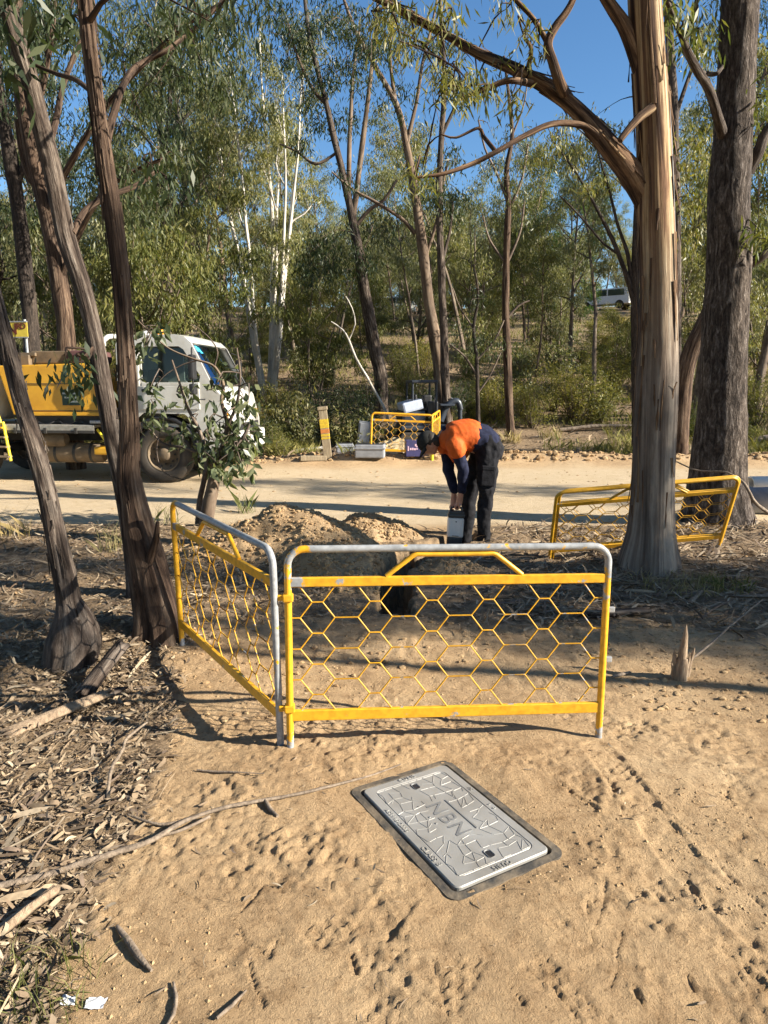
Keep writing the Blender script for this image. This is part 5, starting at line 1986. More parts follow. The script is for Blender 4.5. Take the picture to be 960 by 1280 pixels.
hero('gum_tree', 'straight slim tree behind the worker with a light sparse crown', 19.5, [[(639, 545, 11), (636, 500, 11), (634, 440, 10), (632, 380, 9), (633, 320, 8), (635, 260, 7), (633, 215, 6), (640, 170, 5), (636, 120, 4), (630, 70, 3)]],
     'brown', n=14, step=.14, base=mE, seed=35, lf='grey', lbk='twig',
     limbs=[[(634, 250, 4), (620, 215, 3), (606, 185, 2.5), (598, 150, 2)], [(635, 265, 4), (652, 225, 3), (660, 180, 2.5)], [(632, 400, 4), (648, 382, 3), (662, 376, 2)], [(633, 330, 4), (612, 300, 3), (604, 270, 2)], [(640, 170, 3), (655, 130, 2), (660, 90, 2)], [(633, 330, 4), (650, 290, 3), (655, 255, 2)]],
     clusters=[(615, 215, 18, 9), (650, 240, 16, 8), (630, 180, 18, 5), (655, 200, 12, 4), (605, 260, 14, 5), (655, 270, 12, 4)], L=.13, W=.026, per=26, sig=.24, spread_y=.8)
mF = on_ground(598, 18.5)
hero('sapling', 'twiggy dark young tree between the slim tree and the pale leaning tree', 18.5, [[(598, 540, 6), (597, 490, 5), (596, 450, 5), (592, 410, 4), (598, 370, 3), (592, 330, 2)]], 'dark', n=9, step=.15, base=mF, seed=36, lf='dark', lbk='twig',
     limbs=[[(597, 470, 3), (580, 445, 2.5), (562, 430, 2)], [(596, 450, 3), (618, 425, 2.5), (630, 400, 2)], [(592, 410, 2.5), (575, 385, 2), (566, 360, 1.5)], [(598, 490, 3), (612, 470, 2), (626, 440, 2)]],
     clusters=[(595, 420, 26, 10), (575, 400, 20, 6), (618, 440, 18, 6), (590, 370, 18, 6)], L=.11, W=.025, per=30, sig=.22, spread_y=.6)
mG = on_ground(796, 16.8)
hero('gum_tree', 'black slanting tree half hidden behind the left side of the ribbon-barked tree', 16.8, [[(797, 550, 13), (796, 500, 13), (795, 440, 12), (794, 380, 11), (795, 320, 10), (797, 260, 9), (800, 190, 8), (803, 120, 6)]],
     'dark', n=14, step=.14, base=mG, seed=37, lf='olive', lbk='dark',
     limbs=[[(795, 395, 8), (788, 360, 7), (773, 317, 6), (760, 288, 5), (747, 263, 4), (727, 227, 3), (705, 195, 2.5), (690, 175, 2)], [(790, 365, 6), (785, 320, 5), (772, 280, 4), (762, 240, 3), (752, 205, 2.5), (742, 170, 2)], [(773, 317, 4), (755, 305, 3), (725, 270, 2.5), (700, 245, 2)]],
     clusters=[(690, 175, 18, 8), (675, 200, 14, 5), (720, 200, 18, 7), (745, 165, 18, 7), (735, 235, 14, 4), (770, 230, 12, 4)], L=.13, W=.026, per=40, sig=.24, spread_y=.8)
mH = on_ground(858, 15.8)
hero('gum_tree', 'dark trunk leaning right between the two big right hand trees', 15.8, [[(850, 548, 22), (852, 515, 20), (855, 480, 19), (860, 455, 20), (868, 430, 20), (878, 408, 19), (890, 380, 17), (902, 345, 15), (912, 300, 13), (918, 240, 11), (920, 160, 9), (926, 80, 8)]],
     'brown', n=18, step=.1, base=on_ground(850, 15.8), seed=38, lf='olive', clusters=[(945, 60, 14, 5), (945, 190, 12, 5)], L=.14, W=.03, per=46, sig=.28)
mI = on_ground(212, 23)
hero('gum_tree', 'thin dark upright trunk behind the truck cab, left of the white-stemmed clump', 23, [[(212, 440, 9), (210, 400, 9), (208, 340, 9), (203, 290, 8), (205, 240, 8), (207, 190, 7), (212, 130, 6), (214, 70, 5), (212, 10, 4)]],
     'dark', n=12, step=.16, base=mI, seed=39, lf='dark', limbs=[[(206, 300, 5), (220, 270, 4), (236, 240, 3)], [(208, 190, 5), (195, 150, 4), (180, 110, 3)]], clusters=[(215, 150, 24, 10), (190, 120, 22, 9), (235, 240, 20, 8), (180, 260, 24, 10), (165, 215, 24, 10), (225, 90, 20, 7), (200, 330, 22, 6)], L=.17, W=.036, per=60, sig=.36, spread_y=1.0)
mJ = on_ground(836, 13.2)
hero('gum_tree', 'pale narrow trunk rising just right of the ribbon-barked tree', 16.5, [[(846, 548, 12), (846, 480, 12), (845, 400, 12), (845, 320, 12), (844, 240, 12), (843, 160, 11), (840, 90, 11), (836, 30, 10), (830, -40, 8)]],
     'greybrown', n=14, step=.14, base=on_ground(846, 16.5), seed=41, lf='olive', limbs=[[(843, 150, 7), (856, 110, 5), (870, 70, 4), (880, 30, 3)]], clusters=[(862, 205, 14, 6), (868, 250, 14, 6), (870, 180, 12, 5), (880, 60, 14, 5), (862, 300, 12, 5)], L=.14, W=.03, per=44, sig=.28)

plant('white', 'gum_tree', 'tall clump of white-stemmed gums right of the truck cab', 'tree', on_ground(336, 25), s=1.0, rz=.6)
plant('bushy_a', 'gum_tree', 'wide pale bushy gum behind the slender leaning tree', 'tree', on_ground(590, 31), s=1.0, rz=1.0)
plant('pine', 'pine_tree', 'bright green dense tree on the rise, left of the ribbon-barked tree', 'tree', on_ground(706, 44), s=.98, rz=.3)
plant('bushy_b', 'gum_tree', 'silvery bushy gum below the bright green tree', 'tree', on_ground(690, 32), s=.95, rz=2.0)
plant('bushy_b', 'gum_tree', 'silvery bushy gum left of the slim tree behind the worker', 'tree', on_ground(520, 35), s=1.05, rz=4.0)

# ------------------------------------------------------------------ the rest of the wood

MARKS = [(-40, 'left of the picture edge'), (30, 'behind the rear of the yellow tank'), (75, 'behind the middle of the yellow tank'), (130, 'behind the gap between tank and cab'), (180, 'behind the rear half of the cab'),
         (230, 'above the cab side window'), (285, 'above the cab windscreen'), (335, 'beside the white-stemmed clump'), (380, 'left of the marker post'), (415, 'above the marker post'), (455, 'above the grey cases'),
         (495, 'left of the excavator canopy'), (535, 'above the excavator canopy'), (580, 'above the back of the worker'), (625, 'left of the slim straight tree'), (660, 'right of the slim straight tree'), (700, 'below the bright green tree'),
         (745, 'left of the ribbon-barked tree'), (800, 'behind the ribbon-barked tree'), (860, 'between the two big right trees'), (915, 'behind the thick rough-barked tree'), (960, 'at the right picture edge'), (1040, 'right of the picture edge')]
SEEN = {}


def whereis(kind, px, D):
    m = min(MARKS, key=lambda q: abs(q[0] - px))[1]
    d = 'near the road' if D < 20 else 'low on the slope' if D < 25 else 'halfway up' if D < 33 else 'high up' if D < 48 else 'far back' if D < 80 else 'farthest back'
    lab = kind + ' ' + d + ', ' + m
    SEEN[lab] = SEEN.get(lab, 0) + 1
    if SEEN[lab] > 1:
        for w in ('smaller', 'taller', 'greener', 'paler', 'narrower'):
            l2 = w + ' ' + lab
            if l2 not in SEEN:
                SEEN[l2] = 1
                return l2
    return lab


BG_LABEL = {'tall_a': 'tall grey-green gum among many in the wood behind the road', 'tall_b': 'tall olive-green gum among many in the wood behind the road',
            'tall_c': 'tall dark-barked gum among many in the wood behind the road', 'tall_d': 'tall tan-barked pale gum among many in the wood behind the road',
            'slim_a': 'slim grey-leaved young gum in the wood behind the road', 'slim_b': 'slim tan-stemmed young gum in the wood behind the road',
            'bushy_a': 'bushy pale-leaved gum in the wood behind the road', 'bushy_b': 'bushy grey-leaved gum in the wood behind the road',
            'bushy_c': 'small bushy olive gum in the wood behind the road'}

KIND = {k: v.split(' among')[0].split(' in the')[0] for k, v in BG_LABEL.items()}


def wood(key, px, D, s=1.0, sz=1.0):
    rz = PY.random() * 6.28
    plant(key, 'gum_tree', whereis(KIND[key], px, D), 'tree', on_ground(px, D), 'trees of the wood: ' + BG_LABEL[key].split(' among')[0].split(' in the')[0], s, rz, sz, (PY.uniform(-.04, .04), PY.uniform(-.04, .04)))


# dense tall growth on the left
for key, px, D, s in [('slim_a', 583, 28, 1.1), ('slim_b', 655, 31, 1.15), ('slim_a', 612, 38, 1.15), ('slim_b', 540, 34, 1.2), ('slim_b', 725, 47, 1.0)]:
    wood(key, px, D, s)
for px, D in [(425, 52), (470, 57), (505, 49), (560, 62), (600, 55), (640, 50), (675, 58), (705, 66), (385, 47), (350, 55), (530, 70), (615, 74)]:
    wood('bushy_a' if px % 2 else 'bushy_b', px, D, .95)
for key, px, D, s in [('tall_c', 20, 19, .95), ('tall_c', 140, 20, .95), ('tall_a', 235, 28, 1.05), ('tall_c', 262, 33, 1.1), ('tall_a', 30, 32, 1.2), ('tall_b', 190, 38, 1.2),
                      ('tall_d', 290, 36, 1.1), ('tall_d', 370, 40, .9), ('tall_a', 60, 44, 1.2), ('bushy_a', 150, 50, 1.2), ('tall_b', 225, 54, 1.2), ('tall_a', 400, 50, .8), ('slim_a', 372, 30, 1.0), ('slim_b', 250, 21, 1.0), ('bushy_c', 250, 19.5, 1.1), ('bushy_c', 180, 18, 1.1), ('bushy_b', 120, 19, 1.0), ('bushy_b', 60, 24, 1.1), ('bushy_a', 200, 27, .9), ('bushy_c', 20, 20, 1.2), ('slim_b', 118, 23, 1.1), ('slim_a', 185, 22, 1.1),
                      # middle
                      ('bushy_a', 470, 44, .9), ('bushy_b', 430, 38, 1.0), ('slim_a', 495, 40, .8), ('bushy_a', 545, 52, 1.0), ('slim_b', 660, 30, .75), ('slim_b', 580, 36, .85), ('bushy_b', 620, 48, 1.2), ('bushy_a', 650, 60, 1.1), ('slim_a', 415, 27, .9), ('bushy_c', 392, 24, 1.0), ('bushy_b', 400, 60, 1.3), ('slim_a', 525, 27, .8), ('slim_b', 668, 24, .7),
                      # right
                      ('tall_b', 730, 66, .9), ('tall_a', 712, 30, .6), ('slim_a', 738, 22, 1.0), ('tall_d', 812, 42, .9), ('tall_b', 870, 21, .9), ('tall_b', 945, 22, 1.0), ('tall_a', 985, 20, 1.0), ('tall_c', 1010, 27, 1.0), ('tall_b', 930, 46, 1.1), ('tall_d', 845, 36, 1.0), ('bushy_b', 950, 28, 1.0), ('bushy_c', 775, 25, .55), ('bushy_b', 860, 24, .9), ('bushy_a', 800, 62, 1.0)]:
    wood(key, px, D, s)
# far rows
far = random.Random(3)
for k in range(58):
    D = far.uniform(58, 120)
    px = far.uniform(-120, 1080)
    key = far.choice(['tall_a', 'tall_b', 'bushy_a', 'bushy_b', 'tall_d', 'bushy_a'])
    top = 300 if 400 < px < 700 else 180
    s = far.uniform(.75, 1.1)
    if 430 < px < 700 and key.startswith('tall'):
        s *= .6
    if 722 < px < 795 and D < 68:
        continue
    wood(key, px, D, s)
for k in range(64):
    D = far.uniform(44, 96)
    px = far.uniform(-40, 1010)
    if 722 < px < 795 and D < 66:
        continue
    wood(far.choice(['bushy_a', 'bushy_b', 'bushy_c', 'bushy_a']), px, D, far.uniform(.75, 1.25))
for k in range(9):
    D = far.uniform(23, 40)
    px = far.uniform(280, 1000)
    if 722 < px < 795:
        continue
    wood(far.choice(['bushy_b', 'bushy_c', 'bushy_c', 'slim_a']), px, D, far.uniform(.5, .8))
# the wood goes on behind the camera
for key, x, y in [('tall_a', -2.5, -7.5), ('tall_b', 3.5, -9), ('tall_c', -8, -4), ('tall_d', -12, 1), ('tall_a', -6.5, -11), ('tall_b', 1, -14), ('tall_c', 7, -12), ('tall_b', -14, -7), ('tall_c', -18, 5), ('tall_d', -3, -19), ('tall_b', 6, -19), ('tall_a', -11, -16), ('tall_c', -20, -3), ('tall_b', -4, -3.2), ('tall_c', 4.6, -5), ('tall_a', -7.5, 0.5), ('tall_c', -9, 5), ('tall_a', -11, 9), ('tall_b', 0.5, -5.5), ('tall_c', -6, -7), ('tall_a', 9.5, -7.5)]:
    p = Vector((x, y, H1(x, y)))
    plant(key, 'gum_tree', KIND[key] + ' standing outside the picture, behind the camera', 'tree', p, 'trees behind the camera', 1.05, PY.random() * 6, 1.0)
# trees beyond the frame to the right and left, whose shade crosses the ground
for key, x, y, s in [('slim_a', 17.5, 15.2, .9), ('tall_d', 26, 16, .8),
                     ('slim_b', 9.6, 3.1, 1.0), ('slim_b', 12.3, 4.0, .78), ('slim_b', 15.0, 8.4, 1.1), ('slim_a', 13.6, 3.1, .82), ('tall_d', 17.5, 1.7, .68), ('slim_b', 24.0, -5.3, 1.6), ('slim_a', 23.5, -4.0, 1.30), ('tall_d', 27, -1.5, 1.0), ('slim_a', 8.4, 2.2, 1.0), ('tall_a', -14, 13, 1.0), ('tall_b', -17, 19, 1.0), ('tall_c', -12, 22, 1.0)]:
    p = Vector((x, y, H1(x, y)))
    plant(key, 'gum_tree', KIND[key] + ' standing outside the picture, beside the road', 'tree', p, 'trees beyond the sides of the picture', s, PY.random() * 6, 1.0)

# ------------------------------------------------------------------ undergrowth
SH_LABEL = {'tea_a': ('olive fine-leaved shrub on the slope behind the road', 'olive shrubs on the slope'), 'tea_b': ('low rounded olive shrub on the slope behind the road', 'low olive shrubs on the slope'),
            'gold': ('golden-leaved shrub on the slope behind the road', 'golden shrubs on the slope'), 'gum': ('young grey-leaved gum shrub on the slope behind the road', 'young gum shrubs on the slope'),
            'low': ('knee-high spreading shrub on the slope behind the road', 'knee-high shrubs on the slope'), 'darkt': ('dark dense shrub on the slope behind the road', 'dark shrubs on the slope')}


def shrub(key, px, D, s=1.0):
    lab, grp = SH_LABEL[key]
    plant(key, 'shrub', whereis(lab.split(' on the slope')[0], px, D), 'shrub', on_ground(px, D), grp, s, PY.random() * 6.28, PY.uniform(.85, 1.15), kind='shrub')


for key, px, D, s in [('gold', 410, 34, 1.1), ('gold', 385, 36, 1.0), ('gold', 440, 37, 1.0), ('gold', 370, 33, .8), ('tea_a', 500, 26, 1.2), ('tea_a', 530, 28, 1.2), ('tea_a', 515, 24, 1.0), ('tea_a', 720, 21, 1.25), ('tea_a', 690, 22.5, 1.2), ('tea_a', 665, 20.5, 1.0), ('tea_b', 750, 21, 1.2), ('tea_a', 760, 24, 1.1),
                      ('tea_a', 345, 20, .9), ('gum', 380, 18.2, .9), ('gum', 360, 18.5, 1.0), ('gum', 430, 18.0, .8), ('darkt', 400, 19.5, .9), ('darkt', 450, 19.5, .9), ('gum', 450, 18.4, .9), ('tea_b', 342, 16.8, .7), ('low', 350, 16.4, .9), ('tea_b', 590, 22, 1.0), ('darkt', 620, 23, .8), ('gum', 650, 26, 1.2), ('gum', 700, 28, 1.3),
                      ('tea_b', 870, 19, 1.0), ('tea_a', 945, 20, 1.0), ('gold', 950, 30, 1.0), ('gold', 935, 36, 1.1), ('tea_b', 930, 24, 1.0), ('gum', 880, 22, 1.0), ('darkt', 310, 17.5, .8), ('low', 930, 18.5, 1.0), ('darkt', 560, 21, .8), ('darkt', 535, 20, .8)]:
    shrub(key, px, D, s)
for key, px, D, s in [('low', 735, 27, 1.3), ('gold', 752, 33, .7), ('tea_b', 770, 31, 1.0), ('gold', 775, 38, .9), ('low', 745, 40, 1.5), ('tea_b', 760, 44, 1.2), ('low', 785, 28, 1.4), ('gum', 740, 36, .8), ('tea_b', 728, 31, 1.0), ('low', 765, 36, 1.5), ('tea_a', 790, 34, .8)]:
    shrub(key, px, D, s)
us = random.Random(9)
for k in range(125):
    D = 17.6 + 42 * us.random() ** 1.4
    px = us.uniform(-60, 1020)
    if D < 20 and 455 < px < 560:
        continue
    if D < 21 and px > 560 and us.random() < .8:
        continue
    if 33 < D < 46 and 330 < px < 800 and us.random() < .75:
        continue
    key = us.choices(['tea_a', 'tea_b', 'gold', 'gum', 'low', 'darkt'], [3, 3, 1.6 if D > 25 else .3, 2.2, 4, .6])[0]
    shrub(key, px, D, us.uniform(.6, 1.15) * (1.0 if D > 21 else .75))


def blades(mb, X, Y, Z, rng, h0, h1, w, lean=.35):
    n = len(X)
    h = h0 + (h1 - h0) * rng.random(n)
    a = rng.random(n) * 6.28
    l = np.abs(rng.normal(0, lean, n))
    b = rng.random(n) * 6.28
    P = np.stack([X, Y, Z], -1)
    d = np.stack([np.cos(a) * np.sin(l), np.sin(a) * np.sin(l), np.cos(l)], -1)
    wv = np.stack([np.cos(b), np.sin(b), 0 * b], -1) * w * .5
    mid = P + d * (h * .55)[:, None]
    tip = P + d * h[:, None] + np.stack([np.cos(a), np.sin(a), -.3 + 0 * a], -1) * (h * .25)[:, None]
    V = np.stack([P - wv, P + wv, mid + wv * .8, tip, mid - wv * .8], 1).reshape(-1, 3)
    F = np.arange(n * 5).reshape(-1, 5)
    mb.add(V, F, 0, None, 0, False)


rng = np.random.default_rng(77)
n = 95000
yy = 16.2 + 34 * rng.random(n) ** 1.5
xx = (rng.random(n) - .5) * 2 * (yy * .62 + 2)
k = vnoise(xx * .9, yy * .9, 5) > .42
xx, yy = xx[k], yy[k]
mb = MB()
blades(mb, xx, yy, H(xx, yy), rng, .08, .42, .013, .5)
tag(mb.build('dry_ground_cover', LF['grass']), kind='stuff')


def tuft(label, p, n, r, h, mat, seed, lean=.4, w=.006, cat='grass tuft'):
    rng = np.random.default_rng(seed)
    a = rng.random(n) * 6.28
    q = r * np.sqrt(rng.random(n))
    mb = MB()
    blades(mb, q * np.cos(a), q * np.sin(a), 0 * a - .01, rng, h * .4, h, w, lean)
    o = mb.build('grass_tuft', LF[mat], loc=p)
    tag(o, label, cat)
    return o


tuft('dry grass tuft between the two left front trunks', gp(143, 690), 70, .14, .42, 'dry', 1)
tuft('sparse dry grass tuft at the left edge beside the road', gp(22, 672), 40, .2, .45, 'dry', 2)
tuft('thin green-brown grass tuft behind the sapling stems', gp(308, 640), 40, .12, .40, 'grass', 3)
tuft('small green grass tuft right of the big ribbon-barked tree', gp(905, 735), 180, .22, .16, 'grass', 4, .7)
tuft('dry grass clump at the foot of the big ribbon-barked tree', gp(848, 735), 240, .35, .17, 'dry', 5, .9)
tuft('flattened grass clump in the bottom left corner', gp(45, 1245), 220, .16, .13, 'grass', 6, 1.2, .003)
tuft('wispy green grass tuft left of the sapling stems', gp(205, 655), 50, .2, .38, 'grass', 7)
tuft('twiggy dry tuft on top of the tallest dirt heap', gp(352, 640), 14, .05, .22, 'dry', 8)
tuft('pale grass tuft at the base of the slim tree behind the worker', gp(640, 553), 90, .25, .45, 'dry', 9, w=.012)
tuft('pale twiggy tuft right of the slim tree across the road', gp(690, 548), 80, .35, .55, 'dry', 10, w=.012)
tuft('dry grass tuft left of the marker post across the road', gp(352, 566), 90, .3, .4, 'grass', 11, w=.012)

# fallen logs on the forest floor
for px0, py0, px1, py1, w, lab in [(700, 540, 790, 536, 7, 'fallen log on the far bank left of the ribbon-barked tree'), (930, 556, 1000, 548, 12, 'dark fallen log at the right edge beyond the road'), (300, 500, 350, 478, 6, 'grey fallen log on the slope behind the truck cab'), (590, 440, 660, 436, 5, 'pale fallen log high on the slope behind the worker')]:
    a = ground(px0, py0)
    b = ground(px1, py1)
    stick(lab, [a + Vector((0, 0, .05)), (a + b) / 2 + Vector((0, 0, .12)), b + Vector((0, 0, .08))], [wid(w, a.y), wid(w, a.y) * .9, wid(w, a.y) * .7], cat='log', name='fallen_log')
# ------------------------------------------------------------------ the truck
TRK = Vector((-3.82, 12.25, 0))
TRK.z = H1(-4.5, 12.6)
truck = empty('truck', TRK, 'white cab truck with a yellow tank body parked on the dirt road', 'truck', rotz=radians(-5.0))
TW = 2.05           # cab width; near side is y=0, far side y=TW


def part(name, mat, fn, parent=None, label=None):
    mb = MB()
    fn(mb)
    o = mb.build(name, M[mat] if isinstance(mat, str) else mat, parent or truck)
    if label:
        o['label'] = label
    return o


# cab: side skins with a real window opening, roof, front and back
def cab_shell(mb):
    prof_out = [(-.74, .98), (-.74, 2.36), (-.70, 2.47), (-.58, 2.52), (.30, 2.53), (.46, 2.49), (.58, 2.38), (.94, 1.66), (1.06, 1.52), (1.17, 1.05), (1.17, .86), (.66, .86), (.62, 1.02), (.42, 1.20), (-.30, 1.22), (-.52, 1.05), (-.56, .98)]
    win = [(-.30, 1.78), (-.30, 2.26), (-.22, 2.33), (.36, 2.33), (.44, 2.28), (.72, 1.84), (.70, 1.74), (.40, 1.70), (-.22, 1.72)]
    for y, s in ((0.0, 1), (TW, -1)):
        bm = bmesh.new()
        vo = [bm.verts.new((x, y + s * .05 * max(0, (z - 1.7)) ** 1.2, z)) for x, z in prof_out]
        vi = [bm.verts.new((x, y + s * .05 * max(0, (z - 1.7)) ** 1.2, z)) for x, z in win]
        eo = [bm.edges.new((vo[i], vo[(i + 1) % len(vo)])) for i in range(len(vo))]
        ei = [bm.edges.new((vi[i], vi[(i + 1) % len(vi)])) for i in range(len(vi))]
        bmesh.ops.triangle_fill(bm, edges=eo + ei, use_beauty=True)
        r = bmesh.ops.extrude_face_region(bm, geom=list(bm.faces))
        for v in [g for g in r['geom'] if isinstance(g, bmesh.types.BMVert)]:
            v.co.y += s * .045
        bmesh.ops.recalc_face_normals(bm, faces=list(bm.faces))
        from_bm(mb, bm, 0, False)
    # skins across: roof, header, front panel, back
    def sheet(pts, bulge=0.0, y0=0.02, y1=TW - .02, th=.03):
        n = 9
        P = np.array(pts, float)
        f = np.linspace(0, 1, n)
        V = []
        for k in f:
            b = 1 - (2 * k - 1) ** 4
            inn = 0.0
            for i, (x, z) in enumerate(P):
                tap = .05 * max(0, z - 1.7) ** 1.2
                V.append((x - bulge * (1 - b), y0 + tap + (y1 - y0 - 2 * tap) * k, z - (0.03 * (1 - b) if z > 2.45 else 0)))
        V = np.array(V)
        m = len(P)
        i = np.arange(n - 1)[:, None] * m + np.arange(m - 1)[None, :]
        F = np.stack([i, i + 1, i + m + 1, i + m], -1).reshape(-1, 4)
        mb.add(V, F, 0)
        mb.add(V - np.array((th * .6, 0, th * .6)), F[:, ::-1], 0)
    sheet([(-.74, .98), (-.74, 2.36), (-.70, 2.47), (-.58, 2.535), (.30, 2.545), (.46, 2.50), (.585, 2.385)], .0)
    sheet([(.945, 1.665), (1.07, 1.52), (1.185, 1.05), (1.185, .86)], .12)
    box(mb, (.3, TW / 2, 1.0), (1.5, TW - .2, .06))


part('cab', 'white', cab_shell)
part('cab_floor', 'dark_steel', lambda mb: (box(mb, (.0, TW / 2, 1.28), (1.7, TW - .18, .04)), box(mb, (.80, TW / 2, 1.55), (.30, TW - .2, .30), .05), box(mb, (-.62, .55, 1.6), (.18, .5, .75), .06), box(mb, (-.62, 1.5, 1.6), (.18, .6, .75), .06), box(mb, (-.35, 1.0, 1.38), (.55, 1.6, .16), .05)))


def windscreen(mb):
    n = 9
    V = []
    for k in np.linspace(0, 1, n):
        b = 1 - (2 * k - 1) ** 4
        for (x, z) in ((.575, 2.375), (.76, 2.02), (.945, 1.675)):
            tap = .05 * max(0, z - 1.7) ** 1.2 + .05
            V.append((x - .10 * (1 - b) + .004, tap + (TW - 2 * tap) * k, z))
    i = np.arange(n - 1)[:, None] * 3 + np.arange(2)[None, :]
    mb.add(np.array(V), np.stack([i, i + 1, i + 4, i + 3], -1).reshape(-1, 4), 0)


part('windscreen', 'glass', windscreen)
part('windscreen_seal', 'black', lambda mb: [tube(mb, p, .016, 6) for p in ([(.575, .09, 2.375), (.94, .055, 1.675)], [(.575, TW - .09, 2.375), (.94, TW - .055, 1.675)], [(.94, .055, 1.675), (.95, TW / 2, 1.672), (.94, TW - .055, 1.675)])])
part('sunshade', 'blue', lambda mb: box(mb, (.70, .40, 1.98), (.02, .30, .74), .008, rot=(0, radians(-32), 0)))
part('permit_sticker', 'cyan', lambda mb: [box(mb, (.59, .26, 2.30), (.012, .12, .11), .002, rot=(0, radians(-32), 0)), box(mb, (.60, .40, 2.28), (.012, .10, .13), .002, rot=(0, radians(-32), 0))])
dr = part('door', 'white', lambda mb: [box(mb, (.17, -.008, 1.475), (1.06, .03, .40), .012), box(mb, (-.37, -.008, 1.99), (.06, .03, .66), .01), box(mb, (.20, -.006, 1.70), (1.0, .026, .06), .01)])
part('handle', 'black', lambda mb: box(mb, (-.22, -.032, 1.60), (.16, .03, .045), .01), dr)
part('side_window', 'glass', lambda mb: mb.add([(-.28, .022, 1.74), (.70, .022, 1.76), (.42, .04, 2.30), (-.28, .04, 2.31)], np.array([[0, 1, 2, 3]]), smooth=False))
for y0 in (-.30, TW + .30):
    s = -1 if y0 < 0 else 1
    part('mirror', 'black', lambda mb: (box(mb, (.70, y0, 1.98), (.09, .20, .40), .03), box(mb, (.70, y0, 1.62), (.09, .19, .18), .03), tube(mb, [(.62, y0 - s * .24, 2.30), (.70, y0, 2.26), (.70, y0, 1.45), (.80, y0 - s * .26, 1.45)], .014, 8)))
part('bumper', 'white', lambda mb: (box(mb, (1.20, TW / 2, .70), (.16, TW + .04, .34), .05), box(mb, (.92, .03, .70), (.5, .06, .34), .02), box(mb, (.92, TW - .03, .70), (.5, .06, .34), .02)))
part('grille', 'black', lambda mb: (box(mb, (1.175, TW / 2, .96), (.05, TW - .35, .11), .015), box(mb, (1.17, TW / 2, .895), (.06, TW - .05, .02), .005)))
part('emblem', 'galv', lambda mb: (box(mb, (1.128, TW / 2, 1.34), (.02, .36, .05), .008, rot=(0, radians(-11), 0)), box(mb, (1.118, TW / 2, 1.40), (.016, .05, .09), .006, rot=(0, radians(-11), 0))))
for yy in (.24, TW - .24):
    hl = part('headlight', 'lamp', lambda mb: box(mb, (1.27, yy, .76), (.05, .34, .16), .02))
    part('indicator', 'amber', lambda mb: box(mb, (1.12, yy - .15 if yy < 1 else yy + .15, 1.16), (.06, .10, .16), .02), hl)
part('step', 'black', lambda mb: (box(mb, (.83, .02, .48), (.42, .16, .05), .015), box(mb, (.62, .02, .70), (.03, .12, .4), .01)))
part('mudguard', 'black', lambda mb: [tube(mb, [(.60 * cos(a), y, .52 + .62 * sin(a)) for a in np.linspace(.05, pi - .25, 14)], .05, 6) for y in (.06, .22)])
bc = part('beacon', 'amber', lambda mb: lathe(mb, [(.09, 2.555), (.085, 2.63), (.06, 2.67), (.001, 2.68)], 18, 0, Matrix.Translation((-.25, .75, 0))))
part('beacon', 'lamp', lambda mb: lathe(mb, [(.08, 2.555), (.075, 2.64), (.001, 2.66)], 18, 0, Matrix.Translation((-.58, .95, 0))))


def wheel(x, y, dual=False):
    Mx = Matrix.Translation((x, y, .50)) @ Matrix.Rotation(pi / 2, 4, 'X')
    w = empty('wheel', (0, 0, 0))
    w.parent = truck
    t = part('tyre', 'rubber', lambda mb: lathe(mb, [(.29, -.11), (.33, -.135), (.44, -.14), (.49, -.115), (.502, -.07), (.502, .07), (.49, .115), (.44, .14), (.33, .135), (.29, .11), (.28, 0), (.29, -.11)], 36, 0, Mx), w)
    part('rim', 'dusty_metal', lambda mb: lathe(mb, [(.30, .105), (.285, .12), (.275, .10), (.262, .04), (.19, .0), (.15, .02), (.13, .05), (.115, .055), (.11, .10), (.06, .115), (.001, .118)], 28, 0, Mx), w)

    def nuts(mb):
        for k in range(8):
            a = k * pi / 4
            lathe(mb, [(.016, .02), (.016, .05), (.001, .052)], 8, 0, Mx @ Matrix.Translation((.17 * cos(a), .17 * sin(a), 0)))
            Mh = Mx @ Matrix.Translation((.225 * cos(a + .39), .225 * sin(a + .39), .0235))
            lathe(mb, [(.024, 0.002), (.001, 0.003)], 10, 0, Mh)
    part('nuts', 'dark_steel', nuts, w)


wheel(0, .14)
wheel(0, TW - .14)
wheel(-3.55, .14)
wheel(-3.55, TW - .14)
part('chassis_rail', 'dark_steel', lambda mb: box(mb, (-2.0, .68, .80), (6.0, .09, .22), .01))
part('chassis_rail', 'dark_steel', lambda mb: box(mb, (-2.0, 1.38, .80), (6.0, .09, .22), .01))
part('axle', 'dark_steel', lambda mb: (tube(mb, [(0, .2, .5), (0, TW - .2, .5)], .07, 10), tube(mb, [(-3.55, .2, .5), (-3.55, TW - .2, .5)], .09, 10)))
part('engine_block', 'dark_steel', lambda mb: (box(mb, (-.5, TW / 2, .72), (1.2, .7, .5), .05), box(mb, (-1.2, 1.5, .75), (.4, .6, .5), .05)))
part('deck', 'aluminium', lambda mb: (box(mb, (-2.55, TW / 2, .985), (2.75, TW + .10, .05), .008), box(mb, (-2.55, -.055, .95), (2.75, .03, .10), .006)))
part('deck_rail', 'dark_steel', lambda mb: (box(mb, (-2.55, -.06, .89), (2.75, .035, .05), .005), [box(mb, (-3.7 + .55 * k, -.075, .91), (.05, .03, .10), .004) for k in range(5)]))
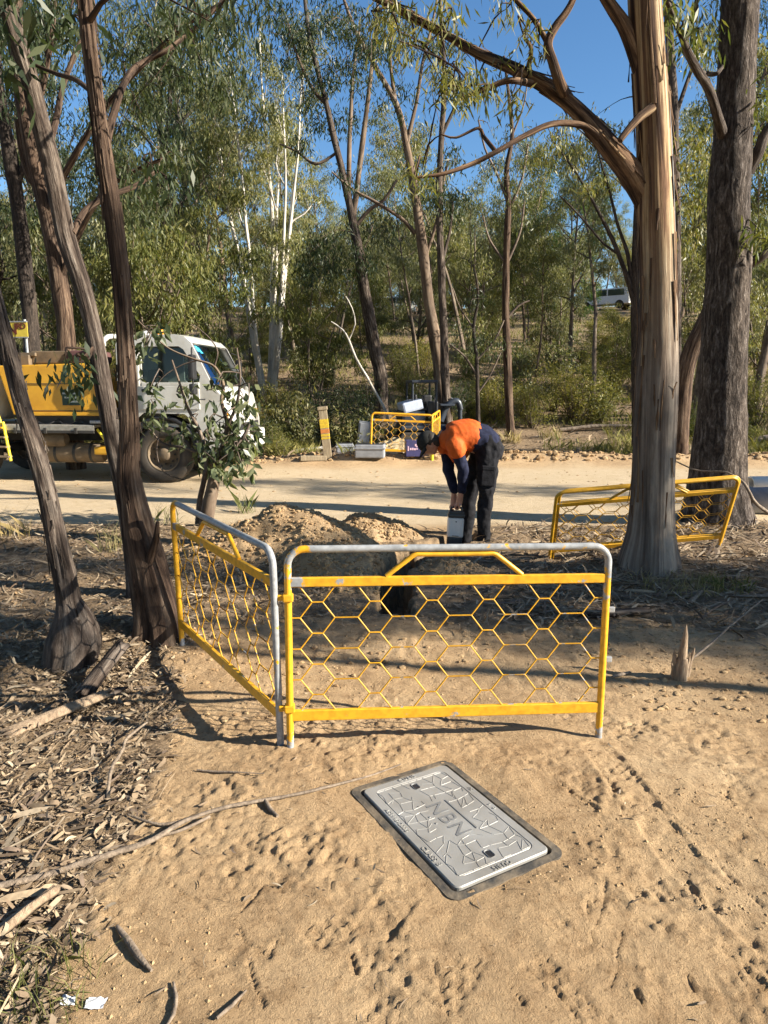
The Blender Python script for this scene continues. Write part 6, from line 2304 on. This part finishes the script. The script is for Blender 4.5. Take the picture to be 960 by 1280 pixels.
# the yellow tank body
part('tank_body', 'tank', lambda mb: prism(mb, [(-2.72, 1.17), (-2.95, 2.02), (-1.30, 2.06), (-1.12, 1.98), (-1.02, 1.80), (-1.05, 1.17)], .10, TW - .10, .025))
part('tank_seam', 'dark_steel', lambda mb: (box(mb, (-1.95, .094, 1.71), (1.32, .012, .012)), box(mb, (-1.80, .094, 1.245), (1.40, .012, .010))))
part('lock_lug', 'ladder', lambda mb: (box(mb, (-1.16, .02, 1.79), (.34, .07, .05), .012), box(mb, (-1.0, .0, 1.74), (.08, .09, .09), .015)))
part('tank_ledge', 'tank', lambda mb: box(mb, (-1.80, .07, 1.19), (1.5, .05, .06), .012))
stk = part('sticker', 'green_sticker', lambda mb: box(mb, (-1.62, .088, 1.475), (.34, .014, .27), .004))


def print_lines(mb):
    r = random.Random(4)
    for z, x0, x1 in ((1.545, -1.77, -1.54), (1.475, -1.74, -1.52), (1.405, -1.67, -1.50)):
        x = x0
        while x < x1:
            w = r.uniform(.012, .022)
            box(mb, (x + w / 2, .079, z), (w, .006, .030))
            x += w + .007


part('print', 'sticker_white', print_lines, stk)
part('under_tank', 'black', lambda mb: (box(mb, (-1.9, TW / 2, 1.09), (1.6, TW - .3, .16), .02), [tube(mb, *resample([(-2.3 + .4 * k, .12, 1.10), (-2.22 + .4 * k, .07, 1.03), (-2.05 + .4 * k, .06, 1.02), (-1.93 + .4 * k, .12, 1.10)], [.012] * 4, .03), 8) for k in range(3)]))
part('cabinet', 'dusty_metal', lambda mb: (box(mb, (-2.0, .9, 2.17), (.95, 1.0, .22), .02), box(mb, (-2.65, .5, 2.22), (.55, .3, .06), .01), box(mb, (-2.62, .45, 2.12), (.30, .3, .18), .01)))
part('pump_cover', 'maroon', lambda mb: box(mb, (-1.55, .7, 2.17), (.55, .7, .24), .09))
part('frame_stand', 'galv', lambda mb: (tube(mb, [(-1.02, .05, 1.02), (-1.02, .05, 1.42)], .022, 8), box(mb, (-.98, .1, 1.06), (.55, .3, .05), .01), tube(mb, [(-.75, .05, 1.02), (-.75, .05, 1.30), (-.55, .05, 1.32)], .018, 8)))
part('tail_lamp', 'rust', lambda mb: box(mb, (-.93, .06, 1.44), (.07, .05, .18), .012))
part('headboard', 'white', lambda mb: tube(mb, *resample([(-1.0, .10, 1.0), (-1.0, .10, 2.25), (-.98, .16, 2.46), (-.95, .36, 2.52), (-.95, .9, 2.52), (-.98, 1.1, 2.46), (-1.0, 1.16, 2.25), (-1.0, 1.16, 1.0)], [.045] * 8, .08), 10))
part('hose', 'ladder', lambda mb: tube(mb, [(-1.18, .0, 2.1), (-1.10, -.03, 1.85), (-1.02, -.02, 1.6), (-1.0, 0, 1.45)], .03, 10))
part('air_tank', 'dusty_metal', lambda mb: tube(mb, [(-2.48, .18, .74), (-2.40, .18, .74), (-1.88, .18, .74), (-1.82, .18, .74)], [.10, .13, .13, .10], 18))
part('fuel_tank', 'dusty_metal', lambda mb: tube(mb, [(-2.30, .28, .50), (-2.25, .28, .50), (-1.22, .28, .50), (-1.18, .28, .50)], [.14, .175, .175, .14], 20))
for xs__ in (-2.05, -1.7, -1.4):
    part('tank_strap', 'dark_steel', lambda mb: tube(mb, [(xs__, .28, .50), (xs__ + .05, .28, .50)], .18, 20))
part('tool_box', 'tank', lambda mb: box(mb, (-.98, .12, .56), (.50, .3, .14), .03))
part('curved_pipe', 'ladder', lambda mb: tube(mb, *resample([(-1.16, .02, .93), (-1.06, .0, .80), (-.96, .0, .66), (-.84, .02, .62), (-.72, .05, .63)], [.022] * 5, .04), 10))
part('rear_drum', 'white', lambda mb: lathe(mb, [(.001, 1.05), (.44, 1.08), (.50, 1.2), (.52, 1.9), (.44, 2.02), (.001, 2.10)], 28, 0, Matrix.Translation((-3.56, .62, 0))))


def ladder(mb):
    for p in ([(-3.10, -.05, 1.95), (-2.86, -.05, 1.0)], [(-2.82, -.06, 1.05), (-2.60, -.28, .40)], [(-3.36, -.06, 1.05), (-3.14, -.28, .40)], [(-3.0, -.05, 1.98), (-3.10, -.05, 1.95), (-3.3, -.05, 1.93)]):
        tube(mb, p, .026, 8)


lad = part('ladder', 'ladder', ladder)
for k in range(4):
    t = k / 3.2
    part('rung', 'dusty_metal' if k else 'tank', lambda mb: box(mb, (-3.06 + .20 * t, -.09 - .2 * t, .96 - .52 * t), (.54, .13, .03), .006), lad)

# ------------------------------------------------------------------ the road sign
sg = Vector((at(20, 412, 13.3).x, 13.3, 0))
sg.z = H1(sg.x, sg.y)
sgn = empty('road_sign', sg, 'yellow road name board ending in N RD behind the leftmost front tree', 'sign', rotz=radians(-4))
zs = at(20, 412, 13.3).z - sg.z
part('post', 'galv', lambda mb: tube(mb, [(.16, .03, -.1), (.16, .03, zs + .18)], .025, 10), sgn)
part('board', 'sign', lambda mb: box(mb, (-.42, 0, zs), (1.28, .012, .26), .004), sgn)
part('edge_trim', 'galv', lambda mb: (box(mb, (-.42, 0, zs + .138), (1.28, .03, .022), .004), box(mb, (-.42, 0, zs - .138), (1.28, .03, .016), .004)), sgn)
put_text('letter', 'N', .27, .004, M['sign_ink'], sgn, Matrix.Translation((-.075, -.010, zs)) @ Matrix.Rotation(pi / 2, 4, 'X'), .004)
put_text('letter', 'RD', .145, .004, M['sign_ink'], sgn, Matrix.Translation((.105, -.010, zs + .055)) @ Matrix.Rotation(pi / 2, 4, 'X'), .003, .8)

# ------------------------------------------------------------------ marker post across the road
mp_ = foot(410, 573)
mk = empty('marker_post', mp_, 'leaning timber marker post with yellow tape bands, left of the grey cases', 'post')
mtop = at(403, 510, mp_.y) - mp_
Lp = mtop.length
q_ = Vector((0, 0, 1)).rotation_difference(mtop.normalized()).to_matrix().to_4x4()


def on_post(nm, mat, z0, z1, sx, sy, b=.006):
    mb = MB()
    bm_c = Vector((0, 0, (z0 + z1) / 2))
    box(mb, bm_c, (sx, sy, z1 - z0), b)
    o = mb.build(nm, M[mat], mk)
    o.matrix_local = q_


on_post('timber', 'timber', -.2, Lp - .04, .17, .10)
on_post('cap', 'timber', Lp - .04, Lp + .03, .205, .13, .008)
for z0, z1, mt in ((.62, .80, 'tape_y'), (.52, .60, 'tape_o'), (.455, .505, 'tape_y'), (.40, .44, 'tape_y')):
    on_post('tape_band', mt, Lp * z0 * .98, Lp * z1 * .98, .178, .108, .003)

# ------------------------------------------------------------------ things lying round the far pit
c1 = foot(432, 569)


def case(label, p, s, rz=0.0):
    o = empty('grey_case', p, label, 'case', rotz=rz)
    part('body', 'grey_box', lambda mb: (box(mb, (0, 0, s[2] / 2), s, .03), box(mb, (0, 0, s[2] * .72), (s[0] + .03, s[1] + .03, .035), .01)), o)
    part('base_band', 'black', lambda mb: box(mb, (0, 0, s[2] * .98), (s[0] - .06, s[1] - .06, .02), .004), o)
    return o


case('dark-topped grey plastic case nearest the marker post', foot(431, 566), (.42, .34, .24), .1)
case('larger grey plastic case at the left end of the far barrier', foot(463, 571), (.62, .42, .28), -.08)
p = foot(455, 561)
o = empty('case_lid', p, 'grey case lid standing upright behind the larger grey case', 'lid')
part('panel', 'grey_box', lambda mb: (box(mb, (.0, 0, .42), (.30, .05, .56), .02, rot=(0, radians(6), 0)), box(mb, (.0, -.03, .42), (.22, .02, .46), .01, rot=(0, radians(6), 0))), o)
p = foot(384, 564)
o = MB()
box(o, (0, 0, .06), (.85, .14, .05), .008, rot=(0, radians(-5), .25))
tag(o.build('plank', M['plank'], loc=p), 'pale plank lying on the ground left of the marker post', 'plank')
p = foot(392, 575)
mb = MB()
box(mb, (0, 0, .05), (.55, .16, .10), .01, rot=(0, 0, .15))
tag(mb.build('timber_block', M['timber'], loc=p), 'weathered timber block lying at the foot of the marker post', 'timber')
p = foot(517, 571)
cart = empty('carton', p, 'indigo carton with pale print standing behind the far barrier', 'carton', rotz=.1)
part('body', 'indigo', lambda mb: box(mb, (0, 0, .20), (.36, .30, .34), .008), cart)
pr = part('print', 'pinkprint', lambda mb: [box(mb, (x, -.153, z), (w, .006, h), .001) for x, z, w, h in ((-.135, .20, .025, .10), (-.085, .19, .035, .045), (-.04, .19, .03, .05), (0.005, .185, .04, .04), (.05, .19, .03, .03), (.02, .27, .035, .05), (.045, .24, .03, .03))], cart)
# pale spoil inside the far barrier
p = foot(500, 569)
o = empty('sand_pile', p, 'pale sandy spoil pile inside the far barrier', 'pile')
rng = np.random.default_rng(6)


def pile(mb):
    n = 60
    g = np.linspace(-1, 1, n)
    X, Y = np.meshgrid(g, g)
    r = np.sqrt(X * X + Y * Y) + .2 * fbm(X * 2, Y * 2, 5, 3)
    Z = .36 * np.clip(1 - r, 0, 1) ** .7 + .05 * fbm(X * 8, Y * 8, 6, 3) - .03
    i = np.arange(n - 1)[:, None] * n + np.arange(n - 1)[None, :]
    mb.add(np.stack([X * .95, Y * .55 + .75, Z], -1).reshape(-1, 3), np.stack([i, i + 1, i + n + 1, i + n], -1).reshape(-1, 4))


part('spoil', 'bag', pile, o)
p = foot(540, 575)
mb = MB()
tube(mb, [(0, 0, 0), (.0, 0, .10), (.02, 0, .2), (.07, -.02, .30)], [.035, .035, .03, .04], 10)
tag(mb.build('peg', M['ladder'], loc=p), 'short bright yellow peg with a bent head right of the carton', 'peg')

# ------------------------------------------------------------------ mini excavator
ex = on_ground(527, 18.4)
exc = empty('mini_excavator', ex, 'small dark mini excavator with a canopy and pale hood across the road', 'excavator', rotz=radians(8))


def track(y):
    tr = part('track', 'rubber', lambda mb: prism(mb, [(-.62, .08), (-.52, 0), (.52, 0), (.62, .08), (.66, .20), (.58, .36), (-.58, .36), (-.66, .20)], y - .12, y + .12, .04), exc)
    for x in (-.42, -.14, .14, .42):
        part('roller', 'dark_steel', lambda mb: tube(mb, [(x, y - .13, .14), (x, y + .13, .14)], .09, 12), tr)


track(-.36)
track(.36)
zz = lambda py: at(527, py, 18.4).z - ex.z
zt = zz(477)
part('platform', 'excav_dark', lambda mb: (box(mb, (0, 0, .46), (1.25, .98, .14), .04), box(mb, (-.30, 0, .70), (.62, .96, .42), .09)), exc)
part('hood', 'excav_white', lambda mb: box(mb, (-.32, -.05, zz(507)), (.52, .92, .26), .05, rot=(0, radians(-14), 0)), exc)
part('seat', 'black', lambda mb: (box(mb, (-.02, .05, zz(514)), (.4, .42, .10), .04), box(mb, (-.18, .05, zz(503)), (.10, .40, .42), .04, rot=(0, radians(-8), 0))), exc)
part('console', 'black', lambda mb: (box(mb, (.22, -.25, zz(510)), (.28, .16, .36), .04), box(mb, (.22, .32, zz(510)), (.28, .16, .36), .04), tube(mb, [(.25, -.25, zz(510)), (.28, -.25, zz(496))], .015, 6), tube(mb, [(.25, .3, zz(510)), (.28, .3, zz(496))], .015, 6), box(mb, (.12, 0, zz(499)), (.22, .3, .22), .04)), exc)
part('canopy_roof', 'excav_dark', lambda mb: box(mb, (-.02, 0, zt), (.68, .95, .07), .025), exc)
for x, y in ((-.32, -.42), (.28, -.42), (-.32, .42), (.28, .42)):
    part('canopy_post', 'excav_dark', lambda mb: tube(mb, [(x, y, .8), (x, y, zt - .02)], .028, 8), exc)
part('boom', 'excav_dark', lambda mb: (tube(mb, *resample([(.48, 0, .62), (.66, 0, 1.0), (.92, 0, 1.12), (1.02, .0, .9)], [.10, .09, .085, .07], .06), 10), box(mb, (.62, 0, zz(506)), (.38, .5, .05), .01)), exc)
part('dipper', 'excav_dark', lambda mb: (tube(mb, [(1.0, 0, 1.0), (1.02, 0, .35)], [.06, .05], 8), tube(mb, [(.75, 0, 1.2), (.98, 0, 1.05)], .03, 8)), exc)
part('bucket', 'dusty_metal', lambda mb: prism(mb, [(.90, .36), (1.16, .38), (1.22, .20), (1.10, .04), (.96, .06), (.90, .20)], -.18, .18, .02), exc)
part('blade', 'excav_dark', lambda mb: (box(mb, (-.88, 0, .2), (.05, 1.0, .26), .01), box(mb, (-.72, .25, .22), (.34, .06, .08)), box(mb, (-.72, -.25, .22), (.34, .06, .08))), exc)

# ------------------------------------------------------------------ grey pipes at the right edge
p = foot(944, 641)
gpip = empty('grey_pipe', p, 'fat pale grey pipe lying at the right edge behind the thick tree', 'pipe', rotz=radians(6))
part('barrel', 'grey_box', lambda mb: lathe(mb, [(.15, 0), (.17, 0), (.17, 1.6), (.15, 1.6), (.15, 0)], 28, 0, Matrix.Translation((-.15, 0, .17)) @ Matrix.Rotation(pi / 2, 4, 'Y')), gpip)
part('liner', 'black', lambda mb: lathe(mb, [(.149, .02), (.149, 1.58)], 24, 0, Matrix.Translation((-.15, 0, .17)) @ Matrix.Rotation(pi / 2, 4, 'Y')), gpip)
p2 = foot(940, 632)
o = empty('grey_pipe', p2 + Vector((.1, .12, 0)), 'thinner grey pipe lying behind the fat pale grey pipe', 'pipe', rotz=radians(5))
part('barrel', 'joint', lambda mb: lathe(mb, [(.09, 0), (.11, 0), (.11, 1.8), (.09, 1.8), (.09, 0)], 24, 0, Matrix.Translation((-.1, 0, .30)) @ Matrix.Rotation(pi / 2, 4, 'Y')), o)
a = at(880, 606, 7.6)
stick('dark bent branch arching behind the folded panels past the thick tree',
      [at(846, 577, 8.4), at(872, 588, 8.3), at(905, 590, 8.0), at(925, 600, 7.9), at(935, 612, 7.8), at(946, 630, 7.8), at(972, 648, 7.8)], [.010, .012, .014, .018, .022, .026, .026], 'stick', cat='branch', name='bent_branch')

# ------------------------------------------------------------------ far vehicles and roofs through the trees


def far_car(label, px, py, rz, s=1.0, body='carwhite'):
    g = ground(px, py)
    o = empty('parked_vehicle', g, label, 'vehicle', rotz=rz)
    o.scale = (s, s, s)
    part('body', body, lambda mb: prism(mb, [(-2.2, .4), (-2.25, .95), (-1.35, 1.05), (-.75, 1.68), (1.9, 1.74), (2.15, 1.0), (2.2, .42)], -.85, .85, .08), o)
    part('side_window', 'glass', lambda mb: (mb.add([(-1.1, -.86, 1.08), (.3, -.86, 1.1), (.3, -.86, 1.6), (-.7, -.86, 1.58)], np.array([[0, 1, 2, 3]])), mb.add([(.4, -.86, 1.1), (1.8, -.86, 1.1), (1.75, -.86, 1.62), (.4, -.86, 1.6)], np.array([[0, 1, 2, 3]]))), o)
    part('rear_opening', 'black', lambda mb: box(mb, (2.12, 0, 1.25), (.16, 1.3, .7), .03), o)
    for x in (-1.45, 1.4):
        for y in (-.78, .78):
            part('wheel', 'rubber', lambda mb: tube(mb, [(x, y - .1, .36), (x, y + .1, .36)], .36, 18), o)
    return o


far_car('white parked vehicle with its rear open on the rise left of the ribbon-barked tree', 757, 388, radians(-35), 1.0)
far_car('white vehicle glimpsed between trunks left of the slender pale tree', 488, 396, radians(10), .8)


def far_roof(label, px, py, w, h, rz, wall='brick_wall', roof='roof_grey', name='shed'):
    g = ground(px, py)
    o = empty(name, g, label, name, rotz=rz)
    part('wall', wall, lambda mb: box(mb, (0, 0, h * .35), (w, 4, h * .7 + .6)), o)
    part('roof', roof, lambda mb: prism(mb, [(-w / 2 - .3, h * .7), (-w / 2 - .3, h * .74), (0, h + .05), (w / 2 + .3, h * .74), (w / 2 + .3, h * .7)], -2.3, 2.3, .02), o)
    part('window', 'glass', lambda mb: box(mb, (w * .2, -2.02, h * .42), (1.0, .06, .8), .01), o)
    part('door', 'grey_box', lambda mb: box(mb, (-w * .2, -2.03, h * .3), (.9, .06, 2.0 if h > 2.6 else h * .6), .01), o)
    return o


far_roof('long low grey-blue shed roof seen through the trees behind the worker', 652, 386, 6.0, 2.6, .1)
far_roof('pale house glimpsed at the right edge behind the thick rough-barked tree', 965, 372, 6.0, 3.6, -.1, 'carwhite', 'rust', 'house')
# ------------------------------------------------------------------ the worker
WY = 7.55
wb = on_ground(592, WY)
worker = empty('person', wb, 'worker bending over the trench in an orange and navy shirt, dark cap and black trousers', 'person')


def wp(px, py, dy=0.0):
    return at(px, py, WY + dy) - wb


def gz(v, z):
    return Vector((v.x, v.y, z))


hipC = wp(607, 556)
nHip, fHip = wp(609, 565, -.10), wp(604, 563, .10)
nKnee, fKnee = wp(607, 614, -.13), wp(588, 612, .15)
nAnk, fAnk = wp(602, 661, -.12), wp(576, 655, .18)
nAnk.z = .10
fAnk.z = .10
chest = wp(577, 545)
neckB = wp(557, 544)
headC = wp(536, 553, -.02)
nSh, fSh = wp(569, 556, -.19), wp(560, 556, .17)
nEl, fEl = wp(580, 588, -.17), wp(560, 588, .10)
nWr, fWr = wp(576.5, 613, -.10), wp(568, 613, .02)
nHd, fHd = wp(573.5, 629, -.06), wp(567, 629, .02)


def hand(caps, wr, pc, sgn):
    """palm and five bent fingers closed over the handle of the joint case"""
    caps.append((wr, pc, .030, .036))
    d = (pc - wr).normalized()
    side = Vector((0, 1, 0)) * sgn
    fw = Vector((-1, 0, 0))
    for k in range(4):
        o = (k - 1.5) * .019
        L = (.036, .042, .040, .031)[k]
        r = (.0095, .010, .0098, .0085)[k]
        a = pc + fw * .022 + side * o + d * .012
        b = a + d * L * .9 + fw * .014
        c = b + d * .022 - fw * .016
        e = c - fw * .024 + d * .002
        caps.append((a - fw * .02, a, r * 1.3, r * 1.1))
        caps.append((a, b, r * 1.1, r))
        caps.append((b, c, r, r * .92))
        caps.append((c, e, r * .92, r * .8))
    t0 = pc - fw * .012 - side * .03
    t1 = t0 - side * .018 + d * .030
    t2 = t1 + d * .028 + fw * .012
    caps.append((pc - side * .01, t0, .018, .014))
    caps.append((t0, t1, .014, .012))
    caps.append((t1, t2, .012, .0095))


crown = Vector((-.86, .02, .50)).normalized()
face = Vector((-.50, -.06, -.86)).normalized()
lat = crown.cross(face).normalized()      # across the head
caps = []
caps.append((headC + crown * .035, headC - crown * .02, .092, .090))
caps.append((headC + face * .015 - crown * .05, headC + face * .055 - crown * .085, .070, .042))
caps.append((headC + face * .062 + crown * .0, headC + face * .060 - crown * .06, .050, .046))
caps.append((headC + face * .095 + crown * .005, headC + face * .122 - crown * .028, .012, .017))
for s in (-1, 1):
    caps.append((headC + lat * .088 * s + crown * .008, headC + lat * .094 * s - crown * .03 - face * .012, .014, .012))
    caps.append((headC + face * .085 + lat * .034 * s + crown * .022, headC + face * .086 + lat * .04 * s + crown * .02, .018, .016))
caps.append((headC + face * .093 - crown * .058 + lat * .02, headC + face * .093 - crown * .058 - lat * .02, .014, .014))
caps.append((headC - crown * .06 - face * .02, neckB, .058, .064))
caps.append((neckB, chest, .08, .13))
caps.append((chest, hipC, .13, .13))
for sh, el, wr in ((nSh, nEl, nWr), (fSh, fEl, fWr)):
    caps += [(chest, sh, .10, .060), (sh, el, .055, .044), (el, wr, .044, .029)]
hand(caps, nWr, nHd, 1)
hand(caps, fWr, fHd, -1)
for h_, k_, a_ in ((nHip, nKnee, nAnk), (fHip, fKnee, fAnk)):
    caps += [(hipC, h_, .12, .10), (h_, k_, .088, .058), (k_, a_, .056, .042)]
blob('body', caps, .0078, M['skin'], worker, smooth=3)


def folds(axis_w=1.0):
    pass


# navy shirt: sleeves, lower back
caps = []
spine = [neckB + Vector((.035, 0, -.02)), wp(572, 543), wp(588, 543), wp(604, 548), wp(608.5, 551.5)]
rad = [.105, .150, .158, .160, .156]
for i in range(4):
    for s in (-1, 0, 1):
        o = Vector((0, .075 * s, -.02 * abs(s)))
        caps.append((spine[i] + o, spine[i + 1] + o, rad[i] - .012, rad[i + 1] - .012))
for sh, el, wr in ((nSh, nEl, nWr), (fSh, fEl, fWr)):
    e2 = el + (wr - el) * .98
    caps += [(chest + (sh - chest) * .4, sh, .11, .080), (sh, el, .074, .062), (el, e2, .063, .046), (e2 - (wr - el) * .12, e2, .052, .050)]
blob('shirt', caps, .011, M['navy'], worker, smooth=6, wrinkle=.013, wscale=11)
# orange yoke, a little proud of the navy
caps = []
for i in range(2):
    for s in (-1, 0, 1):
        o = Vector((0, .078 * s, -.02 * abs(s)))
        a, b = spine[i] + o, spine[i + 1] + o
        if i == 1:
            b = a + (b - a) * .9
        caps.append((a, b, rad[i] + .008, rad[i + 1] + .004))
for sh, el in ((nSh, nEl), (fSh, fEl)):
    caps += [(chest + (sh - chest) * .3, sh, .13, .098), (sh, sh + (el - sh) * .22, .098, .092)]
caps += [(wp(566, 560), wp(569, 572, -.02), .10, .055), (wp(556, 556), wp(553, 562, -.03), .08, .055), (wp(578, 556), wp(574, 572), .11, .07)]
yk = blob('shirt_yoke', caps, .011, M['orange'], worker, smooth=6, wrinkle=.012, wscale=9)
# collar
mb = MB()
nd_ = (neckB - headC).normalized()
cc = neckB - nd_ * .01 + Vector((.01, 0, -.012))
u_ = nd_.cross(Vector((0, 1, 0))).normalized()
v_ = nd_.cross(u_).normalized()
tube(mb, [cc + u_ * .088 * cos(a) + v_ * .088 * sin(a) + nd_ * .012 * cos(a) for a in np.linspace(0, 2 * pi, 25)], .026, 10, ref=tuple(nd_), cap=False)
mb.build('collar', M['navy'], worker)
# trousers
caps = []
for s in (-1, 0, 1):
    o = Vector((0, .07 * s, 0))
    caps.append((wp(606, 553) + o, wp(611, 561) + o, .150, .152))
for h_, k_, a_ in ((nHip, nKnee, nAnk), (fHip, fKnee, fAnk)):
    kk = k_ + Vector((.012, 0, 0))
    caps += [(h_, h_ + (kk - h_) * .45, .135, .118), (h_ + (kk - h_) * .45, kk, .118, .082), (kk, kk + (a_ - kk) * .5, .082, .074), (kk + (a_ - kk) * .5, a_ + Vector((0, 0, .03)), .074, .066)]
tr = blob('trousers', caps, .012, M['trouser'], worker, smooth=5, wrinkle=.017, wscale=13)
mb = MB()
for k in range(2):
    box(mb, nHip * .45 + nKnee * .55 + Vector((.005, -.105 - .004 * k, -.02 + .09 * k)), (.15 - .01 * k, .03, .20 - .15 * k), .012, rot=(0, radians(4), 0))
mb.build('cargo_pocket', M['trouser'], worker)
mb = MB()
bc_ = wp(603, 545)
tube(mb, [wp(604, 549) + Vector((.02 * cos(a), .20 * sin(a), .13 * cos(a))) for a in np.linspace(0, 2 * pi, 29)], .012, 8, ref=(1, 0, 0), cap=False)
mb.build('belt', M['black'], worker)
# cap with its brim
caps_o = []
mb = MB()
n = 14
Rm = Matrix((face, lat, crown)).transposed()
lathe(mb, [(.108 * sin(a) + 1e-4, .108 * cos(a)) for a in np.linspace(0.02, pi / 2 + .12, n)], 28, 0, Matrix.Translation(headC + crown * .022) @ Rm.to_4x4() @ Matrix.Scale(1.08, 4, (1, 0, 0)))
cp = mb.build('cap', M['cap'], worker)
mb = MB()
nu, nv = 9, 5
top, bot = [], []
for i in range(nu):
    a = radians(-62 + 124 * i / (nu - 1))
    for j in range(nv):
        f = j / (nv - 1)
        rr = .108 + f * .078 * cos(a * .9) ** .7
        q = headC + crown * (.020 - .018 * f - .012 * (a ** 2) * f) + face * (rr * cos(a) * 1.08) + lat * (rr * sin(a) * (1 - .12 * f))
        top.append(q + crown * .004)
        bot.append(q - crown * .003)
V = np.array([tuple(q) for q in top + bot])
i = np.arange(nu - 1)[:, None] * nv + np.arange(nv - 1)[None, :]
F = np.stack([i, i + nv, i + nv + 1, i + 1], -1).reshape(-1, 4)
mb.add(V, [F, F[:, ::-1] + nu * nv])
mb.build('brim', M['cap'], cp)
mb = MB()
lathe(mb, [(.001, .012), (.012, .008), (.014, 0)], 10, 0, Matrix.Translation(headC + crown * .128) @ Rm.to_4x4())
mb.build('button', M['cap'], cp)
caps = [(headC - face * .035 + lat * .02 * s - crown * .005, headC - face * .042 + lat * .02 * s - crown * .055, .083, .060) for s in (-1.6, 0, 1.6)]
blob('hair', caps, .010, M['hair'], worker, smooth=2, wrinkle=.004, wscale=60)
mb = MB()
for s in (-1, 1):
    lathe(mb, [(.001, .012), (.009, .009), (.012, 0)], 10, 0, Matrix.Translation(headC + face * .096 + lat * .036 * s + crown * .012) @ Matrix((lat, crown, face)).transposed().to_4x4())
mb.build('eyes', M['hair'], worker)
# boots
for nm, a_, dx in (('near', nAnk, -.02), ('far', fAnk, -.02)):
    A = gz(a_, .10)
    T = gz(a_ + Vector((-.165, -.03, 0)), .045)
    Hl = gz(a_ + Vector((.055, .01, 0)), .045)
    caps = [(A + Vector((0, 0, .09)), A, .062, .060), (A, T + Vector((.04, 0, .012)), .056, .046), (T + Vector((.04, 0, .0)), T, .046, .043), (A, Hl, .056, .046), (Hl, T, .046, .043)]
    bt = blob('boot', caps, .009, M['boot'], worker, smooth=3, post=lambda co: np.stack([co[:, 0], co[:, 1], np.maximum(co[:, 2], .012)], -1))
    mb = MB()
    V = []
    for z in (-.002, .022):
        for x, w in ((.105, .02), (.085, .045), (.0, .05), (-.08, .048), (-.15, .054), (-.195, .04), (-.212, .015)):
            V.append((A.x + x, A.y + w - .008 * (x < -.05), z))
        for x, w in ((-.212, .015), (-.195, .04), (-.15, .054), (-.08, .048), (.0, .05), (.085, .045), (.105, .02)):
            V.append((A.x + x, A.y - w - .008 * (x < -.05), z))
    n = 14
    j = np.arange(n)
    mb.add(V, [np.stack([j, (j + 1) % n, (j + 1) % n + n, j + n], -1), j[::-1][None, :], j[None, :] + n], smooth=False)
    mb.build('sole', M['sole'], bt)

# ------------------------------------------------------------------ the joint case he lowers into the trench
jt = at(570.5, 637, WY - .03)
jb = at(567, 690, WY - .05)
axj = (jt - jb).normalized()
jo = empty('cable_joint_case', jb, 'pale grey cable joint case with charcoal ends, held upright by the worker', 'joint case')
jo.rotation_euler = (Vector((0, 0, 1)).rotation_difference(axj)).to_euler()
Lj = (jt - jb).length
zc1 = Lj * .36
part('cover', 'joint', lambda mb: prism(mb, [(x, y) for x, y in [(-.088, 0.0), (-.06, .0), (.06, .0), (.088, 0)]][:0] or [(-.086, zc1), (-.086, Lj - .085), (.086, Lj - .085), (.086, zc1)], -.055, .055, .022, seg=3), jo)
for xr in (-.058, .058):
    part('ridge', 'joint', lambda mb: box(mb, (xr, -.055, (zc1 + Lj - .085) / 2), (.012, .014, (Lj - .085 - zc1) * .88), .005), jo)
part('vent', 'black', lambda mb: (box(mb, (0.0, -.057, Lj - .125), (.014, .006, .012), .002), box(mb, (0, -.056, zc1 + .018), (.07, .005, .006))), jo)
part('end_cap', 'joint_black', lambda mb: (box(mb, (0, 0, Lj - .062), (.182, .120, .044), .016), box(mb, (0, 0, Lj - .030), (.166, .105, .030), .012)), jo)
part('carry_handle', 'joint_black', lambda mb: tube(mb, *resample([(-.06, 0, Lj - .03), (-.055, 0, Lj + .015), (0, 0, Lj + .028), (.055, 0, Lj + .015), (.06, 0, Lj - .03)], [.012] * 5, .012), 10), jo)
part('base_sleeve', 'joint_black', lambda mb: (box(mb, (0, 0, zc1 * .5), (.160, .105, zc1 * 1.02), .016), box(mb, (0, -.054, zc1 * .45), (.05, .012, .03), .004)), jo)
part('cable', 'black', lambda mb: [tube(mb, [(x, 0, .02), (x * 1.2, 0, -.14), (x * 2.5, .05, -.30)], .014, 8) for x in (-.04, 0, .04)], jo)
